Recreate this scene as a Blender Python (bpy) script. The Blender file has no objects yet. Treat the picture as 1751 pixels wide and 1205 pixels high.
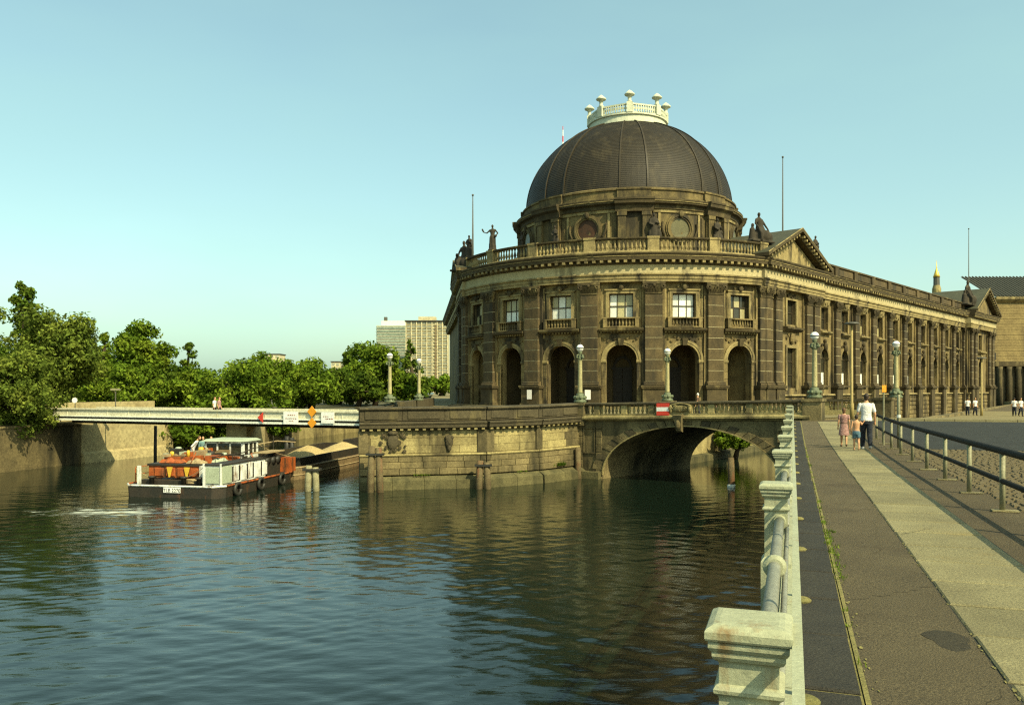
import bpy, math, random
import numpy as np
from mathutils import Matrix, Vector, noise as mnoise

random.seed(7)
RNG = np.random.default_rng(11)
S = bpy.context.scene
COL = S.collection
R = math.radians

# ------------------------------------------------------------------ camera, sky, sun, exposure
CAM_Z = 5.8
cd = bpy.data.cameras.new("camera")
cd.sensor_width = 36.0
cd.sensor_fit = 'HORIZONTAL'
cd.lens = 36.0 * 1400 / 1751
cd.shift_y = 62.5 / 1751
cd.clip_start = 0.1
cd.clip_end = 6000
cam = bpy.data.objects.new("camera", cd)
cam.location = (0, 0, CAM_Z)
cam.rotation_euler = (R(90), 0, 0)
COL.objects.link(cam)
S.camera = cam

SUN_TO = Vector((0.667, -0.806, 1.0)).normalized()
SUN_EL = math.asin(SUN_TO.z)
SUN_AZ = math.atan2(SUN_TO.x, SUN_TO.y)
world = bpy.data.worlds.new("World")
S.world = world
world.use_nodes = True
wn = world.node_tree.nodes
wl = world.node_tree.links
sky = wn.new('ShaderNodeTexSky')
sky.sky_type = 'NISHITA'
sky.sun_disc = False
sky.sun_elevation = SUN_EL
sky.sun_rotation = SUN_AZ
sky.air_density = 1.0
sky.dust_density = 2.4
sky.ozone_density = 0.9
tint = wn.new('ShaderNodeMix')
tint.data_type = 'RGBA'
tint.blend_type = 'MULTIPLY'
tint.inputs['Factor'].default_value = 1.0
tint.inputs['B'].default_value = (1.08, 1.22, 0.92, 1)
wl.new(sky.outputs[0], tint.inputs['A'])
veil = wn.new('ShaderNodeMix')          # thin even summer haze over the whole sky
veil.data_type = 'RGBA'
veil.inputs['Factor'].default_value = 0.40
veil.inputs['B'].default_value = (2.3, 3.9, 3.55, 1)
wtc = wn.new('ShaderNodeTexCoord')
wmp = wn.new('ShaderNodeMapping')
wmp.inputs['Scale'].default_value = (1.6, 1.6, 5.0)
wnz = wn.new('ShaderNodeTexNoise')
wnz.inputs['Scale'].default_value = 1.7
wnz.inputs['Detail'].default_value = 4.0
wmr = wn.new('ShaderNodeMapRange')      # uneven haze
wmr.inputs['From Min'].default_value = 0.3
wmr.inputs['From Max'].default_value = 0.7
wmr.inputs['To Min'].default_value = 0.20
wmr.inputs['To Max'].default_value = 0.42
wl.new(wtc.outputs['Generated'], wmp.inputs['Vector'])
wl.new(wmp.outputs['Vector'], wnz.inputs['Vector'])
wl.new(wnz.outputs['Fac'], wmr.inputs['Value'])
wl.new(wmr.outputs['Result'], veil.inputs['Factor'])
wl.new(tint.outputs['Result'], veil.inputs['A'])
wl.new(veil.outputs['Result'], wn['Background'].inputs['Color'])
wn['Background'].inputs['Strength'].default_value = 0.15

sd = bpy.data.lights.new("sun", 'SUN')
sd.energy = 4.9
sd.angle = R(0.55)
sd.color = (1.0, 0.905, 0.57)
sun = bpy.data.objects.new("sun", sd)
sun.rotation_euler = (-SUN_TO).to_track_quat('-Z', 'Y').to_euler()
sun.location = (30, -40, 60)
COL.objects.link(sun)

S.view_settings.view_transform = 'Standard'
S.view_settings.look = 'None'
S.view_settings.gamma = 1.0
S.view_settings.exposure = 0.5
S.view_settings.use_curve_mapping = False
S.render.engine = 'CYCLES'
S.cycles.use_denoising = False
S.cycles.pixel_filter_type = 'BLACKMAN_HARRIS'
S.cycles.filter_width = 1.25
S.cycles.sample_clamp_indirect = 4.0
S.cycles.max_bounces = 6

# ------------------------------------------------------------------ object helpers
W = {}


def link(o, parent=None, mw=None):
    mw = mw if mw is not None else Matrix.Identity(4)
    COL.objects.link(o)
    if parent is not None:
        o.parent = parent
        o.matrix_parent_inverse = W[parent.name].inverted()
    o.matrix_basis = mw
    W[o.name] = mw.copy()
    return o


def thing(name, label, cat, loc=(0, 0, 0), group=None, rz=0.0):
    o = bpy.data.objects.new(name, None)
    o.empty_display_size = 0.2
    link(o, None, Matrix.Translation(Vector(loc)) @ Matrix.Rotation(rz, 4, 'Z'))
    tag(o, label, cat, group)
    return o


def tag(o, label=None, cat=None, group=None, kind=None):
    if label: o["label"] = label
    if cat: o["category"] = cat
    if group: o["group"] = group
    if kind: o["kind"] = kind
    return o


def inst(name, mesh, parent, mw):
    return link(bpy.data.objects.new(name, mesh), parent, mw)


class MB:
    """collects geometry for ONE mesh"""

    def __init__(s):
        s.v = []
        s.f = []

    def add(s, vs, fs):
        b = len(s.v)
        s.v.extend(vs)
        s.f.extend([tuple(i + b for i in f) for f in fs])
        return s

    def box(s, x0, x1, y0, y1, z0, z1):
        vs = [(x, y, z) for z in (z0, z1) for y in (y0, y1) for x in (x0, x1)]
        return s.add(vs, [(0, 2, 3, 1), (4, 5, 7, 6), (0, 1, 5, 4), (2, 6, 7, 3), (0, 4, 6, 2), (1, 3, 7, 5)])

    def cbox(s, x0, x1, y0, y1, z0, z1, c=0.03):
        """box whose -w..+w (y1) outer face is chamfered by c"""
        vs = [(x0, y0, z0), (x1, y0, z0), (x1, y0, z1), (x0, y0, z1),
              (x0, y1 - c, z0), (x1, y1 - c, z0), (x1, y1 - c, z1), (x0, y1 - c, z1),
              (x0 + c, y1, z0 + c), (x1 - c, y1, z0 + c), (x1 - c, y1, z1 - c), (x0 + c, y1, z1 - c)]
        fs = [(3, 2, 1, 0), (0, 1, 5, 4), (1, 2, 6, 5), (2, 3, 7, 6), (3, 0, 4, 7),
              (4, 5, 9, 8), (5, 6, 10, 9), (6, 7, 11, 10), (7, 4, 8, 11), (8, 9, 10, 11)]
        return s.add(vs, fs)

    def lathe(s, prof, n=12, c=(0, 0), a0=0.0, a1=2 * math.pi, cap=True):
        full = abs(a1 - a0 - 2 * math.pi) < 1e-6
        m = n if full else n + 1
        vs = []
        for (r, z) in prof:
            for i in range(m):
                a = a0 + (a1 - a0) * i / n
                vs.append((c[0] + r * math.cos(a), c[1] + r * math.sin(a), z))
        fs = []
        for j in range(len(prof) - 1):
            for i in range(n):
                k = (i + 1) % m
                fs.append((j * m + i, j * m + k, (j + 1) * m + k, (j + 1) * m + i))
        if cap and full:
            if prof[0][0] > 1e-4: fs.append(tuple(reversed(range(m))))
            if prof[-1][0] > 1e-4: fs.append(tuple((len(prof) - 1) * m + i for i in range(m)))
        return s.add(vs, fs)

    def tube(s, pts, r, n=8, cap=True):
        pts = [Vector(p) for p in pts]
        rs = r if isinstance(r, (list, tuple)) else [r] * len(pts)
        vs, fs = [], []
        prev = None
        for i, p in enumerate(pts):
            d = (pts[min(i + 1, len(pts) - 1)] - pts[max(i - 1, 0)])
            if d.length < 1e-9: d = Vector((0, 0, 1))
            d.normalize()
            ref = Vector((0, 0, 1)) if abs(d.z) < 0.9 else Vector((0, 1, 0))
            if prev is None:
                x = d.cross(ref).normalized()
            else:
                x = (prev - d * prev.dot(d))
                x = x.normalized() if x.length > 1e-6 else d.cross(ref).normalized()
            prev = x
            y = d.cross(x)
            for k in range(n):
                a = 2 * math.pi * k / n
                vs.append(tuple(p + (x * math.cos(a) + y * math.sin(a)) * rs[i]))
        for i in range(len(pts) - 1):
            for k in range(n):
                k2 = (k + 1) % n
                fs.append((i * n + k, i * n + k2, (i + 1) * n + k2, (i + 1) * n + k))
        if cap:
            fs.append(tuple(reversed(range(n))))
            fs.append(tuple((len(pts) - 1) * n + k for k in range(n)))
        return s.add(vs, fs)

    def ell(s, c, rx, ry, rz, n=10, m=7):
        vs, fs = [], []
        for j in range(m + 1):
            t = math.pi * j / m
            for i in range(n):
                a = 2 * math.pi * i / n
                vs.append((c[0] + rx * math.sin(t) * math.cos(a), c[1] + ry * math.sin(t) * math.sin(a), c[2] - rz * math.cos(t)))
        for j in range(m):
            for i in range(n):
                k = (i + 1) % n
                fs.append((j * n + i, j * n + k, (j + 1) * n + k, (j + 1) * n + i))
        return s.add(vs, fs)

    def etube(s, rings, n=12):
        """rings: (center, rx, ry) horizontal ellipses lofted"""
        vs, fs = [], []
        for (c, rx, ry) in rings:
            for i in range(n):
                a = 2 * math.pi * i / n
                vs.append((c[0] + rx * math.cos(a), c[1] + ry * math.sin(a), c[2]))
        for j in range(len(rings) - 1):
            for i in range(n):
                k = (i + 1) % n
                fs.append((j * n + i, j * n + k, (j + 1) * n + k, (j + 1) * n + i))
        fs.append(tuple(reversed(range(n))))
        fs.append(tuple((len(rings) - 1) * n + i for i in range(n)))
        return s.add(vs, fs)

    def sweep(s, prof, us):
        """closed profile [(w,z)] extruded along u; verts as (u,w,z)"""
        n = len(prof)
        vs = [(u, w, z) for u in us for (w, z) in prof]
        fs = []
        for j in range(len(us) - 1):
            for i in range(n):
                k = (i + 1) % n
                fs.append((j * n + i, (j + 1) * n + i, (j + 1) * n + k, j * n + k))
        fs.append(tuple(range(n)))
        fs.append(tuple(reversed([(len(us) - 1) * n + i for i in range(n)])))
        return s.add(vs, fs)

    def prism(s, poly, z0, z1):
        n = len(poly)
        vs = [(x, y, z0) for x, y in poly] + [(x, y, z1) for x, y in poly]
        fs = [tuple(reversed(range(n))), tuple(range(n, 2 * n))]
        fs += [(i, (i + 1) % n, n + (i + 1) % n, n + i) for i in range(n)]
        return s.add(vs, fs)

    def plate(s, poly, w0, w1):
        """polygon in (u,z) extruded along w"""
        n = len(poly)
        vs = [(u, w1, z) for u, z in poly] + [(u, w0, z) for u, z in poly]
        fs = [tuple(range(n)), tuple(reversed(range(n, 2 * n)))]
        fs += [(i, n + i, n + (i + 1) % n, (i + 1) % n) for i in range(n)]
        return s.add(vs, fs)

    def map(s, f):
        s.v = [tuple(f(*p)) for p in s.v]
        return s

    def merge(s, o):
        return s.add(o.v, o.f)

    def mesh(s, name, mat, smooth=False):
        me = bpy.data.meshes.new(name)
        me.from_pydata(s.v, [], s.f)
        me.materials.append(mat)
        if smooth:
            me.shade_smooth()
        me.update()
        return me

    def build(s, name, mat, parent=None, smooth=False, mw=None):
        return link(bpy.data.objects.new(name, s.mesh(name, mat, smooth)), parent, mw)


def seg_frame(p, q, z0=0.0):
    """u along p->q, w to the right-hand outside (towards -normal), z up"""
    p = Vector((p[0], p[1], 0)); q = Vector((q[0], q[1], 0))
    d = (q - p); L = d.length; d.normalize()
    n = Vector((d.y, -d.x, 0))

    def f(u, w, z):
        return (p.x + d.x * u + n.x * w, p.y + d.y * u + n.y * w, z + z0)
    M = Matrix(((d.x, n.x, 0, p.x), (d.y, n.y, 0, p.y), (0, 0, 1, z0), (0, 0, 0, 1)))
    return f, L, M


def wall_open(mb, u0, u1, z0, z1, ops, depth, step=0.8):
    """front face at w=0 with openings (uc,w,zb,zs,arch) and reveals going to w=-depth.
    arch True: semicircle on top of zs"""
    us = {u0, u1}
    n = max(1, int((u1 - u0) / step))
    for i in range(n + 1): us.add(u0 + (u1 - u0) * i / n)
    for (uc, w, zb, zs, arch) in ops:
        us.add(uc - w / 2); us.add(uc + w / 2)
        if arch:
            for i in range(1, 16):
                us.add(uc - w / 2 * math.cos(math.pi * i / 16))
    us = sorted(us)
    us = [u for i, u in enumerate(us) if i == 0 or u - us[i - 1] > 1e-5]

    def top(op, u):
        uc, w, zb, zs, arch = op
        if not arch: return zs
        t = max(0.0, (w / 2) ** 2 - (u - uc) ** 2)
        return zs + math.sqrt(t)
    for a, b in zip(us[:-1], us[1:]):
        m = (a + b) / 2
        act = sorted([o for o in ops if abs(m - o[0]) < o[1] / 2], key=lambda o: o[2])
        la = lb = z0
        for o in act:
            if o[2] > z0 + 1e-4:
                mb.add([(a, 0, la), (b, 0, lb), (b, 0, o[2]), (a, 0, o[2])], [(0, 1, 2, 3)])
            la, lb = top(o, a), top(o, b)
            mb.add([(a, 0, la), (b, 0, lb), (b, -depth, lb), (a, -depth, la)], [(0, 1, 2, 3)])
            mb.add([(a, 0, o[2]), (b, 0, o[2]), (b, -depth, o[2]), (a, -depth, o[2])], [(3, 2, 1, 0)])
        mb.add([(a, 0, la), (b, 0, lb), (b, 0, z1), (a, 0, z1)], [(0, 1, 2, 3)])
    for (uc, w, zb, zs, arch) in ops:
        for sgn in (-1, 1):
            u = uc + sgn * w / 2
            mb.add([(u, 0, zb), (u, -depth, zb), (u, -depth, zs), (u, 0, zs)], [(0, 1, 2, 3)])
    return mb


def arch_ring(mb, uc, zs, r0, r1, w0, w1, n=16, a0=0.0, a1=math.pi):
    """half ring solid between r0,r1 and w0,w1"""
    vs, fs = [], []
    for i in range(n + 1):
        a = a0 + (a1 - a0) * i / n
        c, s_ = math.cos(a), math.sin(a)
        for (r, w) in ((r0, w0), (r0, w1), (r1, w1), (r1, w0)):
            vs.append((uc + r * c, w, zs + r * s_))
    for i in range(n):
        for k in range(4):
            k2 = (k + 1) % 4
            fs.append((i * 4 + k, i * 4 + k2, (i + 1) * 4 + k2, (i + 1) * 4 + k))
    fs += [(0, 3, 2, 1), (n * 4, n * 4 + 1, n * 4 + 2, n * 4 + 3)]
    return mb.add(vs, fs)


# ------------------------------------------------------------------ materials
def newmat(name):
    m = bpy.data.materials.new(name)
    m.use_nodes = True
    nt = m.node_tree
    return m, nt.nodes, nt.links, nt.nodes['Principled BSDF']


def rgba(c): return (c[0], c[1], c[2], 1.0)


def noise_mat(name, c1, c2, scale=1.0, rough=0.85, bump=0.0, bscale=None, soot=None, soot_amt=0.5, soot_scale=0.25,
              streak=True, rnd=0.0, metallic=0.0, spec=0.3, detail=6.0, blotch=0.5, grain=None, gamt=0.34):
    """two colours mixed by noise, optional dark weathering patches/streaks, per-object value variation"""
    m, N, L, P = newmat(name)
    P.inputs['Roughness'].default_value = rough
    P.inputs['Metallic'].default_value = metallic
    P.inputs['Specular IOR Level'].default_value = spec
    geo = N.new('ShaderNodeNewGeometry')
    pos = geo.outputs['Position']

    def tex(sc, vec, det=detail, ro=0.6):
        t = N.new('ShaderNodeTexNoise')
        t.inputs['Scale'].default_value = sc
        t.inputs['Detail'].default_value = det
        t.inputs['Roughness'].default_value = ro
        L.new(vec, t.inputs['Vector'])
        return t.outputs['Fac']

    def ramp(fac, a, b):
        r = N.new('ShaderNodeMapRange')
        r.inputs['From Min'].default_value = a
        r.inputs['From Max'].default_value = b
        L.new(fac, r.inputs['Value'])
        return r.outputs['Result']

    def mix(fac, a, b, mode='MIX'):
        x = N.new('ShaderNodeMix')
        x.data_type = 'RGBA'
        x.blend_type = mode
        if isinstance(fac, float): x.inputs['Factor'].default_value = fac
        else: L.new(fac, x.inputs['Factor'])
        for sock, val in (('A', a), ('B', b)):
            if isinstance(val, tuple): x.inputs[sock].default_value = rgba(val)
            else: L.new(val, x.inputs[sock])
        return x.outputs['Result']
    n1 = tex(scale, pos)
    col = mix(ramp(n1, 0.5 - blotch / 2, 0.5 + blotch / 2), c1, c2)
    fine = tex(grain or scale * 9, pos, 4.0, 0.7)
    g = N.new('ShaderNodeMapRange')
    g.inputs['From Min'].default_value = 0.3
    g.inputs['From Max'].default_value = 0.7
    g.inputs['To Min'].default_value = 1 - gamt
    g.inputs['To Max'].default_value = 1 + gamt
    L.new(fine, g.inputs['Value'])
    comb = N.new('ShaderNodeCombineColor')
    for i in range(3): L.new(g.outputs['Result'], comb.inputs[i])
    col = mix(1.0, col, comb.outputs[0], 'MULTIPLY')
    if soot is not None:
        mp = N.new('ShaderNodeMapping')
        mp.inputs['Scale'].default_value = (1, 1, 0.28 if streak else 1.0)
        L.new(pos, mp.inputs['Vector'])
        n2 = tex(soot_scale, mp.outputs['Vector'], 8.0, 0.65)
        lo = 0.62 - 0.32 * soot_amt
        col = mix(ramp(n2, lo, lo + 0.16), col, soot)
    if rnd > 0:
        oi = N.new('ShaderNodeObjectInfo')
        h = N.new('ShaderNodeHueSaturation')
        mr = N.new('ShaderNodeMapRange')
        mr.inputs['To Min'].default_value = 1 - rnd
        mr.inputs['To Max'].default_value = 1 + rnd
        L.new(oi.outputs['Random'], mr.inputs['Value'])
        L.new(mr.outputs['Result'], h.inputs['Value'])
        L.new(col, h.inputs['Color'])
        col = h.outputs['Color']
    L.new(col, P.inputs['Base Color'])
    if bump > 0:
        b = N.new('ShaderNodeBump')
        b.inputs['Strength'].default_value = bump
        b.inputs['Distance'].default_value = 0.05
        L.new(tex(bscale or scale * 5, pos, 8.0, 0.7), b.inputs['Height'])
        L.new(b.outputs['Normal'], P.inputs['Normal'])
    return m


SOOT = (0.035, 0.028, 0.016)
MT = {}
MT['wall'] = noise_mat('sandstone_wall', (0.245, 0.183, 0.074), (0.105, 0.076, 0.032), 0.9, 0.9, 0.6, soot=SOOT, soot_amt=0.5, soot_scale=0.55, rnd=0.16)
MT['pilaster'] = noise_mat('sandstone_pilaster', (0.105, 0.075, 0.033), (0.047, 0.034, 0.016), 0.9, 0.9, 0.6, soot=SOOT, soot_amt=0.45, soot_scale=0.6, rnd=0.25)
MT['light'] = noise_mat('sandstone_light', (0.32, 0.25, 0.108), (0.175, 0.132, 0.055), 1.1, 0.9, 0.5, soot=SOOT, soot_amt=0.42, soot_scale=0.7, rnd=0.08)
MT['frieze'] = noise_mat('frieze_cream', (0.42, 0.355, 0.19), (0.32, 0.26, 0.13), 1.2, 0.9, 0.4, soot=(0.07, 0.055, 0.028), soot_amt=0.22, soot_scale=0.7)
MT['mortar'] = noise_mat('mortar_pale', (0.50, 0.44, 0.26), (0.38, 0.32, 0.17), 3.0, 0.95, 0.2)
MT['dark'] = noise_mat('sandstone_soot', (0.082, 0.060, 0.026), (0.034, 0.026, 0.013), 1.1, 0.9, 0.6, soot=(0.20, 0.155, 0.065), soot_amt=0.25, soot_scale=0.7, rnd=0.1)
MT['drum'] = noise_mat('sandstone_drum', (0.19, 0.142, 0.055), (0.078, 0.056, 0.024), 1.0, 0.9, 0.6, soot=SOOT, soot_amt=0.58, soot_scale=0.5, rnd=0.1)
MT['statue'] = noise_mat('statue_stone', (0.05, 0.04, 0.026), (0.025, 0.02, 0.013), 1.5, 0.9, 0.3, soot=(0.14, 0.11, 0.06), soot_amt=0.08, soot_scale=1.0)
MT['slate'] = noise_mat('dome_slate', (0.027, 0.0195, 0.008), (0.015, 0.0108, 0.005), 1.4, 0.62, 0.6, bscale=9.0, soot=(0.05, 0.037, 0.017), soot_amt=0.3, soot_scale=0.8, spec=0.35)
MT['copper'] = noise_mat('verdigris_pale', (0.58, 0.57, 0.42), (0.42, 0.44, 0.32), 1.5, 0.7, 0.15, soot=(0.2, 0.22, 0.14), soot_amt=0.12, soot_scale=1.5)
MT['rail_trim'] = noise_mat('dome_flashing', (0.05, 0.037, 0.019), (0.027, 0.02, 0.011), 2.0, 0.5)
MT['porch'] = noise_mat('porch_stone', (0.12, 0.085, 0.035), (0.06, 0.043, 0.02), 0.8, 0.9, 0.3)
MT['door'] = noise_mat('dark_oak', (0.03, 0.022, 0.013), (0.018, 0.013, 0.008), 3.0, 0.6)
MT['winframe'] = noise_mat('window_frame_brown', (0.05, 0.037, 0.02), (0.035, 0.025, 0.014), 3.0, 0.6)
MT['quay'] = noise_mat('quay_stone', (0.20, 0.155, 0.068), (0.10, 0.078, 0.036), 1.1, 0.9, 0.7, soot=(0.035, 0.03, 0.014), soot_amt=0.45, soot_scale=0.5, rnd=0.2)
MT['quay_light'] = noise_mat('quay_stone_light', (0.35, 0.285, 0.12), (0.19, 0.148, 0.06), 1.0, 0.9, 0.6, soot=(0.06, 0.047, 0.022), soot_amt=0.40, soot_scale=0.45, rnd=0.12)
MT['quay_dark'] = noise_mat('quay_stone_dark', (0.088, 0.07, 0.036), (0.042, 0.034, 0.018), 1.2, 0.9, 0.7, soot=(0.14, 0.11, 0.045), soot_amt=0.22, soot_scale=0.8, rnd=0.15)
MT['bankstone'] = noise_mat('bank_stone', (0.15, 0.115, 0.05), (0.07, 0.055, 0.025), 0.8, 0.9, 0.7, soot=(0.03, 0.026, 0.013), soot_amt=0.6, soot_scale=0.5, rnd=0.2)
MT['moss'] = noise_mat('quay_foot_moss', (0.125, 0.108, 0.045), (0.06, 0.052, 0.022), 1.2, 0.9, 0.6, soot=(0.04, 0.038, 0.016), soot_amt=0.4, soot_scale=0.8, rnd=0.15)
MT['concrete'] = noise_mat('abutment_concrete', (0.40, 0.33, 0.16), (0.27, 0.21, 0.10), 0.4, 0.9, 0.35, soot=(0.16, 0.12, 0.06), soot_amt=0.25, soot_scale=0.3)
MT['girder'] = noise_mat('girder_cream', (0.60, 0.57, 0.41), (0.50, 0.47, 0.33), 0.8, 0.7, 0.1, soot=(0.42, 0.38, 0.22), soot_amt=0.14, soot_scale=0.6)
MT['girder_w'] = noise_mat('girder_white', (0.78, 0.78, 0.66), (0.66, 0.66, 0.54), 1.0, 0.6)
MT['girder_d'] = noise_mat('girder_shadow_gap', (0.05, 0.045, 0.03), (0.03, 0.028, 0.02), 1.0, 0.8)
MT['path_asphalt'] = noise_mat('path_asphalt', (0.128, 0.10, 0.053), (0.085, 0.066, 0.036), 0.9, 0.95, 0.9, bscale=60, grain=70, gamt=0.6, soot=(0.075, 0.056, 0.03), soot_amt=0.22, soot_scale=0.7, streak=False)
MT['path_asphalt2'] = noise_mat('path_asphalt_worn', (0.11, 0.084, 0.043), (0.072, 0.055, 0.029), 1.1, 0.95, 0.9, bscale=60, grain=60, gamt=0.6, soot=(0.085, 0.062, 0.034), soot_amt=0.3, soot_scale=0.9, streak=False)
MT['patch'] = noise_mat('asphalt_patch', (0.06, 0.05, 0.03), (0.035, 0.029, 0.018), 3.0, 0.95, 0.8, bscale=60)
MT['slab'] = noise_mat('path_slab', (0.235, 0.205, 0.105), (0.155, 0.133, 0.068), 1.6, 0.9, 0.6, bscale=45, grain=50, gamt=0.4, soot=(0.2, 0.16, 0.07), soot_amt=0.2, soot_scale=1.2, streak=False, rnd=0.16)
MT['granite'] = noise_mat('granite_dark_slab', (0.04, 0.035, 0.024), (0.022, 0.019, 0.014), 3.5, 0.75, 0.6, bscale=40, grain=60, gamt=0.6, soot=(0.17, 0.145, 0.08), soot_amt=-0.16, soot_scale=14.0, streak=False, rnd=0.15)
MT['joint'] = noise_mat('sandy_joint', (0.25, 0.205, 0.075), (0.12, 0.115, 0.035), 5.0, 0.95, 0.6, bscale=30)
MT['asphalt'] = noise_mat('road_asphalt', (0.028, 0.028, 0.023), (0.02, 0.02, 0.017), 0.5, 0.85, 0.7, bscale=40)
MT['cobble'] = noise_mat('cobble_granite', (0.125, 0.096, 0.045), (0.07, 0.053, 0.027), 4.0, 0.85, 0.5, bscale=30, rnd=0.1)
MT['paving'] = noise_mat('square_paving', (0.21, 0.17, 0.075), (0.14, 0.11, 0.048), 0.6, 0.9, 0.4)
MT['paint'] = noise_mat('railing_cream_paint', (0.36, 0.365, 0.235), (0.28, 0.28, 0.175), 3.0, 0.45, 0.25, bscale=18, grain=40, gamt=0.16, soot=(0.20, 0.125, 0.05), soot_amt=0.08, soot_scale=7.0, spec=0.3)
MT['pipe'] = noise_mat('railing_pipe_grey', (0.22, 0.22, 0.165), (0.15, 0.15, 0.115), 5.0, 0.42, 0.15, bscale=25, soot=(0.22, 0.12, 0.05), soot_amt=0.05, soot_scale=6.0, spec=0.5)
MT['rail_dark'] = noise_mat('rail_dark_paint', (0.022, 0.021, 0.017), (0.014, 0.013, 0.011), 4.0, 0.75, 0.1, spec=0.12)
MT['post_light'] = noise_mat('rail_post_paint', (0.25, 0.235, 0.135), (0.17, 0.16, 0.095), 4.0, 0.55, 0.1)
MT['lamp_stone'] = noise_mat('lamp_column_stone', (0.40, 0.355, 0.18), (0.29, 0.25, 0.12), 1.5, 0.8, 0.2, soot=(0.2, 0.17, 0.09), soot_amt=0.2, soot_scale=1.0)
MT['bronze'] = noise_mat('bronze_green', (0.15, 0.175, 0.095), (0.05, 0.058, 0.03), 5.0, 0.6, 0.3, soot=(0.33, 0.36, 0.22), soot_amt=0.12, soot_scale=5.0, streak=False)
MT['globe'] = noise_mat('lamp_globe_white', (0.82, 0.80, 0.74), (0.78, 0.76, 0.70), 2.0, 0.25, spec=0.5)
MT['iron'] = noise_mat('dark_iron', (0.035, 0.033, 0.025), (0.022, 0.02, 0.016), 3.0, 0.5)
MT['rust'] = noise_mat('rusty_timber', (0.16, 0.125, 0.06), (0.08, 0.055, 0.026), 3.0, 0.9, 0.7, soot=(0.17, 0.07, 0.03), soot_amt=0.3, soot_scale=2.5)
MT['timber'] = noise_mat('grey_timber', (0.30, 0.28, 0.16), (0.19, 0.16, 0.085), 2.5, 0.9, 0.7, soot=(0.07, 0.06, 0.03), soot_amt=0.2, soot_scale=2.0)
MT['hull'] = noise_mat('hull_black', (0.022, 0.022, 0.017), (0.04, 0.03, 0.02), 1.5, 0.55, 0.2, soot=(0.11, 0.05, 0.02), soot_amt=0.1, soot_scale=2.0)
MT['barge'] = noise_mat('barge_rusty_brown', (0.22, 0.155, 0.075), (0.12, 0.082, 0.04), 0.9, 0.75, 0.25, soot=(0.15, 0.065, 0.025), soot_amt=0.3, soot_scale=1.0)
MT['rub'] = noise_mat('barge_rub_rail', (0.36, 0.28, 0.14), (0.22, 0.15, 0.08), 2.0, 0.8, 0.2)
MT['orange'] = noise_mat('red_lead_paint', (0.42, 0.105, 0.02), (0.25, 0.055, 0.014), 2.5, 0.6, 0.3, soot=(0.07, 0.035, 0.016), soot_amt=0.42, soot_scale=2.2)
MT['white_paint'] = noise_mat('boat_white_paint', (0.70, 0.70, 0.62), (0.50, 0.51, 0.44), 2.5, 0.55, 0.2, soot=(0.17, 0.09, 0.04), soot_amt=0.36, soot_scale=2.2)
MT['green_panel'] = noise_mat('boat_grey_green', (0.36, 0.40, 0.28), (0.28, 0.31, 0.21), 2.0, 0.6)
MT['yellow'] = noise_mat('boat_yellow', (0.62, 0.40, 0.04), (0.5, 0.3, 0.03), 3.0, 0.5)
MT['sand'] = noise_mat('sand_load', (0.46, 0.345, 0.155), (0.34, 0.25, 0.105), 1.5, 0.95, 0.6, bscale=12)
MT['glass'] = noise_mat('window_glass_dark', (0.022, 0.022, 0.016), (0.035, 0.032, 0.02), 1.0, 0.08, spec=0.5)
MT['blind'] = noise_mat('glass_over_white_blind', (0.78, 0.77, 0.66), (0.70, 0.69, 0.58), 1.2, 0.18, spec=0.5, rnd=0.22)  # white blinds; the per-pane value spread paints in uneven reflections
MT['blind2'] = noise_mat('glass_ochre_blind_reflection', (0.42, 0.37, 0.19), (0.30, 0.26, 0.13), 1.2, 0.18, spec=0.5, rnd=0.2)  # ochre blinds, also painted reflection differences among the white panes
MT['oculus_red'] = noise_mat('oculus_boarding', (0.075, 0.032, 0.014), (0.03, 0.02, 0.011), 1.5, 0.7)
MT['oculus_grey'] = noise_mat('oculus_glass_dusty', (0.13, 0.115, 0.05), (0.08, 0.072, 0.035), 1.2, 0.35)
MT['red'] = noise_mat('sign_red', (0.60, 0.055, 0.03), (0.52, 0.045, 0.025), 3.0, 0.5)
MT['sign_white'] = noise_mat('sign_white', (0.80, 0.79, 0.72), (0.74, 0.73, 0.66), 2.0, 0.5)
MT['sign_orange'] = noise_mat('sign_orange', (0.72, 0.30, 0.018), (0.66, 0.26, 0.016), 3.0, 0.5)
MT['paper'] = noise_mat('poster_paper', (0.80, 0.74, 0.66), (0.76, 0.70, 0.62), 3.0, 0.8)
MT['roof_green'] = noise_mat('roof_lead_green', (0.065, 0.064, 0.036), (0.04, 0.04, 0.023), 0.8, 0.7, 0.2)
MT['brickpale'] = noise_mat('pale_ashlar', (0.25, 0.185, 0.075), (0.16, 0.115, 0.048), 0.4, 0.9, 0.3, soot=(0.11, 0.08, 0.04), soot_amt=0.3, soot_scale=0.25)
MT['tower'] = noise_mat('tower_panel_pale', (0.52, 0.45, 0.27), (0.45, 0.39, 0.23), 0.05, 0.8)
MT['tower2'] = noise_mat('tower_panel_green', (0.46, 0.53, 0.42), (0.40, 0.46, 0.37), 0.05, 0.8)
MT['tower_win'] = noise_mat('tower_window_strip', (0.33, 0.33, 0.24), (0.27, 0.27, 0.2), 0.1, 0.3)
MT['gold'] = noise_mat('gilding', (0.75, 0.52, 0.10), (0.62, 0.42, 0.07), 3.0, 0.4, metallic=0.4)
MT['pole'] = noise_mat('pole_grey', (0.10, 0.095, 0.075), (0.07, 0.066, 0.05), 3.0, 0.5)
MT['pole_ochre'] = noise_mat('pole_ochre', (0.33, 0.25, 0.09), (0.24, 0.18, 0.065), 3.0, 0.6)
MT['earth'] = noise_mat('bank_earth', (0.10, 0.085, 0.04), (0.06, 0.06, 0.025), 0.4, 0.95, 0.4)
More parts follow.
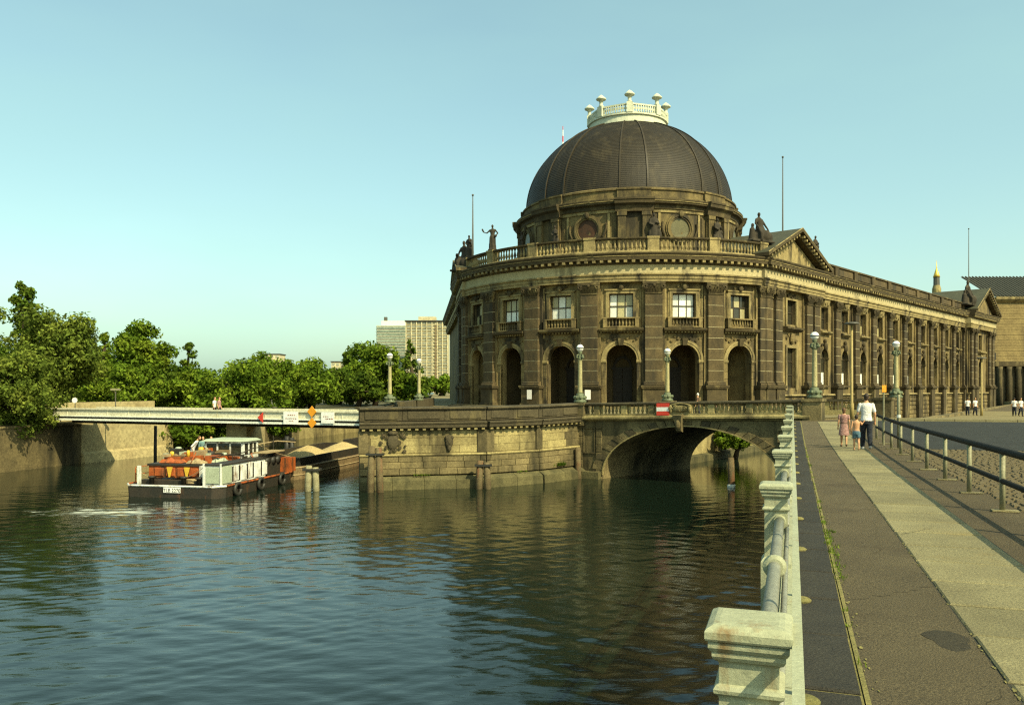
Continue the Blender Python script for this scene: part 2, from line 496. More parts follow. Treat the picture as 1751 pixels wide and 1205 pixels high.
MT['bark'] = noise_mat('bark', (0.075, 0.055, 0.03), (0.04, 0.03, 0.018), 4.0, 0.95, 0.6)
MT['skin'] = noise_mat('skin', (0.50, 0.27, 0.14), (0.46, 0.24, 0.12), 6.0, 0.6)
MT['hair'] = noise_mat('hair_dark', (0.035, 0.022, 0.013), (0.025, 0.016, 0.01), 30.0, 0.6)
MT['hair_brown'] = noise_mat('hair_brown', (0.12, 0.06, 0.028), (0.09, 0.045, 0.02), 30.0, 0.6)
MT['cloth_white'] = noise_mat('cloth_white', (0.72, 0.70, 0.66), (0.60, 0.56, 0.52), 9.0, 0.9, 0.9, bscale=14)
MT['cloth_jeans'] = noise_mat('cloth_jeans', (0.024, 0.027, 0.036), (0.012, 0.014, 0.02), 9.0, 0.9, 0.9, bscale=16)
MT['cloth_pink'] = noise_mat('cloth_pink', (0.40, 0.24, 0.20), (0.22, 0.10, 0.09), 22.0, 0.9, 0.8, bscale=16, blotch=0.3)
MT['cloth_blue'] = noise_mat('cloth_blue', (0.05, 0.10, 0.14), (0.10, 0.17, 0.20), 20.0, 0.9)
MT['cloth_teal'] = noise_mat('cloth_teal', (0.20, 0.32, 0.30), (0.14, 0.24, 0.23), 8.0, 0.9)
MT['cloth_brown'] = noise_mat('cloth_brown', (0.10, 0.06, 0.035), (0.07, 0.042, 0.025), 8.0, 0.9)
MT['shoe'] = noise_mat('shoe', (0.5, 0.5, 0.46), (0.2, 0.2, 0.2), 12.0, 0.7)


def leaf_mat(name, c1, c2, c3):
    m, N, L, P = newmat(name)
    N.remove(P)
    out = N['Material Output']
    geo = N.new('ShaderNodeNewGeometry')
    t = N.new('ShaderNodeTexNoise')
    t.inputs['Scale'].default_value = 0.55
    t.inputs['Detail'].default_value = 4
    L.new(geo.outputs['Position'], t.inputs['Vector'])
    r = N.new('ShaderNodeValToRGB')
    r.color_ramp.elements[0].position = 0.3
    r.color_ramp.elements[0].color = rgba(c1)
    r.color_ramp.elements[1].position = 0.72
    r.color_ramp.elements[1].color = rgba(c3)
    e = r.color_ramp.elements.new(0.5)
    e.color = rgba(c2)
    L.new(t.outputs['Fac'], r.inputs['Fac'])
    at = N.new('ShaderNodeTexWhiteNoise')
    at.noise_dimensions = '1D'
    L.new(geo.outputs['Random Per Island'], at.inputs['W'])
    h = N.new('ShaderNodeHueSaturation')
    mr = N.new('ShaderNodeMapRange')
    mr.inputs['To Min'].default_value = 0.45
    mr.inputs['To Max'].default_value = 1.5
    L.new(at.outputs['Value'], mr.inputs['Value'])
    L.new(mr.outputs['Result'], h.inputs['Value'])
    L.new(r.outputs['Color'], h.inputs['Color'])
    d = N.new('ShaderNodeBsdfDiffuse')
    tr = N.new('ShaderNodeBsdfTranslucent')
    mx = N.new('ShaderNodeMixShader')
    mx.inputs['Fac'].default_value = 0.36
    L.new(h.outputs['Color'], d.inputs['Color'])
    L.new(h.outputs['Color'], tr.inputs['Color'])
    L.new(d.outputs[0], mx.inputs[1])
    L.new(tr.outputs[0], mx.inputs[2])
    L.new(mx.outputs[0], out.inputs['Surface'])
    return m


MT['leaf_a'] = leaf_mat('leaf_green', (0.062, 0.108, 0.012), (0.118, 0.178, 0.018), (0.205, 0.255, 0.026))
MT['leaf_b'] = leaf_mat('leaf_dark', (0.045, 0.08, 0.012), (0.086, 0.132, 0.017), (0.145, 0.185, 0.024))
MT['leaf_c'] = leaf_mat('leaf_olive', (0.066, 0.095, 0.017), (0.122, 0.162, 0.026), (0.205, 0.235, 0.04))


def water_mat():
    m, N, L, P = newmat('river_water')
    P.inputs['Roughness'].default_value = 0.03
    P.inputs['IOR'].default_value = 1.38
    P.inputs['Specular IOR Level'].default_value = 0.5
    geo = N.new('ShaderNodeNewGeometry')
    pos = geo.outputs['Position']

    def nz(sc, det, vec=None, ro=0.55):
        t = N.new('ShaderNodeTexNoise')
        t.inputs['Scale'].default_value = sc
        t.inputs['Detail'].default_value = det
        t.inputs['Roughness'].default_value = ro
        L.new(vec or pos, t.inputs['Vector'])
        return t.outputs['Fac']
    mp = N.new('ShaderNodeMapping')
    mp.inputs['Rotation'].default_value = (0, 0, R(-20))
    mp.inputs['Scale'].default_value = (0.6, 1.5, 1)
    L.new(pos, mp.inputs['Vector'])
    b1 = N.new('ShaderNodeBump')
    b1.inputs['Strength'].default_value = 0.16
    b1.inputs['Distance'].default_value = 0.05
    L.new(nz(3.6, 6.0, mp.outputs['Vector']), b1.inputs['Height'])
    L.new(b1.outputs['Normal'], P.inputs['Normal'])
    # churned foam behind the push boat
    sub = N.new('ShaderNodeVectorMath'); sub.operation = 'SUBTRACT'
    L.new(pos, sub.inputs[0]); sub.inputs[1].default_value = (-19.0, 38.6, 0)
    mp2 = N.new('ShaderNodeMapping'); mp2.inputs['Rotation'].default_value = (0, 0, R(-25)); mp2.inputs['Scale'].default_value = (0.13, 0.36, 0)
    mp2.vector_type = 'POINT'
    L.new(sub.outputs[0], mp2.inputs['Vector'])
    ln = N.new('ShaderNodeVectorMath'); ln.operation = 'LENGTH'
    L.new(mp2.outputs['Vector'], ln.inputs[0])
    fr = N.new('ShaderNodeMapRange')
    fr.inputs['From Min'].default_value = 0.0; fr.inputs['From Max'].default_value = 1.0
    fr.inputs['To Min'].default_value = 0.17; fr.inputs['To Max'].default_value = -0.16
    L.new(ln.outputs['Value'], fr.inputs['Value'])
    mp3 = N.new('ShaderNodeMapping'); mp3.inputs['Scale'].default_value = (0.9, 2.4, 1); mp3.inputs['Rotation'].default_value = (0, 0, R(-12))
    L.new(pos, mp3.inputs['Vector'])
    ad = N.new('ShaderNodeMath'); ad.operation = 'ADD'
    L.new(nz(0.95, 9.0, mp3.outputs['Vector'], 0.68), ad.inputs[0]); L.new(fr.outputs['Result'], ad.inputs[1])
    st = N.new('ShaderNodeMapRange')
    st.inputs['From Min'].default_value = 0.56; st.inputs['From Max'].default_value = 0.72
    L.new(ad.outputs[0], st.inputs['Value'])
    mx = N.new('ShaderNodeMix'); mx.data_type = 'RGBA'
    mx.inputs['A'].default_value = (0.0055, 0.011, 0.0065, 1); mx.inputs['B'].default_value = (0.46, 0.47, 0.38, 1)
    L.new(st.outputs['Result'], mx.inputs['Factor'])
    L.new(mx.outputs['Result'], P.inputs['Base Color'])
    mr = N.new('ShaderNodeMapRange'); mr.inputs['To Min'].default_value = 0.03; mr.inputs['To Max'].default_value = 0.9
    L.new(st.outputs['Result'], mr.inputs['Value']); L.new(mr.outputs['Result'], P.inputs['Roughness'])
    return m


MT['water'] = water_mat()

# ------------------------------------------------------------------ plan of the place (camera at 0,0; +Y away; water z = 0)
F_PX = 1400.0


def at(px, d, y=None):
    """photo pixel + depth -> point, used only to lay out where things stand"""
    x = (px - 875) / F_PX * d
    return (x, d) if y is None else (x, d, CAM_Z + (665 - y) * d / F_PX)


P1 = (-8.8, 47.2); P2 = (-1.56, 48.8); PA = (4.4, 54.0); PB = (16.8, 46.0); PC = (11.6, 61.0); PD = (25.8, 55.0)
PF = (34.8, 93.8)
PS, PC_ = 0.3243, 0.9460          # along-path direction (sin, cos)


def path_pt(s, l):
    return (s * PS + l * PC_, s * PC_ - l * PS)


G_S = [-40, 0, 14, 27, 36, 47, 56, 70, 85, 130, 400]
G_Z = [4.35, 4.05, 3.93, 3.83, 3.88, 4.10, 3.95, 3.50, 3.17, 3.1, 3.1]


def gz(s):
    # smoothed piecewise profile
    return float(sum(np.interp(s + k, G_S, G_Z) for k in (-5, -2.5, 0, 2.5, 5)) / 5)


def sl(x, y):
    return (x * PS + y * PC_, x * PC_ - y * PS)


def lmin(s):
    return float(np.interp(s, [-60, 48.7, 48.96, 60.4, 204, 600], [-0.05, -0.05, 0.99, 6.59, 47.5, 170]))


def strip(name, s0, s1, l0, l1, dz, mat, parent=None, ds=1.0, nl=1, thick=0.0):
    n = max(1, int(math.ceil((s1 - s0) / ds)))
    mb = MB()
    vs, fs = [], []
    for i in range(n + 1):
        s_ = s0 + (s1 - s0) * i / n
        for j in range(nl + 1):
            a = l0(s_) if callable(l0) else l0
            b = l1(s_) if callable(l1) else l1
            l_ = a + (b - a) * j / nl
            x, y = path_pt(s_, l_)
            vs.append((x, y, gz(s_) + dz))
    m = nl + 1
    for i in range(n):
        for j in range(nl):
            fs.append((i * m + j, i * m + j + 1, (i + 1) * m + j + 1, (i + 1) * m + j))
    mb.add(vs, fs)
    return mb.build(name, mat, parent)


# ------------------------------------------------------------------ water
def make_water():
    def axis(a, f0, f1, b, fine, coarse):
        out = [a]
        x = a
        while x < b - 1e-6:
            if f0 <= x < f1: st = fine
            else:
                dist = f0 - x if x < f0 else x - f1
                st = min(coarse, fine + dist * 0.12)
            x = min(b, x + st)
            out.append(x)
        return np.array(out)
    xs = axis(-160, -30, 13, 190, 0.125, 8.0)
    ys = axis(-30, 9.5, 46, 900, 0.115, 10.0)
    X, Y = np.meshgrid(xs, ys)
    Z = np.zeros_like(X)
    rng = np.random.default_rng(5)
    # slow patches that modulate the wave trains
    def patch(scale, k):
        r = np.random.default_rng(k)
        out = np.zeros_like(X)
        for _ in range(5):
            th = r.uniform(0, 6.28); ph = r.uniform(0, 6.28); kk = scale * r.uniform(0.6, 1.5)
            out += np.sin(kk * (X * np.cos(th) + Y * np.sin(th)) + ph)
        return 0.5 + 0.5 * np.tanh(out * 0.7)
    # wave trains: (direction of travel deg, wavelength, amp)
    trains = []
    for _ in range(7): trains.append((rng.normal(-66, 9), rng.uniform(0.85, 1.9), 0.0062))
    for _ in range(6): trains.append((rng.normal(-114, 10), rng.uniform(0.8, 1.7), 0.0050))
    for _ in range(3): trains.append((rng.normal(-80, 14), rng.uniform(2.6, 4.2), 0.004))
    for _ in range(9): trains.append((rng.uniform(-150, -30), rng.uniform(0.36, 0.7), 0.0042))
    for i, (d, wl_, a) in enumerate(trains):
        k = 2 * math.pi / wl_
        c, s_ = math.cos(math.radians(d)), math.sin(math.radians(d))
        wob = 0.5 * np.sin(0.11 * (X * -s_ + Y * c) + i) + 0.35 * np.sin(0.23 * (X * 0.7 - Y * 0.4) + 2.1 * i)
        p = k * (X * c + Y * s_) + wob * 2.2 + rng.uniform(0, 6.28)
        Z += a * (0.35 + 0.9 * patch(0.16, 40 + i)) * (np.sin(p) + 0.22 * np.cos(2 * p))
    # sheltered towards the quay, the bridge and the canal
    calm = 1 / (1 + np.exp(-(44 - Y - 0.55 * np.maximum(X - 0, 0)) / 4.5))
    Z *= 0.68 * (0.16 + 0.84 * calm) * (0.55 + 0.85 * patch(0.07, 99))
    n, m = len(ys), len(xs)
    co = np.stack([X, Y, Z], -1).reshape(-1, 3)
    idx = np.arange(n * m).reshape(n, m)
    q = np.stack([idx[:-1, :-1], idx[:-1, 1:], idx[1:, 1:], idx[1:, :-1]], -1).reshape(-1, 4)
    me = bpy.data.meshes.new("water")
    me.vertices.add(len(co)); me.vertices.foreach_set("co", co.ravel())
    me.loops.add(q.size); me.loops.foreach_set("vertex_index", q.ravel().astype(np.int32))
    me.polygons.add(len(q)); me.polygons.foreach_set("loop_start", np.arange(0, q.size, 4, dtype=np.int32))
    me.update(calc_edges=True)
    me.shade_smooth()
    me.materials.append(MT['water'])
    o = link(bpy.data.objects.new("water", me))
    tag(o, "rippled green river water with the museum reflected in it", kind="structure")


make_water()

# ------------------------------------------------------------------ land
gr = strip("ground", -30, 330, lmin, 260.0, -0.012, MT['path_asphalt2'], ds=2.0, nl=6)
tag(gr, "brown worn asphalt of the right bank", kind="structure")
road = strip("road", 29.5, 49.5, 3.9, 120.0, 0.006, MT['asphalt'], ds=1.0, nl=4)
tag(road, "dark asphalt road beyond the railing", kind="structure")
sq = strip("pavement", 50.5, 110, lambda s: max(lmin(s) + 0.02, 3.9), 150.0, 0.06, MT['paving'], ds=1.0, nl=4)
tag(sq, "pale paving along the far side of the road", kind="structure")
kb = MB()
for i in range(60):
    l = 3.9 + i * 1.5
    x0, y0 = path_pt(50.3, l); x1, y1 = path_pt(50.3, l + 1.47)
    f, L_, M_ = seg_frame((x0, y0), (x1, y1))
    b = MB().box(0, L_, -0.2, 0.12, gz(50.3) - 0.1, gz(50.3) + 0.12).map(f)
    kb.merge(b)
k = kb.build("kerb", MT['slab'], None)
tag(k, "light stone kerb between road and paving", kind="structure")

# footpath: asphalt strip with granite edge slabs and concrete slabs as pieces
fp = strip("footpath", -6, 47.5, 0.42, 1.235, 0.002, MT['path_asphalt'], ds=0.5, nl=2)
tag(fp, "brown asphalt footpath between granite edging and pale slabs", kind="structure")
strip("sandy_joint", -6, 47, 0.395, 0.425, 0.004, MT['joint'], fp, ds=0.5)
rr = random.Random(3)


def slab_piece(name, s0, s1, l0, l1, top, mat, parent, jit=0.004, c=0.012):
    pts = []
    h = top + rr.uniform(-jit, jit)
    for (s_, l_) in ((s0, l0), (s1, l0), (s1, l1), (s0, l1)):
        x, y = path_pt(s_ + rr.uniform(-.006, .006), l_ + rr.uniform(-.006, .006))
        pts.append((x, y, gz(s_)))
    cx = sum(p[0] for p in pts) / 4; cy = sum(p[1] for p in pts) / 4
    mb = MB()
    vs = [(x, y, z - 0.05) for x, y, z in pts] + [(x, y, z + h - c) for x, y, z in pts]
    ins = []
    for x, y, z in pts:
        dx, dy = cx - x, cy - y
        n_ = math.hypot(dx, dy)
        ins.append((x + dx / n_ * c * 1.5, y + dy / n_ * c * 1.5, z + h))
    vs += ins
    fs = [(3, 2, 1, 0)]
    for i in range(4):
        k_ = (i + 1) % 4
        fs += [(i, k_, 4 + k_, 4 + i), (4 + i, 4 + k_, 8 + k_, 8 + i)]
    fs.append((8, 9, 10, 11))
    mb.add(vs, fs)
    return mb.build(name, mat, parent)


strip("slab_bed", -6, 47, 1.24, 2.28, -0.004, MT['girder_d'], fp, ds=0.5)
strip("granite_bed", -6, 47, 0.0, 0.39, -0.004, MT['joint'], fp, ds=0.5)
s_ = -4.0
while s_ < 46.5:
    ln = rr.uniform(0.95, 1.25)
    slab_piece("granite_slab", s_, s_ + ln - 0.035, 0.0, 0.38, 0.012, MT['granite'], fp)
    s_ += ln
s_ = -4.0
while s_ < 46.5:
    ln = rr.uniform(0.92, 1.06)
    slab_piece("concrete_slab", s_, s_ + ln - 0.04, 1.25, 2.27, 0.014, MT['slab'], fp)
    s_ += ln
# broken edge, patch and weeds on the footpath
pm = MB()
ring = []
for i in range(22):
    a = 2 * math.pi * i / 22
    ring.append(path_pt(6.6 + 0.26 * math.sin(a) * (1 + 0.12 * math.sin(3 * a)), 1.06 + 0.13 * math.cos(a) * (1 + .2 * math.sin(5 * a)) * (1 + 0.15 * math.cos(2 * a + 1))))
pm.add([(x, y, gz(6.6) + 0.0045) for x, y in ring], [tuple(range(22))])
pm.build("asphalt_patch", MT['patch'], fp)
# crumbled sand and broken bits along the joints, hairline cracks
cr = MB()
for i in range(360):
    if i % 3: l0 = 1.243 + rr.gauss(0, .012); s0 = rr.uniform(2.5, 24)
    else: l0 = .43 + abs(rr.gauss(0, .03)); s0 = rr.uniform(2.5, 20)
    r0 = rr.uniform(.003, .012) * (1.6 if i % 17 == 0 else 1)
    n0 = rr.randint(5, 7)
    ring = []
    for k0 in range(n0):
        a0_ = 2 * math.pi * k0 / n0 + rr.uniform(-.3, .3)
        x, y = path_pt(s0 + r0 * 2.2 * math.sin(a0_), l0 + r0 * .8 * math.cos(a0_))
        ring.append((x, y, gz(s0) + .006 + rr.uniform(0, .004)))
    cr.add(ring, [tuple(range(n0))])
o = cr.build("joint_crumbs", MT['joint'], fp)
o["kind"] = "stuff"
ck = MB()
for (s0, l0, s1, l1) in ((4.2, .5, 5.6, 1.2), (7.6, .45, 8.4, 1.22), (9.8, .9, 12.5, 1.1), (13.2, .45, 13.9, 1.22), (5.2, 1.3, 5.9, 2.2), (11.3, 1.3, 12.2, 1.8)):
    pts = []
    n0 = 14
    for k0 in range(n0 + 1):
        t0 = k0 / n0
        pts.append((s0 + (s1 - s0) * t0 + rr.gauss(0, .03), l0 + (l1 - l0) * t0 + rr.gauss(0, .02)))
    for (a, b) in zip(pts[:-1], pts[1:]):
        w0 = .0035 + .002 * rr.random()
        q0 = [path_pt(a[0] - w0, a[1]) + (gz(a[0]) + .0155 * (l0 > 1.25) + .0045,), path_pt(a[0] + w0, a[1]) + (gz(a[0]) + .0155 * (l0 > 1.25) + .0045,),
              path_pt(b[0] + w0, b[1]) + (gz(b[0]) + .0155 * (l0 > 1.25) + .0045,), path_pt(b[0] - w0, b[1]) + (gz(b[0]) + .0155 * (l0 > 1.25) + .0045,)]
        ck.add(q0, [(0, 1, 2, 3)])
o = ck.build("cracks", MT['patch'], fp)
o["kind"] = "stuff"


def grass_tuft(name, pts, n, h, parent=None, mat='leaf_a', label=None):
    mb = MB()
    for i in range(n):
        x, y, z = pts[rr.randrange(len(pts))]
        x += rr.gauss(0, 0.02); y += rr.gauss(0, 0.03)
        a = rr.uniform(0, 6.28); hh = h * rr.uniform(0.4, 1); w = 0.004 + 0.06 * h * rr.random()
        tx, ty = math.cos(a) * hh * 0.6, math.sin(a) * hh * 0.6
        px_, py_ = -math.sin(a) * w, math.cos(a) * w
        mb.add([(x - px_, y - py_, z), (x + px_, y + py_, z), (x + tx, y + ty, z + hh)], [(0, 1, 2)])
    o = mb.build(name, MT[mat], parent)
    return o


tuft_pts = []
for i in range(30):
    s0 = 8.5 + 3.0 * (i / 30)
    x, y = path_pt(s0, 0.42 + rr.gauss(0.02, 0.02)); tuft_pts.append((x, y, gz(s0)))
for i in range(60):
    s0 = rr.uniform(1.0, 30)
    x, y = path_pt(s0, 0.41); tuft_pts.append((x, y, gz(s0)))
g = grass_tuft("grass", tuft_pts, 900, 0.045)
tag(g, "small weeds growing in the joint beside the granite edging", "grass", kind="stuff")

# cobbles beyond the right railing: too many to pick apart
cb = MB()
s_ = 8.0
while s_ < 29.4:
    l_ = 3.32 + rr.uniform(0, 0.08)
    ds = rr.uniform(0.15, 0.18)
    while l_ < 12.5:
        dl = rr.uniform(0.14, 0.2)
        z = gz(s_) + rr.uniform(0.0, 0.014)
        c = 0.022
        q = []
        for (a, b, i_) in ((0, 0, 0), (ds - .02, 0, 0), (ds - .02, dl - .02, 0), (0, dl - .02, 0)):
            x, y = path_pt(s_ + a, l_ + b); q.append((x, y, z - 0.025))
        for (a, b) in ((c, c), (ds - .02 - c, c), (ds - .02 - c, dl - .02 - c), (c, dl - .02 - c)):
            x, y = path_pt(s_ + a, l_ + b); q.append((x, y, z + 0.006))
        cb.add(q, [(0, 1, 5, 4), (1, 2, 6, 5), (2, 3, 7, 6), (3, 0, 4, 7), (4, 5, 6, 7)])
        l_ += dl
    s_ += ds
o = cb.build("cobbles", MT['cobble'])
tag(o, "brown cobblestones between the railing and the dark road", "cobbles", kind="stuff")

# bank walls down to the water
def bank_wall(name, pts, ztop, label, mat, cope=True, zt_fn=None):
    t = thing(name, label, "quay wall", (pts[0][0], pts[0][1], 0))
    for a, b in zip(pts[:-1], pts[1:]):
        f, L_, M_ = seg_frame(a, b)
        z0 = zt_fn(*a) if zt_fn else ztop
        z1 = zt_fn(*b) if zt_fn else ztop
        mb = MB()
        n = max(1, int(L_ / 3))
        for i in range(n):
            u0, u1 = L_ * i / n, L_ * (i + 1) / n
            za = z0 + (z1 - z0) * i / n - 0.16; zb = z0 + (z1 - z0) * (i + 1) / n - 0.16
            mb.add([(u0, 0, -1), (u1, 0, -1), (u1, 0, zb), (u0, 0, za), (u0, -0.6, -1), (u1, -0.6, -1), (u1, -0.6, zb), (u0, -0.6, za)],
                   [(0, 1, 2, 3), (5, 4, 7, 6), (3, 2, 6, 7)])
        mb.map(f).build("wall_face", mat, t)
        if cope:
            m = max(1, int(L_ / 1.6))
            for i in range(m):
                u0, u1 = L_ * i / m, L_ * (i + 1) / m - 0.012
                zz = z0 + (z1 - z0) * (i + .5) / m
                MB().box(u0, u1, -0.55, 0.08, zz - 0.157, zz).map(f).build("coping_stone", MT['quay'], t)
    return t


emb = [path_pt(-30, -0.05), path_pt(0, -0.05), path_pt(14, -0.05), path_pt(27, -0.05), path_pt(38, -0.05), path_pt(47.9, -0.05)]
bank_wall("embankment_wall", list(reversed(emb)), 4, "stone embankment wall dropping from the railed footpath to the water", MT['quay'], False,
          zt_fn=lambda x, y: gz(sl(x, y)[0]) - 0.02)
bank_wall("canal_wall", [(111, 178), PD], 3.1, "canal wall along the right bank beyond the bridge", MT['quay'], False,
          zt_fn=lambda x, y: gz(sl(x, y)[0]) - 0.02)

# left bank
LB = [(-48, 20), (-35.5, 56.8), (-33.6, 64.5), (-31.6, 71.5), (-28, 80), (-25, 93), (-20.6, 114), (-23, 165), (-36, 400)]
mb = MB()
vs = [(x, y, 3.25) for x, y in LB] + [(-1600, 3000, 3.25), (-1600, 20, 3.25)]
mb.add(vs, [tuple(range(len(vs)))])
o = mb.build("left_bank_ground", MT['earth'])
tag(o, "shaded earth of the wooded left bank", kind="structure")
mb = MB().add([(-1600, 600, 3.2), (2600, 600, 3.2), (2600, 5200, 3.2), (-1600, 5200, 3.2)], [(0, 1, 2, 3)])
tag(mb.build("terrain", MT['earth']), "flat land far behind the museum", kind="structure")

# island platform
isl = [P1, P2, (1.6, 50.9), PA, PC, PF, (100, 175), (60, 420), (-40, 420), (-16, 160), (-9.6, 96)]
mb = MB().add([(x, y, 3.86) for x, y in isl], [tuple(range(len(isl)))])
o = mb.build("forecourt", MT['paving'])
tag(o, "paved forecourt in front of the round museum facade", kind="structure")

# ------------------------------------------------------------------ the museum
CC = (14.1, 100.0)
RW = 20.3                      # radius of the round wall
Z0 = 3.86
mus = thing("museum", "sooty sandstone domed museum with a round pilastered front rising behind the quay", "museum", (CC[0], CC[1], Z0))


def rot_map(adeg, rad=RW):
    a0 = R(adeg)

    def f(u, w, z):
        a = a0 + u / rad
        r = rad + w
        return (CC[0] + r * math.cos(a), CC[1] + r * math.sin(a), z)
    return f


def rot_mat(adeg, rad=RW):
    """rigid frame: x = u, y = w outward"""
    a = R(adeg)
    n = Vector((math.cos(a), math.sin(a), 0)); t = Vector((-math.sin(a), math.cos(a), 0))
    p = Vector((CC[0], CC[1], 0)) + n * rad
    return Matrix(((t.x, n.x, 0, p.x), (t.y, n.y, 0, p.y), (0, 0, 1, 0), (0, 0, 0, 1)))


def flat_mat(adeg, dist, u=0.0):
    a = R(adeg)
    n = Vector((math.cos(a), math.sin(a), 0)); t = Vector((-math.sin(a), math.cos(a), 0))
    p = Vector((CC[0], CC[1], 0)) + n * dist + t * u
    return Matrix(((t.x, n.x, 0, p.x), (t.y, n.y, 0, p.y), (0, 0, 1, 0), (0, 0, 0, 1)))


def mfun(M):
    def f(u, w, z):
        v = M @ Vector((u, w, z))
        return (v.x, v.y, v.z)
    return f


# --- shared meshes
def capital_mesh():
    mb = MB()
    w0, w1 = 0.78, 1.02
    mb.add([(-w0, -.3, 15.1), (w0, -.3, 15.1), (w0, .56, 15.1), (-w0, .56, 15.1), (-w1, -.3, 15.95), (w1, -.3, 15.95), (w1, .74, 15.95), (-w1, .74, 15.95)],
           [(0, 1, 2, 3), (4, 7, 6, 5), (3, 2, 6, 7), (0, 3, 7, 4), (2, 1, 5, 6)])
    mb.box(-1.1, 1.1, -.3, .8, 15.95, 16.16)
    mb.box(-.85, .85, -.3, .64, 15.04, 15.14)
    for sx in (-1, 1):
        for k, (r, ) in enumerate(((.24,), (.14,))):
            c = (sx * .86, 0.72 + .06 * k, 15.72)
            pts = [(c[0] + r * math.cos(2 * math.pi * i / 10), c[1], c[2] + r * math.sin(2 * math.pi * i / 10)) for i in range(10)]
            mb.tube(pts + [pts[0]], 0.07, 5, cap=False)
    for row, (n, z, h, w) in enumerate(((5, 15.15, .36, .56), (4, 15.38, .42, .62))):
        for i in range(n):
            x = -.68 + 1.36 * (i + .5) / n
            b = 0.58 + 0.08 * row
            mb.add([(x - .13, b, z), (x + .13, b, z), (x + .15, b + .05, z + h * .6), (x - .15, b + .05, z + h * .6),
                    (x - .1, b + .2, z + h), (x + .1, b + .2, z + h)], [(0, 1, 2, 3), (3, 2, 5, 4), (4, 5, 1, 0)])
    mb.ell((0, .8, 15.85), .16, .1, .16, 8, 5)
    return mb.mesh("capital", MT['dark'])


def pil_back_mesh():
    mb = MB()
    mb.box(-1.12, 1.12, -.3, .22, 5.9, 16.2)
    return mb.mesh("back_pilaster", MT['wall'])


def mortar_mesh():
    return MB().box(-.822, .822, .1, .535, 6.54, 15.04).mesh("mortar_core", MT['mortar'])


def pedestal_mesh(zb=Z0):
    mb = MB()
    mb.box(-1.2, 1.2, -.3, .85, zb, zb + .5)
    mb.box(-1.08, 1.08, -.3, .74, zb + .5, 5.85)
    mb.box(-1.22, 1.22, -.3, .88, 5.85, 6.0)
    mb.box(-1.28, 1.28, -.3, .95, 6.0, 6.16)
    return mb.mesh("pedestal", MT['dark'])


def base_mesh():
    mb = MB()
    mb.sweep([(-.3, 6.16), (.74, 6.16), (.78, 6.24), (.74, 6.34), (.64, 6.38), (.68, 6.46), (.62, 6.54), (-.3, 6.54)], [-1.0, 1.0])
    return mb.mesh("pilaster_base", MT['pilaster'])


NB = 8
BH = (15.04 - 6.54) / NB


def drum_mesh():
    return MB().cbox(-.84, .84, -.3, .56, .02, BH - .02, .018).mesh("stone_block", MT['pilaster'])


ME = dict(cap=capital_mesh(), back=pil_back_mesh(), ped=pedestal_mesh(), base=base_mesh(), drum=drum_mesh(), mortar=mortar_mesh(), ped_low=pedestal_mesh(0.0))


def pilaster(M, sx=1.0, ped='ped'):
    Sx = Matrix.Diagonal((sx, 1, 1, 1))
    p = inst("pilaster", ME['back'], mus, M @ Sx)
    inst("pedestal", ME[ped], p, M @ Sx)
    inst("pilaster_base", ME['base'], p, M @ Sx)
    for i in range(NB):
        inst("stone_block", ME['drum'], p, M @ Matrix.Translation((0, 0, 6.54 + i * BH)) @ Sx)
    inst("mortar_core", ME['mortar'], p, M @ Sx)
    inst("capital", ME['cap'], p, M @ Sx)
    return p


def balusters(mb, u0, u1, z0, z1, w, sp=0.42, r=0.13, n=7):
    k = max(1, int((u1 - u0) / sp))
    h = z1 - z0
    prof = [(r * .8, z0), (r * .8, z0 + .07 * h), (r * .5, z0 + .12 * h), (r * 1.0, z0 + .34 * h), (r * .5, z0 + .68 * h), (r * .45, z0 + .8 * h), (r * .75, z0 + .88 * h), (r * .75, z1)]
    for i in range(k):
        mb.lathe(prof, n, (u0 + (u1 - u0) * (i + .5) / k, w), cap=False)
    return mb


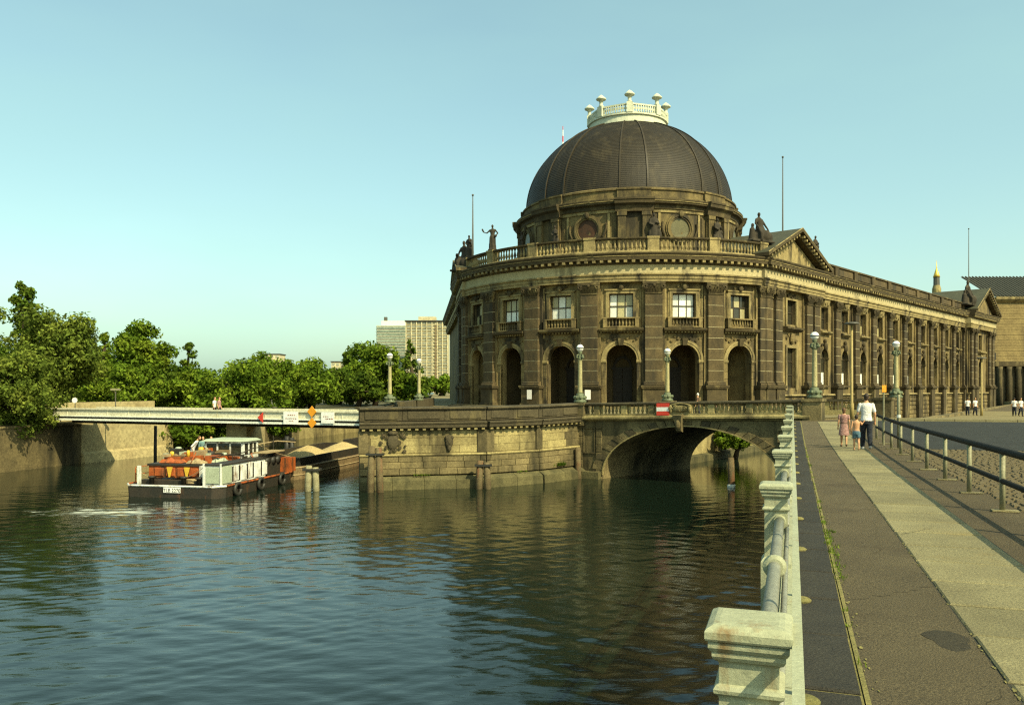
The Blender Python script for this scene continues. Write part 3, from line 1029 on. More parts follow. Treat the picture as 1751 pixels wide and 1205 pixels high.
def window(M, uc, zb, zt, w, nx, ny, panes, depth, arch=False, fmat='winframe', bar=0.07):
    """frame mesh part with pane sub-parts; M rigid frame"""
    f = mfun(M)
    mb = MB()
    y0, y1 = -depth - .06, -depth + .06
    u0, u1 = uc - w / 2, uc + w / 2
    mb.box(u0, u0 + bar * 1.4, y0, y1, zb, zt); mb.box(u1 - bar * 1.4, u1, y0, y1, zb, zt)
    mb.box(u0 + bar * 1.4, u1 - bar * 1.4, y0, y1, zb, zb + bar * 1.5); mb.box(u0 + bar * 1.4, u1 - bar * 1.4, y0, y1, zt - bar * 1.3, zt)
    for i in range(1, nx):
        x = u0 + w * i / nx
        mb.box(x - bar / 2, x + bar / 2, y0 + .01, y1 - .01, zb + bar * 1.5, zt - bar * 1.3)
    for j in range(1, ny):
        z = zb + (zt - zb) * j / ny
        mb.box(u0 + bar * 1.4, u1 - bar * 1.4, y0 - .01, y1 + .015, z - bar * .7, z + bar * .7)
    if arch:
        arch_ring(mb, uc, zt, w / 2 - bar * 1.4, w / 2 + .02, y0, y1, 12)
        mb.box(uc - bar / 2, uc + bar / 2, y0 + .01, y1 - .01, zt, zt + w / 2 - bar)
    fr = mb.map(f).build("window", MT[fmat], mus)
    for i in range(nx):
        for j in range(ny):
            a, b = u0 + w * i / nx + .02, u0 + w * (i + 1) / nx - .02
            c, d = zb + (zt - zb) * j / ny + .02, zb + (zt - zb) * (j + 1) / ny - .02
            tl = rr.uniform(-.008, .008)
            m_ = panes(i, j)
            MB().add([(a, -depth - .01, c), (b, -depth - .01 + tl, c), (b, -depth - .01 + tl, d), (a, -depth - .01, d),
                      (a, -depth - .03, c), (b, -depth - .03, c), (b, -depth - .03, d), (a, -depth - .03, d)],
                     [(0, 1, 2, 3), (7, 6, 5, 4), (0, 4, 5, 1), (2, 6, 7, 3)]).map(f).build("pane", MT[m_], fr)
    if arch:
        pts = [(uc + (w / 2 - .04) * math.cos(math.pi * i / 12), zt + (w / 2 - .04) * math.sin(math.pi * i / 12)) for i in range(13)]
        MB().plate(pts, -depth - .03, -depth - .01).map(f).build("pane", MT[panes(0, ny)], fr)
    return fr


# --- round front: pilasters, bays
A0 = -160.4
DA = 17.333
for k in range(7):
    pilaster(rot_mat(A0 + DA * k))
HB = R(DA) * RW / 2


def carved(mb, u0, u1, z0, z1, w, n, sd_):
    """relief ornament: scrolls and bosses"""
    r_ = random.Random(sd_)
    for i in range(n):
        u = u0 + (u1 - u0) * (i + .5) / n
        z = z0 + (z1 - z0) * (.5 + .28 * math.sin(i * 2.1))
        rr_ = min((u1 - u0) / n, z1 - z0) * r_.uniform(.3, .5)
        pts = [(u + rr_ * math.cos(a) * (1 - a / 12), w + .03, z + rr_ * math.sin(a) * (1 - a / 12)) for a in np.linspace(0, 8, 12)]
        mb.tube(pts, rr_ * .28, 5)
        mb.ell((u, w + .02, z), rr_ * .5, .07, rr_ * .5, 6, 4)
    return mb


bright = {3: 'blind', 4: 'blind', 2: 'blind', 1: 'mix', 5: 'dim', 0: 'dim'}
for k in range(6):
    ac = A0 + DA * (k + .5)
    f = rot_map(ac)
    M = rot_mat(ac)
    DW, ZS = 3.0, 8.65
    WW, WB, WT = 2.34, 12.72, 15.12
    wl_ = MB()
    wall_open(wl_, -HB, HB, Z0, 16.25, [(0, DW, Z0, ZS, True), (0, WW, WB, WT, False)], 0.75, 0.6)
    wl_.map(f).build("bay_wall", MT['wall'], mus)
    # piers beside the door, laid in blocks
    for sx in (-1, 1):
        zc = Z0 + .05
        while zc < ZS - .35:
            h = min(.72, ZS - .3 - zc)
            MB().cbox(min(sx * 1.5, sx * 1.93), max(sx * 1.5, sx * 1.93), -.2, .12, zc + .008, zc + h - .008, .018).map(f).build("stone_block", MT['wall'], mus)
            zc += h
        a, b = min(sx * 1.46, sx * 1.97), max(sx * 1.46, sx * 1.97)
        MB().sweep([(-.2, ZS - .3), (.14, ZS - .3), (.2, ZS - .2), (.2, ZS - .05), (.14, ZS), (-.2, ZS)], [a, b]).map(f).build("impost", MT['light'], mus)
        # flat frame strips flanking the upper storey
        MB().box(min(sx * 1.93, sx * 1.78), max(sx * 1.93, sx * 1.78), -.1, .07, 10.9, 15.95).map(f).build("wall_strip", MT['light'], mus)
    am = MB()
    arch_ring(am, 0, ZS, 1.5, 1.78, -.2, .12, 20)
    arch_ring(am, 0, ZS, 1.7, 1.93, -.2, .17, 20)
    am.map(f).build("archivolt", MT['light'], mus)
    MB().add([(-.2, 0, 10.05), (.2, 0, 10.05), (.3, 0, 10.75), (-.3, 0, 10.75), (-.2, .3, 10.05), (.2, .3, 10.05), (.3, .42, 10.75), (-.3, .42, 10.75)],
             [(4, 5, 6, 7), (0, 4, 7, 3), (5, 1, 2, 6), (0, 1, 5, 4), (7, 6, 2, 3)]).map(f).build("keystone", MT['dark'], mus)
    cm = MB()
    for sx in (-1, 1):
        carved(cm, sx * .45, sx * 1.7, 10.3, 11.2, .06, 4, k * 7 + sx)
    cm.box(-1.9, 1.9, 0, .05, 10.75, 11.3)
    cm.map(f).build("carved_panel", MT['wall'], mus)
    MB().sweep([(-.1, 11.25), (.2, 11.25), (.3, 11.38), (.62, 11.45), (.7, 11.6), (.7, 11.7), (.1, 11.78), (-.1, 11.78)], [-2.1, -1, 0, 1, 2.1]).map(f).build("hood_ledge", MT['dark'], mus)
    dm = MB()
    for i in range(13):
        u = -1.9 + 3.8 * i / 12
        dm.box(u - .07, u + .07, .05, .42, 11.28, 11.42)
    dm.map(f).build("ledge_dentils", MT['light'], mus)["kind"] = "stuff"
    bl = MB()
    bl.box(-1.7, -1.32, .05, .5, 11.8, 12.66); bl.box(1.32, 1.7, .05, .5, 11.8, 12.66)
    bl.box(-1.75, 1.75, .03, .54, 12.66, 12.78); bl.box(-1.32, 1.32, .1, .46, 11.8, 11.92)
    balusters(bl, -1.3, 1.3, 11.92, 12.66, .28, .29, .1)
    bl.map(f).build("window_balustrade", MT['wall'], mus)
    sm = MB()
    for sx in (-1, 1):
        sm.box(min(sx * WW / 2, sx * (WW / 2 + .3)), max(sx * WW / 2, sx * (WW / 2 + .3)), -.2, .14, 12.8, 15.42)
        sm.box(min(sx * (WW / 2 + .3), sx * (WW / 2 + .42)), max(sx * (WW / 2 + .3), sx * (WW / 2 + .42)), -.2, .08, 12.8, 15.3)
    sm.box(-WW / 2, WW / 2, -.2, .14, WT, 15.42)
    sm.box(-WW / 2 - .42, WW / 2 + .42, -.2, .26, 15.42, 15.56)
    sm.map(f).build("window_surround", MT['light'], mus)
    km = MB()
    carved(km, -.8, .8, 15.5, 16.1, .16, 5, 90 + k)
    km.ell((0, .26, 15.75), .26, .16, .3, 8, 6)
    km.map(f).build("carved_crest", MT['dark'], mus)
    kind = bright[k]
    if kind == 'blind': pn = lambda i, j: 'blind' if rr.random() < .82 else 'blind2'  # scattered ochre panes put reflection differences into the pane colour
    elif kind == 'mix': pn = lambda i, j: 'blind' if j == 0 else 'blind2'
    else: pn = lambda i, j: 'blind2' if (i + j) % 2 == 0 else 'glass'
    window(M, 0, WB, WT, WW, 3, 2, pn, .45)
    # porch behind the arch
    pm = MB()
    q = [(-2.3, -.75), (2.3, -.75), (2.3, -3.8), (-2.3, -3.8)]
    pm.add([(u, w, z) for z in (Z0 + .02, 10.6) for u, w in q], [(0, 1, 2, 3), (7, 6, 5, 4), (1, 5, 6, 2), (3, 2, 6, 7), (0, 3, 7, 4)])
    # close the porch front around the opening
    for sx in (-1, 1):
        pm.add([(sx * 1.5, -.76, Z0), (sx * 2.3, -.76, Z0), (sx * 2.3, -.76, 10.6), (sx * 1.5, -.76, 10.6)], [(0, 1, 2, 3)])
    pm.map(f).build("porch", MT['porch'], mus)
    dr = MB()
    dr.box(-1.15, -.03, -3.78, -3.66, Z0 + .05, 7.8); dr.box(.03, 1.15, -3.78, -3.66, Z0 + .05, 7.8)
    for sx in (-1, 1):
        for zz in (4.3, 5.5, 6.7):
            dr.box(min(sx * .2, sx * .98), max(sx * .2, sx * .98), -3.7, -3.62, zz, zz + .95)
    dr.box(-1.35, 1.35, -3.78, -3.6, 7.8, 8.0)
    arch_ring(dr, 0, 8.0, 0.9, 1.15, -3.79, -3.64, 12)
    dr.map(f).build("door", MT['door'], mus)

# low steps before the doors
st = MB()
for i, (r_, z_) in enumerate(((22.4, 3.98), (22.0, 4.1))):
    st.lathe([(RW - .2, z_), (r_, z_), (r_, z_ - .2)], 40, CC, R(-163), R(-54))
st.build("steps", MT['quay'], mus)


# --- entablature and balustrade along any frame
def entablature(f, us, dent_u, dw=0.0):
    MB().sweep([(-.3, 16.2), (.62 + dw, 16.2), (.62 + dw, 16.46), (.68 + dw, 16.48), (.68 + dw, 16.76), (.80 + dw, 16.84), (.80 + dw, 16.98), (-.3, 16.98)], us).map(f).build("architrave", MT['light'], mus)
    MB().sweep([(-.3, 16.983), (.62 + dw, 16.983), (.62 + dw, 17.85), (-.3, 17.85)], us).map(f).build("frieze", MT['frieze'], mus)
    MB().sweep([(-.3, 17.853), (.72 + dw, 17.853), (.8 + dw, 17.95), (.8 + dw, 18.22), (-.3, 18.22)], us).map(f).build("bed_moulding", MT['dark'], mus)
    mb = MB()
    for u in dent_u:
        mb.box(u - .15, u + .15, .6 + dw, 1.2 + dw, 18.0, 18.24)
    mb.map(f).build("modillions", MT['light'], mus)["kind"] = "stuff"
    MB().sweep([(-.3, 18.25), (1.22 + dw, 18.25), (1.25 + dw, 18.55), (1.28 + dw, 18.6), (1.42 + dw, 18.82), (1.42 + dw, 18.92), (.6, 19.02), (-.3, 19.02)], us).map(f).build("cornice", MT['dark'], mus)
    MB().sweep([(1.26 + dw, 18.57), (1.3 + dw, 18.57), (1.3 + dw, 18.63), (1.26 + dw, 18.63)], us).map(f).build("cornice_fillet", MT['light'], mus)


f = rot_map(-108.4)
ua, ub = R(-160.9 + 108.4) * RW, R(-56.6 + 108.4) * RW
NS = 44
us = [ua + (ub - ua) * i / NS for i in range(NS + 1)]
nd = int((ub - ua) / .72)
entablature(f, us, [ua + (ub - ua) * (i + .5) / nd for i in range(nd)])
MB().sweep([(-.8, 19.02), (.42, 19.02), (.42, 19.2), (.34, 19.26), (-.8, 19.26)], us).map(f).build("balustrade_plinth", MT['light'], mus)
for k in range(6):
    ac = A0 + DA * (k + .5)
    g_ = rot_map(ac)
    bm_ = MB()
    balusters(bm_, -HB + .62, HB - .62, 19.26, 20.36, .05, .40, .15)
    bm_.map(g_).build("balusters", MT['light'], mus)["kind"] = "stuff"
    MB().sweep([(-.2, 20.36), (.3, 20.36), (.36, 20.45), (.36, 20.56), (-.26, 20.6), (-.2, 20.36)][:5], [-HB + .55, -1, 0, 1, HB - .55]).map(g_).build("balustrade_rail", MT['dark'], mus)
ped_me = MB().box(-.56, .56, -.6, .34, 19.26, 20.42).box(-.61, .61, -.66, .4, 20.42, 20.63).mesh("balustrade_pedestal", MT['light'])
for k in range(7):
    inst("balustrade_pedestal", ped_me, mus, rot_mat(A0 + DA * k))

# roof deck of the round part
MB().lathe([(0.01, 19.1), (20.6, 19.04)], 60, CC).build("roof_deck", MT['roof_green'], mus)


# --- drum and dome
def rot_ring(prof, name, mat, n=96, smooth=False):
    return MB().lathe(prof, n, CC).build(name, MT[mat], mus, smooth)


rot_ring([(12.87, 19.0), (12.87, 24.95)], "drum_wall", 'drum')
rot_ring([(12.9, 24.6), (13.0, 24.62), (13.02, 24.9), (13.12, 24.95)], "drum_architrave", 'light')
rot_ring([(12.9, 24.95), (13.1, 24.98), (13.1, 25.3), (13.2, 25.4), (13.52, 25.5), (13.55, 25.75), (13.62, 25.82), (13.62, 25.95), (12.9, 26.05)], "drum_cornice", 'dark')
rot_ring([(13.56, 25.66), (13.63, 25.7), (13.63, 25.76), (13.56, 25.78)], "cornice_fillet", 'light')
rot_ring([(12.9, 26.0), (12.9, 26.25), (12.72, 26.3), (12.72, 27.0), (12.86, 27.05), (12.86, 27.22), (12.4, 27.42)], "attic_ring", 'drum')
rot_ring([(13.1, 20.3), (13.2, 20.4), (13.2, 20.7), (12.87, 20.75)], "drum_plinth", 'light')
OC = [-117.4 + 45 * i for i in range(-3, 5)]
for a in OC:
    g_ = rot_map(a, 12.87)
    om = MB()
    for (r0, r1, w1) in ((1.12, 1.3, .16), (1.3, 1.52, .26), (1.52, 1.66, .14)):
        arch_ring(om, 0, 22.95, r0, r1, -.1, w1, 28, 0, 2 * math.pi)
    om.map(g_).build("oculus_frame", MT['drum'] if a > -100 else MT['drum'], mus)
    pts = [(1.13 * math.cos(2 * math.pi * i / 24), 22.95 + 1.13 * math.sin(2 * math.pi * i / 24)) for i in range(24)]
    MB().plate(pts, .012, .03).map(g_).build("oculus_pane", MT['oculus_red'] if abs(a + 117.4) < 1 else MT['oculus_grey'], mus)
    km = MB()
    carved(km, -.5, .5, 24.3, 24.8, .2, 3, int(a))
    km.ell((0, .3, 24.5), .3, .2, .38, 8, 6)
    for sx in (-1, 1):
        pts = [(sx * (1.75 + .35 * math.sin(t * 2.2)), .15, 22.1 + 1.5 * t) for t in np.linspace(0, 1, 8)]
        km.tube(pts, .12, 6)
    km.map(g_).build("oculus_crest", MT['dark'], mus)["kind"] = "stuff"
    # framed panels at each side of the oculus
    for sx in (-1, 1):
        MB().box(min(sx * 2.25, sx * 2.5), max(sx * 2.25, sx * 2.5), -.05, .12, 20.75, 24.55).map(g_).build("panel_strip", MT['light'], mus)
        MB().cbox(min(sx * 2.75, sx * 3.25), max(sx * 2.75, sx * 3.25), -.05, .1, 21.2, 24.3, .05).map(g_).build("drum_panel", MT['drum'], mus)
    # projecting pier between the oculi
    b = a + 22.5
    g2 = rot_map(b, 12.87)
    MB().box(-1.75, 1.75, -.2, .3, 20.2, 24.6).map(g2).build("drum_pier", MT['drum'], mus)
    for sx in (-1, 1):
        pb = MB()
        pb.box(sx * 1.25 - .42, sx * 1.25 + .42, .25, .55, 20.75, 24.2)
        pb.box(sx * 1.25 - .5, sx * 1.25 + .5, .25, .64, 24.2, 24.6)
        pb.box(sx * 1.25 - .5, sx * 1.25 + .5, .25, .64, 20.4, 20.75)
        pb.map(g2).build("drum_pilaster", MT['drum'], mus)
    MB().sweep([(0, 24.6), (.66, 24.62), (.7, 24.95), (.78, 25.2), (1.1, 25.42), (1.14, 25.72), (1.22, 25.8), (1.22, 25.98), (0, 26.06)], [-1.95, 0, 1.95]).map(g2).build("cornice_break", MT['dark'], mus)
    MB().sweep([(-.3, 26.06), (.2, 26.06), (.2, 26.3), (.1, 26.34), (.1, 27.0), (.2, 27.06), (.2, 27.24), (-.3, 27.34)], [-1.8, 0, 1.8]).map(g2).build("attic_break", MT['drum'], mus)
# dome in lapped slate courses
DR, DH, DZ = 12.3, 10.5, 27.3
prof = []
NC = 56
for i in range(NC):
    t0, t1 = R(0 + 67.5 * i / NC), R(67.5 * (i + 1) / NC)
    r0, z0_ = DR * math.cos(t0), DZ + DH * math.sin(t0)
    r1, z1_ = DR * math.cos(t1), DZ + DH * math.sin(t1)
    prof += [(r0 + .035, z0_), (r1 + .008, z1_)]
rot_ring(prof, "dome_slates", 'slate', 128)


def rib(a, w, h, mat):
    mb = MB()
    vs, fs = [], []
    for i in range(25):
        t = R(67.5 * i / 24)
        r_, z_ = DR * math.cos(t), DZ + DH * math.sin(t)
        nx_, nz_ = math.cos(t) / DR, math.sin(t) / DH
        l_ = math.hypot(nx_, nz_); nx_, nz_ = nx_ / l_, nz_ / l_
        ww = w * (0.45 + 0.55 * math.cos(t))
        for (dw_, dh_) in ((-ww, 0), (-ww, h), (ww, h), (ww, 0)):
            rr2 = r_ + nx_ * dh_
            aa = R(a)
            vs.append((CC[0] + rr2 * math.cos(aa) - dw_ * math.sin(aa), CC[1] + rr2 * math.sin(aa) + dw_ * math.cos(aa), z_ + nz_ * dh_))
    for i in range(24):
        for k_ in range(3):
            fs.append((i * 4 + k_, i * 4 + k_ + 1, (i + 1) * 4 + k_ + 1, (i + 1) * 4 + k_))
    mb.add(vs, fs).build("dome_rib", MT[mat], mus)


for a in OC:
    b = a + 22.5
    rib(b - 7, .09, .12, 'rail_trim')
    rib(b + 7, .09, .12, 'rail_trim')
# lantern gallery
rot_ring([(4.95, 36.65), (4.95, 36.85), (4.72, 37.0), (4.66, 37.75), (4.85, 37.82), (4.85, 37.98), (4.2, 38.0)], "lantern_base", 'copper', 48)
MB().lathe([(0.01, 38.0), (4.6, 38.0)], 40, CC).build("lantern_floor", MT['roof_green'], mus)
for i in range(8):
    a = -95 + 45 * i
    g_ = rot_map(a + 22.5, 4.6)
    lb = MB()
    hw = R(22.5) * 4.6 - .32
    lb.box(-hw, hw, -.14, .14, 37.99, 38.16); lb.box(-hw, hw, -.16, .16, 38.92, 39.1)
    for j in range(10):
        u = -hw + 2 * hw * (j + .5) / 10
        lb.box(u - .06, u + .06, -.05, .05, 38.16, 38.92)
        lb.box(u - .14, u + .14, -.03, .03, 38.42, 38.66)
    sm_ = MB()
    lb.map(g_).build("lantern_railing", MT['copper'], mus)
    cx, cy = CC[0] + 4.62 * math.cos(R(a)), CC[1] + 4.62 * math.sin(R(a))
    MB().box(-.34, .34, -.3, .3, 37.99, 39.2).map(rot_map(a, 4.62)).build("lantern_post", MT['copper'], mus)
    MB().lathe([(.26, 39.2), (.3, 39.3), (.2, 39.4), (.22, 39.75), (.34, 39.9), (.58, 40.0), (.62, 40.12), (.5, 40.22), (.3, 40.42), (.08, 40.6), (.01, 40.62)], 12, (cx, cy)).build("lantern_urn", MT['copper'], mus, True)


# --- straight wings
NA = -42.5           # right facade normal
NL = -173.5          # left facade normal
DIST = 19.4


def wing_bay(Mb, f, uc, zlow, lower_white=True, wdt=6.26):
    """one bay of the long facade between two pilasters"""
    w2 = wdt / 2
    wl2 = MB()
    wall_open(wl2, uc - w2, uc + w2, 5.0, 16.25, [(uc, 2.1, 6.25, 9.45, True), (uc, 2.1, 12.75, 15.3, False)], .5, 3)
    wl2.map(f).build("bay_wall", MT['wall'], mus)
    am = MB()
    arch_ring(am, uc, 9.45, 1.05, 1.35, -.1, .14, 14)
    for sx in (-1, 1):
        a, b = sorted((uc + sx * 1.05, uc + sx * 1.35))
        am.box(a, b, -.1, .1, 6.2, 9.3)
        am.box(a - .04, b + .04, -.1, .18, 9.3, 9.47)
    am.map(f).build("archivolt", MT['wall'], mus)
    km = MB()
    km.ell((uc, .25, 10.75), .34, .26, .5, 8, 6)
    km.ell((uc, .22, 11.4), .24, .2, .28, 8, 6)
    carved(km, uc - .9, uc + .9, 10.5, 11.3, .05, 4, int(uc * 10))
    km.map(f).build("carved_head", MT['dark'], mus)
    MB().sweep([(-.1, 12.15), (.2, 12.15), (.5, 12.35), (.52, 12.5), (-.1, 12.58)], [uc - 1.6, uc + 1.6]).map(f).build("hood_ledge", MT['light'], mus)
    sm = MB()
    for sx in (-1, 1):
        a, b = sorted((uc + sx * 1.05, uc + sx * 1.33))
        sm.box(a, b, -.1, .12, 12.6, 15.4)
    sm.box(uc - 1.05, uc + 1.05, -.1, .12, 15.3, 15.4)
    sm.map(f).build("window_surround", MT['wall'], mus)
    km = MB()
    km.add([(uc - .7, 0, 15.2), (uc + .7, 0, 15.2), (uc + .9, 0, 16.1), (uc - .9, 0, 16.1), (uc - .6, .3, 15.35), (uc + .6, .3, 15.35), (uc + .8, .5, 16.1), (uc - .8, .5, 16.1)],
           [(4, 5, 6, 7), (0, 4, 7, 3), (5, 1, 2, 6), (0, 1, 5, 4)])
    carved(km, uc - .6, uc + .6, 15.4, 16.0, .42, 3, int(uc * 3))
    km.map(f).build("carved_keystone", MT['light'], mus)
    MB().box(uc - 1.35, uc + 1.35, -.1, .3, 6.02, 6.22).map(f).build("sill", MT['dark'], mus)
    window(Mb, uc, 12.75, 15.3, 2.1, 2, 2, lambda i, j: 'glass' if rr.random() < .75 else 'blind2', .4)
    window(Mb, uc, 6.25, 9.45, 2.1, 2, 2, lambda i, j: ('blind' if (j == 0 and lower_white) else 'glass'), .4, True)


def rustic(f, u0, u1, z0, z1, dw, name="rusticated_base"):
    mb = MB()
    z = z0
    row = 0
    while z < z1 - .1:
        h = min(.62, z1 - z)
        u = u0 + (0 if row % 2 else -.7)
        while u < u1:
            a, b = max(u, u0), min(u + 1.4, u1)
            if b - a > .1:
                mb.cbox(a + .025, b - .025, -.1, .16 + dw + rr.uniform(0, .05), z + .03, z + h - .03, .07)
            u += 1.4
        z += h; row += 1
    o = mb.map(f).build(name, MT['wall'], mus)
    o["kind"] = "stuff"
    MB().box(u0, u1, -.4, .02 + dw, z0, z1).map(f).build("base_core", MT['quay_dark'], mus)
    MB().sweep([(-.1, z1), (.34 + dw, z1), (.42 + dw, z1 + .1), (.34 + dw, z1 + .22), (-.1, z1 + .24)], [u0, u1]).map(f).build("base_course", MT['light'], mus)


# right wing
Mr = flat_mat(NA, DIST)
fr_ = mfun(Mr)
UB0, UB1 = -5.45, 9.0
U1 = 8.72 + 6.26 * 10           # end of the long facade
# pediment bay (slightly proud)
Mb = flat_mat(NA, DIST + .35)
fb = mfun(Mb)
wb = MB()
wall_open(wb, UB0, UB1, Z0, 16.25, [(2.0, 2.3, 5.9, 10.2, False), (2.0, 2.3, 12.72, 15.3, False)], .5, 3)
wb.add([(UB0, 0, Z0), (UB0, -4, Z0), (UB0, -4, 16.25), (UB0, 0, 16.25)], [(0, 1, 2, 3)])
wb.add([(UB1, 0, Z0), (UB1, -2, Z0), (UB1, -2, 16.25), (UB1, 0, 16.25)], [(3, 2, 1, 0)])
wb.map(fb).build("bay_wall", MT['wall'], mus)
for u in (-4.3, -2.0, 5.8, 7.9):
    pilaster(Mb @ Matrix.Translation((u, 0, 0)), .9)
sm = MB()
for sx in (-1, 1):
    a, b = sorted((2 + sx * 1.15, 2 + sx * 1.5))
    sm.box(a, b, -.1, .14, 12.6, 15.5); sm.box(a, b, -.1, .14, 5.7, 10.5)
sm.box(.85, 3.15, -.1, .14, 15.3, 15.5); sm.box(.85, 3.15, -.1, .14, 10.2, 10.5)
sm.map(fb).build("window_surround", MT['light'], mus)
MB().sweep([(-.1, 11.95), (.25, 11.95), (.6, 12.2), (.62, 12.4), (-.1, 12.5)], [-.1, 4.1]).map(fb).build("hood_ledge", MT['dark'], mus)
km = MB(); carved(km, .6, 3.4, 10.6, 11.9, .08, 6, 5); km.ell((2, .2, 11.2), .5, .25, .6, 8, 6)
km.map(fb).build("carved_panel", MT['wall'], mus)
km = MB(); carved(km, .9, 3.1, 15.4, 16.1, .12, 5, 6)
km.map(fb).build("carved_crest", MT['dark'], mus)
window(Mb, 2.0, 12.72, 15.3, 2.3, 2, 2, lambda i, j: 'glass', .4)
window(Mb, 2.0, 5.9, 10.2, 2.3, 2, 3, lambda i, j: 'glass', .4)
nd = 20
entablature(fb, [UB0 - .25, UB1 + .35], [UB0 + (UB1 - UB0) * (i + .5) / nd for i in range(nd)], .1)


def pediment(f, u0, u1, z, h, w1, back, tm='light'):
    uc = (u0 + u1) / 2
    ptri = [(u0 + 1.5, z + .1), (u1 - 1.5, z + .1), (uc, z + h - .75)]
    MB().plate(ptri, -.2, .35).map(f).build("tympanum", MT[tm], mus)
    for sx in (-1, 1):
        e = u0 if sx < 0 else u1
        mb = MB()
        # raking cornice in two layers
        for (o0, o1, wv) in ((0.0, .32, w1), (-.34, 0.0, w1 - .45)):
            mb.plate([(e, z + max(o0, 0.0)), (e, z + .02 + o1 + .0), (uc, z + h + o1), (uc, z + h + o0)] if o0 >= 0 else
                     [(e + -sx * .9, z + .02), (e, z + .02), (uc, z + h), (uc, z + h - .42)], -.3, wv)
        mb.map(f).build("raking_cornice", MT['dark'], mus)
        dm = MB()
        for i in range(11):
            t = .12 + .8 * i / 10
            u = e + (uc - e) * t; zz = z + h * t
            dm.box(u - .13, u + .13, .3, w1 - .08, zz - .34, zz - .1)
        dm.map(f).build("modillions", MT['light'], mus)["kind"] = "stuff"
        MB().add([(e, w1, z + .36), (uc, w1, z + h + .36), (uc, -back, z + h + .36), (e, -back, z + .36),
                  (e, w1, z + .3), (uc, w1, z + h + .3), (uc, -back, z + h + .3), (e, -back, z + .3)],
                 [(0, 1, 2, 3), (7, 6, 5, 4), (0, 4, 5, 1), (2, 6, 7, 3)]).map(f).build("pediment_roof", MT['roof_green'], mus)
        MB().tube([(e, w1 - .03, z + .37), (uc, w1 - .03, z + h + .37)], .06, 6).map(f).build("roof_flashing", MT['light'], mus)
    MB().plate([(u0 + .4, z), (u1 - .4, z), (uc, z + h - .1)], -back, -back + .2).map(f).build("gable_back", MT['dark'], mus)


pediment(fb, UB0 - .9, UB1 + .9, 19.03, 3.5, 1.45, 7.5)

# long facade
for k in range(10):
    wing_bay(Mr, fr_, 8.72 + 6.26 * (k + .5), 5.0)
for k in range(1, 11):
    pilaster(Mr @ Matrix.Translation((8.72 + 6.26 * k, 0, 0)), .82, 'ped_low')
us = [UB1 + .3, U1 + .2]
nd = 78
entablature(fr_, us, [us[0] + (us[1] - us[0]) * (i + .5) / nd for i in range(nd)])
MB().sweep([(-.8, 19.02), (.42, 19.02), (.42, 19.26), (-.8, 19.26)], us).map(fr_).build("attic_plinth", MT['dark'], mus)
MB().sweep([(-.5, 19.26), (.1, 19.26), (.1, 20.3), (.3, 20.34), (.3, 20.52), (-.5, 20.56)], us).map(fr_).build("attic_wall", MT['dark'], mus)
pw = MB().cbox(-.55, .55, -.5, .34, 19.26, 20.3, .03).mesh("attic_pier", MT['pilaster'])
for k in range(11):
    inst("attic_pier", pw, mus, Mr @ Matrix.Translation((8.95 + 6.24 * k, 0, 0)))
    if k < 10:
        MB().cbox(9.9 + 6.24 * k, 14.3 + 6.24 * k, .05, .2, 19.42, 20.2, .04).map(fr_).build("attic_panel", MT['pilaster'], mus)
rustic(fr_, UB1 + .1, U1, -.3, 5.0, .12)
rustic(fb, UB0 - .2, UB1 + .1, Z0 - 3, 5.0, .12)
# end pavilion
Mp = flat_mat(NA, DIST + .9)
fpv = mfun(Mp)
E0, E1 = U1 - .1, 88.5
ec = (E0 + E1) / 2
wp = MB()
wall_open(wp, E0, E1, 5.0, 16.25, [(ec, 2.3, 6.2, 9.6, True), (ec, 2.3, 12.7, 15.3, False)], .5, 4)
wp.add([(E0, 0, -.3), (E0, -2, -.3), (E0, -2, 16.25), (E0, 0, 16.25)], [(0, 1, 2, 3)])
wp.add([(E1, 0, -.3), (E1, -24, -.3), (E1, -24, 19), (E1, 0, 19)], [(3, 2, 1, 0)])
wp.map(fpv).build("bay_wall", MT['wall'], mus)
for u in (E0 + 1.3, E0 + 3.8, E1 - 3.8, E1 - 1.3):
    pilaster(Mp @ Matrix.Translation((u, 0, 0)), .82, 'ped_low')
window(Mp, ec, 12.7, 15.3, 2.3, 2, 2, lambda i, j: 'glass', .4)
window(Mp, ec, 6.2, 9.6, 2.3, 2, 2, lambda i, j: 'glass', .4, True)
MB().sweep([(-.1, 12.0), (.25, 12.0), (.6, 12.2), (.62, 12.4), (-.1, 12.5)], [ec - 2.2, ec + 2.2]).map(fpv).build("hood_ledge", MT['light'], mus)
km = MB(); carved(km, ec - 1.6, ec + 1.6, 10.7, 11.8, .08, 5, 15); km.ell((ec, .2, 11.3), .5, .25, .6, 8, 6)
km.map(fpv).build("carved_panel", MT['light'], mus)
entablature(fpv, [E0 - .2, E1 + .3], [E0 + (E1 - E0) * (i + .5) / 24 for i in range(24)])
pediment(fpv, E0 + .6, E1 + .6, 19.03, 4.2, 1.45, 8, 'wall')
rustic(fpv, E0 - .2, E1 + .2, -.3, 5.0, .12)
# body and roof of the right wing
bm_ = MB()
bm_.box(UB0 + .6, E1 - .2, -22, -.55, -.3, 16.2)
bm_.map(fr_).build("wing_body", MT['quay_dark'], mus)
MB().box(UB0 - .1, E1, -22, -.3, 18.6, 19.02).map(fr_).build("roof_deck", MT['roof_green'], mus)

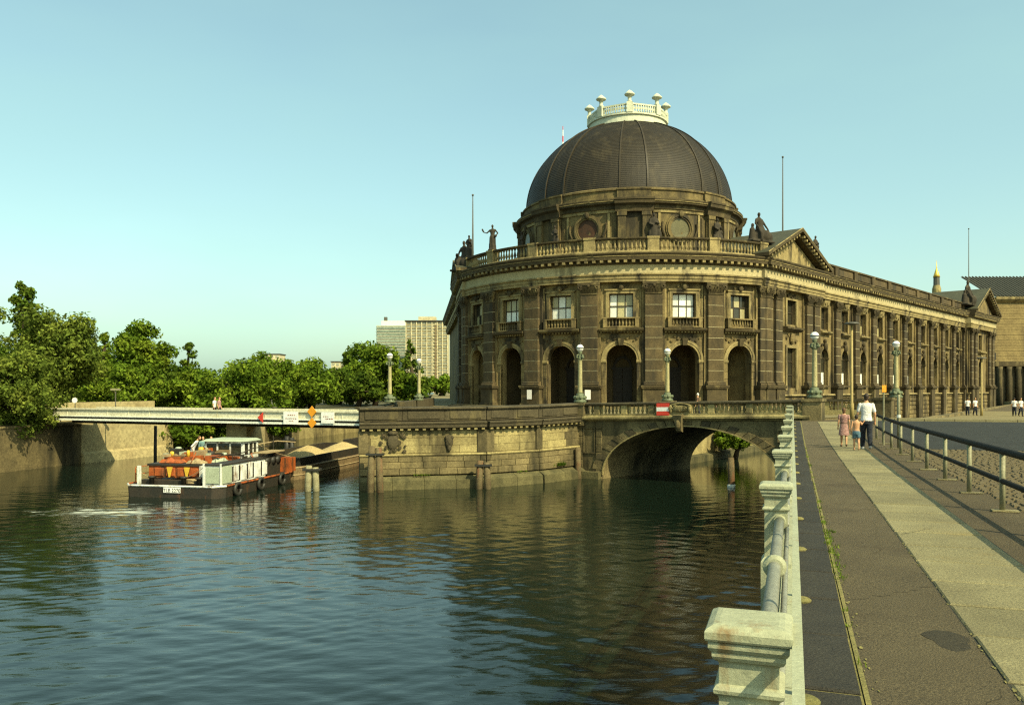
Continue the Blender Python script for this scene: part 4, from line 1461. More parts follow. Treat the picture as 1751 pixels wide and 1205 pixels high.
# left wing, seen edge-on
Ml = flat_mat(NL, DIST + .35)
fl_ = mfun(Ml)
wl2 = MB()
wall_open(wl2, -9.0, 5.45, 0, 16.25, [(-2.0, 2.3, 5.9, 10.2, False), (-2.0, 2.3, 12.72, 15.3, False)], .5, 3)
wl2.add([(5.45, 0, 0), (5.45, -4, 0), (5.45, -4, 16.25), (5.45, 0, 16.25)], [(3, 2, 1, 0)])
wl2.map(fl_).build("bay_wall", MT['wall'], mus)
for u in (-7.9, -5.8, 2.0, 4.3):
    pilaster(Ml @ Matrix.Translation((u, 0, 0)), .9)
window(Ml, -2.0, 12.72, 15.3, 2.3, 2, 2, lambda i, j: 'glass', .4)
window(Ml, -2.0, 5.9, 10.2, 2.3, 2, 3, lambda i, j: 'glass', .4)
entablature(fl_, [-9.35, 5.7], [-9 + 14.4 * (i + .5) / 20 for i in range(20)], .1)
pediment(fl_, -9.9, 6.35, 19.03, 2.0, 1.45, .3)
Ml2 = flat_mat(NL, DIST)
fl2 = mfun(Ml2)
MB().box(-60, -8.6, -14, 0, -.3, 16.25).map(fl2).build("wing_body", MT['wall'], mus)
entablature(fl2, [-60, -9.3], [-60 + 50 * (i + .5) / 60 for i in range(60)])
MB().box(-60, 5, -14, .3, 18.7, 19.02).map(fl2).build("roof_deck", MT['roof_green'], mus)
MB().box(-60, -9.5, -.5, .2, 19.02, 20.5).map(fl2).build("attic_wall", MT['dark'], mus)

# ------------------------------------------------------------------ quay of the island
quay = thing("quay_wall", "sandstone quay wall with solid parapet and carved reliefs below the forecourt", "quay wall", (P1[0], P1[1], 0))


def quay_segment(p, q, zt0, zt1, light_from=0.0, light_to=99, seed=1, corner0=False):
    f0, L_, M_ = seg_frame(p, q)
    r_ = random.Random(seed)

    def f(u, w, z):
        # the parapet top follows the slight rise
        k = (zt0 + (zt1 - zt0) * u / L_) - 4.75
        x, y, zz = f0(u, w, z)
        return (x, y, zz + (k if z > 3.3 else k * max(0, z - .7) / 2.6))
    MB().sweep([(-.9, -1), (0, -1), (0, 3.4), (-.9, 3.4)], [0, L_ / 2, L_]).map(f).build("wall_core", MT['quay_dark'], quay)
    # footing ledge
    n = max(2, int(L_ / 1.5))
    for i in range(n):
        a, b = L_ * i / n, L_ * (i + 1) / n - .02
        MB().add([(a, 0, -.8), (b, 0, -.8), (b, .62, -.8), (a, .62, -.8), (a, 0, .78), (b, 0, .78), (b, .56, .5), (a, .56, .5)],
                 [(3, 2, 6, 7), (7, 6, 5, 4), (0, 3, 7, 4), (2, 1, 5, 6)]).map(f).build("footing_stone", MT['moss'], quay)
    zs = [.8, 1.18, 1.55, 1.9]
    for ci in range(3):
        u = -r_.uniform(0, .9)
        while u < L_:
            ln = r_.uniform(.9, 1.5)
            a, b = max(0, u), min(L_, u + ln)
            if b - a > .08:
                MB().cbox(a + .008, b - .008, -.1, .20 - .045 * ci + r_.uniform(0, .015), zs[ci] + .006, zs[ci + 1] - .006, .02).map(f).build("wall_stone", MT['quay'], quay)
            u += ln
    # upper wall: large panels between flat strips
    MB().sweep([(-.1, 1.9), (.16, 1.9), (.19, 1.96), (.12, 2.04), (-.1, 2.06)], [0, L_ / 2, L_]).map(f).build("sill_course", MT['quay_light'], quay)
    zz = [2.06, 2.5, 2.95, 3.38]
    for ci in range(3):
        u = -r_.uniform(0, .9)
        while u < L_:
            ln = r_.uniform(1.1, 1.9)
            a, b = max(0, u), min(L_, u + ln)
            if b - a > .08:
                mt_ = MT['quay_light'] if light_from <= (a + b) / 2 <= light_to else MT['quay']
                MB().cbox(a + .006, b - .006, -.1, .05 + r_.uniform(0, .012), zz[ci] + .005, zz[ci + 1] - .005, .014).map(f).build("wall_stone", mt_, quay)
            u += ln
    # cornice with dentils
    MB().sweep([(-.3, 3.4), (.12, 3.4), (.18, 3.5), (.42, 3.56), (.44, 3.72), (.5, 3.8), (.5, 3.88), (-.3, 3.94)], [0, L_ / 2, L_]).map(f).build("cornice", MT['quay_dark'], quay)
    dm = MB()
    k = int(L_ / .42)
    for i in range(k):
        u = L_ * (i + .5) / k
        dm.box(u - .09, u + .09, .1, .36, 3.42, 3.53)
    dm.map(f).build("dentils", MT['quay_light'], quay)["kind"] = "stuff"
    # parapet panels and coping
    m = max(2, int(round(L_ / 2.3)))
    for i in range(m):
        a, b = L_ * i / m, L_ * (i + 1) / m
        MB().cbox(a + .005, b - .005, -.3, .1, 3.945, 4.6, .02).map(f).build("parapet_stone", MT['quay_dark'], quay)
        MB().cbox(a + .3, b - .3, .06, .15, 4.05, 4.5, .02).map(f).build("parapet_panel", MT['quay_dark'], quay)
        MB().sweep([(-.38, 4.6), (.2, 4.6), (.24, 4.66), (.2, 4.74), (-.38, 4.78)], [a + .006, b - .006]).map(f).build("coping_stone", MT['quay_dark'], quay)
    return f, L_


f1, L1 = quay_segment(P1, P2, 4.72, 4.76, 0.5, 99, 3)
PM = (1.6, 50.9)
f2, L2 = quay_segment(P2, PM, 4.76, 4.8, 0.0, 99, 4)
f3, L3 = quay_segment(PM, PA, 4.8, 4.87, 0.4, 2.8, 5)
# corner piers
for (f_, u) in ((f1, .22), (f1, L1 - .25), (f2, .25), (f3, .05)):
    MB().cbox(u - .28, u + .28, -.1, .13, 2.06, 3.39, .02).map(f_).build("corner_pier", MT['quay'], quay)
# reliefs
cm = MB()
carved(cm, 1.05, 2.75, 2.0, 3.35, .12, 5, 31); carved(cm, 1.1, 2.7, 2.05, 2.5, .12, 6, 32); carved(cm, 1.2, 2.6, 2.9, 3.4, .14, 4, 33); carved(cm, 1.1, 1.6, 2.2, 3.3, .12, 3, 34); carved(cm, 2.2, 2.7, 2.2, 3.3, .12, 3, 35)
cm.ell((1.9, .14, 2.75), .34, .16, .48, 10, 8); cm.ell((1.9, .2, 3.28), .3, .14, .17, 8, 6)
cm.map(f1).build("carved_cartouche", MT['quay_dark'], quay)
cm = MB()
cm.ell((5.2, .12, 2.72), .24, .16, .4, 10, 8); cm.ell((5.2, .24, 2.66), .06, .08, .12, 6, 5)
for sx in (-1, 1):
    cm.ell((5.2 + sx * .1, .24, 2.8), .05, .04, .035, 6, 4); cm.ell((5.2 + sx * .17, .16, 2.95), .1, .1, .12, 6, 5)
cm.ell((5.2, .18, 2.35), .13, .1, .2, 6, 5)
cm.map(f1).build("carved_mask", MT['quay_dark'], quay)
# left return of the quay
fL, LL, ML_ = seg_frame((-9.6, 96), P1)
MB().sweep([(-.6, -1), (0, -1), (0, 3.9), (-.6, 3.9)], [0, LL]).map(fL).build("wall_core", MT['quay'], quay)
MB().sweep([(-.5, 3.9), (.1, 3.9), (.1, 4.6), (.18, 4.62), (.18, 4.76), (-.5, 4.78)], [0, 30]).map(fL).build("parapet_stone", MT['quay_dark'], quay)
MB().sweep([(-.5, 3.9), (.1, 3.9), (.1, 4.55), (.18, 4.57), (.18, 4.68), (-.5, 4.70)], [42, LL - .3]).map(fL).build("parapet_stone", MT['quay_dark'], quay)
# canal side of the island
cw = bank_wall("canal_wall", [PC, PF], 3.86, "pale canal wall below the museum seen through the arch", MT['quay_light'])
ff, LF, MF = seg_frame(PC, PF)
MB().sweep([(-.1, -.8), (.5, -.8), (.45, .5), (-.1, .62)], [0, LF]).map(ff).build("footing", MT['moss'], cw)

# weeds on the quay ledges
for (f_, u, z, n, h, lab) in ((f1, 3.6, .78, 90, .16, "small weed clump on the footing ledge below the carved mask"),
                              (f2, 2.4, .78, 60, .13, "tiny weed tuft on the footing ledge near the wall bend"),
                              (f3, 1.9, .95, 160, .3, "green weeds growing low on the quay wall beside the bridge pier")):
    pts = [f_(u + rr.gauss(0, .22), .3, z - .02) for _ in range(20)]
    o = grass_tuft("weeds", pts, n * 2, h)
    tag(o, lab, "weeds", kind="stuff")

# ------------------------------------------------------------------ stone arch bridge
bridge = thing("arch_bridge", "stone arch bridge with balustrade and keystone cartouche over the canal", "bridge", (PA[0], PA[1], 0))
fB, LB_, MBr = seg_frame(PA, PB)
WV = Vector((PC[0] - PA[0], PC[1] - PA[1], 0))     # across the bridge
ZT0, ZT1 = 4.87, 5.2


def rise(u): return (ZT1 - ZT0) * u / LB_


AU0, AU1, AZ0, AZR = 1.75, 13.3, .25, 3.33
AUC, AUR = (AU0 + AU1) / 2, (AU1 - AU0) / 2


def arch_z(u):
    t = max(0, 1 - ((u - AUC) / AUR) ** 2)
    return AZ0 + AZR * math.sqrt(t)


def fBr(u, w, z):
    x, y, zz = fB(u, w, z)
    return (x, y, zz)


# spandrel faces (near and far)
NSP = 48
aus = [AUC - AUR * math.cos(math.pi * i / NSP) for i in range(NSP + 1)]
for side in (0, 1):
    mb = MB()
    us_ = [0.0, AU0 - .001] + aus + [AU1 + .001, LB_]
    for a, b in zip(us_[:-1], us_[1:]):
        za = -1 if a < AU0 or a > AU1 else arch_z(a)
        zb = -1 if b < AU0 or b > AU1 else arch_z(b)
        if a == AU0 - .001: za = -1; zb = -1
        mb.add([(a, 0, za), (b, 0, zb), (b, 0, 3.78 + rise(b)), (a, 0, 3.78 + rise(a))], [(0, 1, 2, 3)])
    off = WV * side

    def fs_(u, w, z, off=off):
        x, y, zz = fB(u, w, z); return (x + off.x, y + off.y, zz)
    mb.map(fs_).build("spandrel_wall", MT['quay'], bridge)
# barrel vault
vs, fs = [], []
for u in aus:
    p = fB(u, 0, arch_z(u))
    for t in np.linspace(0, 1, 5):
        vs.append((p[0] + WV.x * t, p[1] + WV.y * t, p[2]))
for i in range(NSP):
    for j in range(4):
        fs.append((i * 5 + j, i * 5 + j + 1, (i + 1) * 5 + j + 1, (i + 1) * 5 + j))
for u in (AU0, AU1):
    p = fB(u, 0, 0)
    b = len(vs)
    vs += [(p[0], p[1], -1), (p[0] + WV.x, p[1] + WV.y, -1), (p[0] + WV.x, p[1] + WV.y, AZ0), (p[0], p[1], AZ0)]
    fs.append((b, b + 1, b + 2, b + 3))
MB().add(vs, fs).build("barrel_vault", MT['quay'], bridge, True)
# voussoirs, each a wedge
NV = 33
for i in range(NV):
    t0, t1 = math.pi * i / NV + .004, math.pi * (i + 1) / NV - .004
    pts = []
    for (t, k_) in ((t0, 0), (t1, 0), (t1, 1), (t0, 1)):
        th = .5 + .22 * abs(math.cos(t))
        ru, rz = AUR + k_ * th, AZR + k_ * (th * .62 if True else th)
        pts.append((AUC - ru * math.cos(t), min(AZ0 + rz * math.sin(t), 3.74 + rise(AUC - ru * math.cos(t)))))
    MB().plate(pts, -.15, .09 + .03 * (i % 2)).map(fB).build("voussoir", MT['quay'] if i % 3 else MT['quay_dark'], bridge)
# moulded outer rim of the arch
mb = MB()
for i in range(40):
    t0, t1 = math.pi * i / 40, math.pi * (i + 1) / 40
    q = []
    for t in (t0, t1):
        for k_ in (-.07, .0):
            q.append((AUC - (AUR + k_) * math.cos(t), AZ0 + (AZR + k_) * math.sin(t)))
    mb.add([(q[0][0], .17, q[0][1]), (q[2][0], .17, q[2][1]), (q[3][0], .17, q[3][1]), (q[1][0], .17, q[1][1]),
            (q[0][0], 0, q[0][1]), (q[2][0], 0, q[2][1]), (q[3][0], 0, q[3][1]), (q[1][0], 0, q[1][1])],
           [(0, 1, 2, 3), (4, 5, 1, 0), (3, 2, 6, 7)])
mb.map(fB).build("arch_moulding", MT['quay_light'], bridge)
# spandrel panels and pier stones
for (u0, u1, z0, z1) in ((.35, 1.25, 1.6, 3.3), (12.9, 14.6, 2.75, 3.5)):
    for (a, b, c, d) in ((u0, u1, z0, z0 + .08), (u0, u1, z1 - .08, z1), (u0, u0 + .08, z0 + .08, z1 - .08), (u1 - .08, u1, z0 + .08, z1 - .08)):
        MB().box(a, b, -.05, .07, c, d).map(fB).build("panel_moulding", MT['quay'], bridge)
zc = .0
for (ua_, ub_) in ((0.0, .3), (1.3, 1.72)):
    zc = -.3
    while zc < 3.6:
        MB().cbox(ua_ + .01, ub_ - .01, -.05, .1, zc + .01, min(zc + .48, 3.7), .02).map(fB).build("pier_stone", MT['quay'], bridge)
        zc += .5
MB().box(-.25, 1.7, -.1, .55, -.8, .45).map(fB).build("pier_footing", MT['moss'], bridge)


def slope_map(off=Vector((0, 0, 0)), zoff=0.0):
    def f(u, w, z):
        x, y, zz = fB(u, w, z)
        return (x + off.x, y + off.y, zz + rise(u) + zoff)
    return f


for side in (0, 1):
    g_ = slope_map(WV * side)
    sg = 1 if side == 0 else -1

    def h_(u, w, z, g_=g_, sg=sg): return g_(u, w * sg, z)
    MB().sweep([(-.4, 3.7), (.12, 3.7), (.2, 3.78), (.36, 3.84), (.36, 3.96), (.2, 4.04), (.2, 4.14), (-.4, 4.14)], [0, 5, 10, LB_]).map(h_).build("deck_cornice", MT['quay_light'], bridge)
    posts = [1.35, 3.3, 5.15, 9.0, 11.3, 13.55]
    edges = [.45] + [v for p in posts for v in (p - .2, p + .2)] + [LB_ - .3]
    for i in range(0, len(edges), 2):
        a, b = edges[i], edges[i + 1]
        if b - a < .3: continue
        if side == 0 and a < 6.5 < b:
            spans = [(a, 6.3), (7.95, b)]
        else:
            spans = [(a, b)]
        bmx = MB()
        for (c, d) in spans: balusters(bmx, c, d, 4.14, 4.7, -.08, .25, .1)
        bmx.map(h_).build("balusters", MT['quay_light'], bridge)["kind"] = "stuff"
    for p in posts:
        MB().cbox(p - .2, p + .2, -.26, .1, 4.14, 4.7, .02).map(h_).build("balustrade_post", MT['quay_light'], bridge)
    nr = 8
    for i in range(nr):
        a, b = .4 + (LB_ - .4) * i / nr, .4 + (LB_ - .4) * (i + 1) / nr - .008
        MB().sweep([(-.34, 4.7), (.16, 4.7), (.2, 4.76), (.2, 4.84), (-.34, 4.87)], [a, b]).map(h_).build("handrail_stone", MT['quay_dark'], bridge)
    # end pedestals
    for (u, hw, top) in ((.05, .45, 4.9), (LB_ + .1, .5, 4.92)):
        MB().box(u - hw, u + hw, -hw * 1.4, .3, 3.4, top - .16).box(u - hw - .07, u + hw + .07, -hw * 1.4 - .07, .37, top - .16, top).map(h_).build("end_pedestal", MT['quay'], bridge)
# keystone with cartouche on the balustrade
gs = slope_map()
km = MB()
km.add([(6.85, .1, 3.0), (7.25, .1, 3.0), (7.4, .2, 4.1), (6.7, .2, 4.1), (6.9, .34, 3.1), (7.2, .34, 3.1), (7.32, .62, 4.05), (6.78, .62, 4.05)],
       [(4, 5, 6, 7), (0, 4, 7, 3), (5, 1, 2, 6), (0, 1, 5, 4), (7, 6, 2, 3)])
km.ell((7.05, .45, 3.5), .18, .2, .3, 8, 6)
km.map(gs).build("keystone", MT['quay'], bridge)
cm = MB()
cm.ell((7.1, .2, 4.44), .52, .13, .22, 14, 8)
for sx in (-1, 1):
    cm.ell((7.1 + sx * .6, .2, 4.44), .13, .14, .26, 8, 6)
cm.tube([(6.5, .2, 4.66), (6.8, .24, 4.74), (7.1, .26, 4.77), (7.4, .24, 4.74), (7.7, .2, 4.66)], .05, 6)
cm.box(6.35, 7.85, -.2, .16, 4.16, 4.69)
carved(cm, 6.35, 7.85, 4.2, 4.7, .26, 5, 77)
cm.map(gs).build("cartouche", MT['quay_light'], bridge)
# deck
dk = [fB(0, -.3, 0), fB(LB_, -.3, 0), (fB(LB_, 0, 0)[0] + WV.x, fB(LB_, 0, 0)[1] + WV.y), (PC[0], PC[1])]
MB().add([(dk[0][0], dk[0][1], 3.92), (dk[1][0], dk[1][1], 4.13), (dk[2][0], dk[2][1], 4.13), (dk[3][0], dk[3][1], 3.92)], [(0, 1, 2, 3)]).build("deck", MT['paving'], bridge)
# abutment fill on the right bank
MB().add([(dk[1][0], dk[1][1], -1), (dk[2][0], dk[2][1], -1), (dk[2][0], dk[2][1], 4.1), (dk[1][0], dk[1][1], 4.1)], [(0, 1, 2, 3)]).build("abutment_wall", MT['quay'], bridge)

# red-white-red board on the balustrade
sg_ = thing("no_passage_board", "red and white striped board hung on the bridge balustrade", "sign", gs(6.0, .35, 4.1))
for i, m_ in enumerate(('red', 'sign_white', 'red')):
    MB().box(5.6, 6.42, .24, .28, 4.05 + .25 * i + .002, 4.05 + .25 * (i + 1) - .002).map(gs).build("board_stripe", MT[m_], sg_)
MB().box(5.7, 5.76, .16, .238, 4.0, 4.85).box(6.26, 6.32, .16, .238, 4.0, 4.85).map(gs).build("bracket", MT['iron'], sg_)


# ------------------------------------------------------------------ candelabra lamps
def lamp(loc, h, label, mat='lamp_stone'):
    t = thing("candelabra_lamp", label, "lamp", loc, "globe lamps on stone columns around the bridge")
    x, y, z = loc
    c = (x, y)
    k = h / 4.0
    bm2 = MB()
    bm2.lathe([(.42 * k, z), (.44 * k, z + .12 * k), (.34 * k, z + .2 * k), (.4 * k, z + .3 * k), (.42 * k, z + .4 * k), (.24 * k, z + .52 * k), (.26 * k, z + .6 * k), (.17 * k, z + .66 * k)], 14, c)
    for i in range(8):
        a = i * math.pi / 4
        bm2.ell((x + .36 * k * math.cos(a), y + .36 * k * math.sin(a), z + .36 * k), .11 * k, .11 * k, .13 * k, 6, 5)
    bm2.build("bronze_base", MT['bronze'], t, True)
    MB().lathe([(.155 * k, z + .66 * k), (.16 * k, z + .75 * k), (.135 * k, z + 2.9 * k), (.15 * k, z + 2.95 * k)], 14, c).build("shaft", MT[mat], t, True)
    hd = MB()
    hd.lathe([(.16 * k, z + 2.95 * k), (.2 * k, z + 3.0 * k), (.12 * k, z + 3.1 * k), (.15 * k, z + 3.22 * k), (.09 * k, z + 3.35 * k), (.16 * k, z + 3.44 * k), (.14 * k, z + 3.5 * k)], 12, c)
    for i in range(4):
        a = i * math.pi / 2 + .6
        pts = [(x + r_ * k * math.cos(a), y + r_ * k * math.sin(a), z + z_ * k) for r_, z_ in ((.1, 3.3), (.26, 3.26), (.28, 3.1), (.2, 3.04))]
        hd.tube(pts, .045 * k, 6)
        hd.ell(pts[2], .075 * k, .075 * k, .075 * k, 6, 5)
    hd.build("bronze_head", MT['bronze'], t, True)
    gl = MB().ell((x, y, z + 3.74 * k), .25 * k, .25 * k, .25 * k, 16, 12).build("globe", MT['globe'], t, True)
    MB().lathe([(.252 * k, z + 3.71 * k), (.272 * k, z + 3.715 * k), (.272 * k, z + 3.765 * k), (.252 * k, z + 3.77 * k)], 16, c).lathe(
        [(.1 * k, z + 3.97 * k), (.06 * k, z + 4.02 * k), (.02 * k, z + 4.1 * k)], 8, c).build("globe_band", MT['iron'], gl)
    return t


p = fB(.05, -.1, 0); lamp((p[0], p[1], 4.9), 3.85, "globe lamp on the quay pedestal where wall meets bridge balustrade")
lamp((PC[0], PC[1] + .1, 4.9), 3.95, "globe lamp on the bridge's far side, in front of the central doors")
p = fB(LB_ + .15, -.2, 0); lamp((p[0], p[1], 5.28), 3.75, "large globe lamp ending the near balustrade beside the footpath")
q = (p[0] + WV.x, p[1] + WV.y); lamp((25.85, 55.1, 5.2), 3.85, "globe lamp at the far bridge corner before the long wing")
pl = at(666, 63.5); lamp((pl[0], pl[1], 4.75), 3.85, "nearer globe lamp on the left quay parapet against the trees", 'lamp_stone')
pl = at(716, 75); lamp((pl[0], pl[1], 4.75), 3.85, "farther globe lamp on the left quay parapet against the trees", 'lamp_stone')

# posters on the museum pedestals
for (k, lab) in ((2, "white poster on the pedestal right of the second arch from the left"), (3, "white poster on the pedestal left of the central arch")):
    M = rot_mat(A0 + DA * (k - 0) if k == 2 else A0 + DA * 3)
for (k, du, lab) in ((2, .1, "white poster on the dark pedestal left of the third arch"), (3, .0, "white poster on the dark pedestal nearest the quay lamp")):
    M = rot_mat(A0 + DA * k)
    g_ = mfun(M)
    o = MB().box(-.32 + du, .32 + du, .95, .985, 4.75, 5.75).map(g_)
    t = thing("poster_board", lab, "poster", M @ Vector((0, .96, 4.75)))
    o.build("backing", MT['winframe'], t)
    MB().box(-.29 + du, .29 + du, .986, .994, 4.78, 5.72).map(g_).build("sheet", MT['paper'], t)


# ------------------------------------------------------------------ mooring piles
def pile_pair(px, d, top, label, mat, n=2, lean=.12, r=.19, base=None):
    x, y = at(px, d)
    t = thing("mooring_pile", label, "mooring pile", (x, y, 0), "timber mooring piles in the river")
    for i in range(n):
        sx = (i - (n - 1) / 2)
        pts = [(x + sx * (.42 + lean), y, -1.2), (x + sx * (.36 + lean * .6), y, top * .45), (x + sx * .36, y + .05, top - .1 * i)]
        MB().tube(pts, [r * 1.08, r, r * .92], 10).build("pile", MT[mat], t, True)
    if n > 1:
        MB().box(x - .5, x + .5, y - .22, y + .22, top * .8, top * .8 + .12).build("binding", MT['iron'], t)
    return t


pile_pair(533, 46.6, 1.45, "pair of pale timber piles standing free beside the barge", 'timber')
pile_pair(641, 46.0, 2.6, "tall weathered pile pair against the left quay corner", 'rust', 2, .2, .2)
pile_pair(826, 47.6, 1.65, "rusty brown pile pair at the bend of the quay wall", 'rust', 2, .16, .2)
pile_pair(988, 53.2, 2.0, "single dark pile against the pier left of the arch", 'rust', 1)
t = pile_pair(1250, 48.6, 1.75, "round pile with pale foot standing in front of the arch", 'rust', 1, 0, .2)
x, y = at(1250, 48.6)
MB().lathe([(.23, -.3), (.24, .12), (.21, .16)], 10, (x, y)).build("pale_collar", MT['white_paint'], t)
pile_pair(265, 62.5, 3.0, "dark steel dolphin before the left bridge abutment", 'iron', 1, 0, .12)
pile_pair(494, 66, 2.0, "dark dolphin beyond the barge, left of the far quay", 'iron', 2, .1, .2)

# ------------------------------------------------------------------ white girder bridge on the left
wbr = thing("girder_bridge", "long cream girder bridge with white lower flange crossing the river on the left", "bridge", (-8.9, 51, 0))
GA, GB = (-34.2, 60.4), (-8.75, 50.3)
fg, LG, MG = seg_frame(GA, GB)
gzt, gzb = 4.42, 3.74
NPAN = 14
for i in range(NPAN):
    a, b = LG * i / NPAN + .01, LG * (i + 1) / NPAN - .01
    MB().cbox(a, b, -.1, .05, gzb + .16, gzt - .1, .01).map(fg).build("web_panel", MT['girder'], wbr)
    MB().box(a - .02, a + .02, .04, .075, gzb + .16, gzt - .1).map(fg).build("stiffener", MT['girder'], wbr)
MB().box(0, LG, -.14, .14, gzt - .1, gzt).map(fg).build("top_flange", MT['girder'], wbr)
MB().box(0, LG, -.14, .16, gzb + .08, gzb + .16).map(fg).build("middle_flange", MT['girder_w'], wbr)
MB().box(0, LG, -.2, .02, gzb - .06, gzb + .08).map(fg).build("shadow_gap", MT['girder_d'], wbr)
MB().box(.9, LG, -.2, .12, gzb - .2, gzb - .06).map(fg).build("bottom_flange", MT['girder_w'], wbr)
MB().box(0, LG, -4.3, -.2, gzb - .12, gzb + .2).map(fg).build("deck", MT['concrete'], wbr)
for w in (-2.1, -4.1):
    MB().box(0, LG, w - .1, w + .1, gzb - .5, gzb - .12).map(fg).build("deck_beam", MT['girder_d'], wbr)
MB().box(0, LG, -4.4, -4.2, gzb + .2, gzt).map(fg).build("far_parapet", MT['girder'], wbr)
# concrete pier with its sloping face
cx, cy = at(411, 57.0)
MB().add([(cx - .8, cy - .6, -.5), (cx + .6, cy - .6, -.5), (cx + .6, cy + 3.6, -.5), (cx - .8, cy + 3.6, -.5), (cx - .8, cy - .6, gzb - .3), (cx + .6, cy - .6, gzb - .3), (cx + .6, cy + 3.6, gzb - .3), (cx - .8, cy + 3.6, gzb - .3)],
         [(0, 1, 5, 4), (1, 2, 6, 5), (2, 3, 7, 6), (3, 0, 4, 7), (4, 5, 6, 7)]).build("pier", MT['concrete'], wbr)
# signs on the girder
def girder_u(px):
    k_ = (px - 875) / F_PX
    a = Vector((GA[0], GA[1])); d = (Vector(GB) - a).normalized()
    return (k_ * a.y - a.x) / (d.x - k_ * d.y)


def board(px, w, z0, z1, mat, label, name, shape='rect', text=None):
    u = girder_u(px)
    p_ = fg(u, .2, z0)
    t = thing(name, label, "sign", p_)
    if shape == 'diamond':
        zc = (z0 + z1) / 2; h = (z1 - z0) / 2
        MB().plate([(u, z0), (u + w / 2, zc), (u, z1), (u - w / 2, zc)], .18, .215).map(fg).build("plate", MT[mat], t)
    elif shape == 'tri':
        MB().plate([(u + w / 2, z0), (u + w / 2, z1), (u - w / 2, (z0 + z1) / 2)], .18, .215).map(fg).build("plate", MT[mat], t)
    else:
        MB().box(u - w / 2, u + w / 2, .18, .215, z0, z1).map(fg).build("plate", MT[mat], t)
        if text:
            tm = MB()
            r_ = random.Random(px)
            for (zz, a, b) in text:
                uu = u + a * w
                while uu < u + b * w:
                    l_ = r_.uniform(.05, .13)
                    tm.box(uu, uu + l_, .216, .222, z0 + zz * (z1 - z0) - .025, z0 + zz * (z1 - z0) + .025)
                    uu += l_ + .05
            tm.map(fg).build("lettering", MT['orange'], t)["kind"] = "stuff"
    MB().box(u - .03, u + .03, .06, .178, z0 + .1, z1 - .05).map(fg).build("bracket", MT['iron'], t)


board(500, 1.12, 3.56, 4.36, 'sign_white', "large white notice board on the girder left of the orange diamonds", "notice_board", text=((.72, -.2, .25), (.45, -.35, .3), (.25, -.1, .2)))
board(563, .95, 3.66, 4.36, 'sign_white', "small white notice board on the girder right of the orange diamonds", "notice_board", text=((.6, -.35, .1), (.4, -.2, .3)))
board(536, .68, 4.02, 4.74, 'sign_orange', "upper orange diamond sign on the girder", "diamond_sign", 'diamond')
board(536, .66, 3.32, 4.0, 'sign_orange', "lower orange diamond sign on the girder", "diamond_sign", 'diamond')
board(448, .42, 3.62, 4.3, 'red', "red triangular marker on the girder", "marker_sign", 'tri')

# left bank wall, abutment
lw = bank_wall("bank_wall", [(-48, 20), (-35.5, 56.8), (-33.7, 64.0)], 3.2, "dark stone bank wall under the trees at the left edge", MT['bankstone'])
ab = thing("bridge_abutment", "pale concrete abutment under the left end of the girder bridge", "abutment", (-33, 64, 0))
fa, La, Ma = seg_frame((-33.7, 64.0), (-30.9, 73.0))
MB().sweep([(-1.5, -.8), (.05, -.8), (.05, 3.3), (-1.5, 3.3)], [0, La / 2, La]).map(fa).build("front_wall", MT['concrete'], ab)
MB().sweep([(0, -.8), (.6, -.8), (.3, .7), (.0, .9)], [0, La]).map(fa).build("footing", MT['concrete'], ab)
MB().box(-4, 9, -1.2, -.8, 3.3, 4.75).map(fa).build("wing_parapet", MT['concrete'], ab)
MB().box(La, La + .5, -3, .4, -.5, 3.2).map(fa).build("return_wall", MT['concrete'], ab)
bank_wall("bank_wall", [(-30.9, 73.5), (-28, 80), (-25, 93)], 2.2, "bank wall in the shade behind the girder bridge", MT['quay'], True)
fq = bank_wall("bank_wall", [(-25, 93), (-20.6, 114), (-23, 165)], 2.7, "far pale quay wall seen under the girder bridge", MT['quay_light'], True)

# ------------------------------------------------------------------ embankment railing on the left of the path
PED_S = [3.34 + 5.36 * i for i in range(9)]
rl_ = thing("embankment_railing", "cream iron railing with square posts and grey pipes along the river edge", "railing", path_pt(4, 0) + (gz(4),))
th_ = math.atan2(PS, PC_)


def path_mat(s_, l_, z):
    x, y = path_pt(s_, l_)
    return Matrix.Translation((x, y, z)) @ Matrix.Rotation(-th_, 4, 'Z')   # x = l, y = s


def post_mesh():
    mb = MB()

    def sq(prof):
        vs, fs = [], []
        for (h, z) in prof:
            vs += [(-h, -h, z), (h, -h, z), (h, h, z), (-h, h, z)]
        for j in range(len(prof) - 1):
            for i in range(4):
                k_ = (i + 1) % 4
                fs.append((j * 4 + i, j * 4 + k_, (j + 1) * 4 + k_, (j + 1) * 4 + i))
        n = len(prof) - 1
        fs += [(3, 2, 1, 0), (n * 4, n * 4 + 1, n * 4 + 2, n * 4 + 3)]
        mb.add(vs, fs)
    sq([(.145, -2.2), (.145, .10), (.128, .13), (.11, .15), (.11, .60), (.114, .61), (.128, .622), (.13, .636), (.122, .65), (.11, .656), (.11, .735), (.114, .742), (.127, .75), (.135, .765), (.135, .782),
        (.14, .786), (.148, .80), (.148, .818), (.143, .822), (.156, .828), (.16, .836), (.16, .862), (.154, .872), (.13, .886), (.11, .889)])
    return mb.mesh("post", MT['paint'])


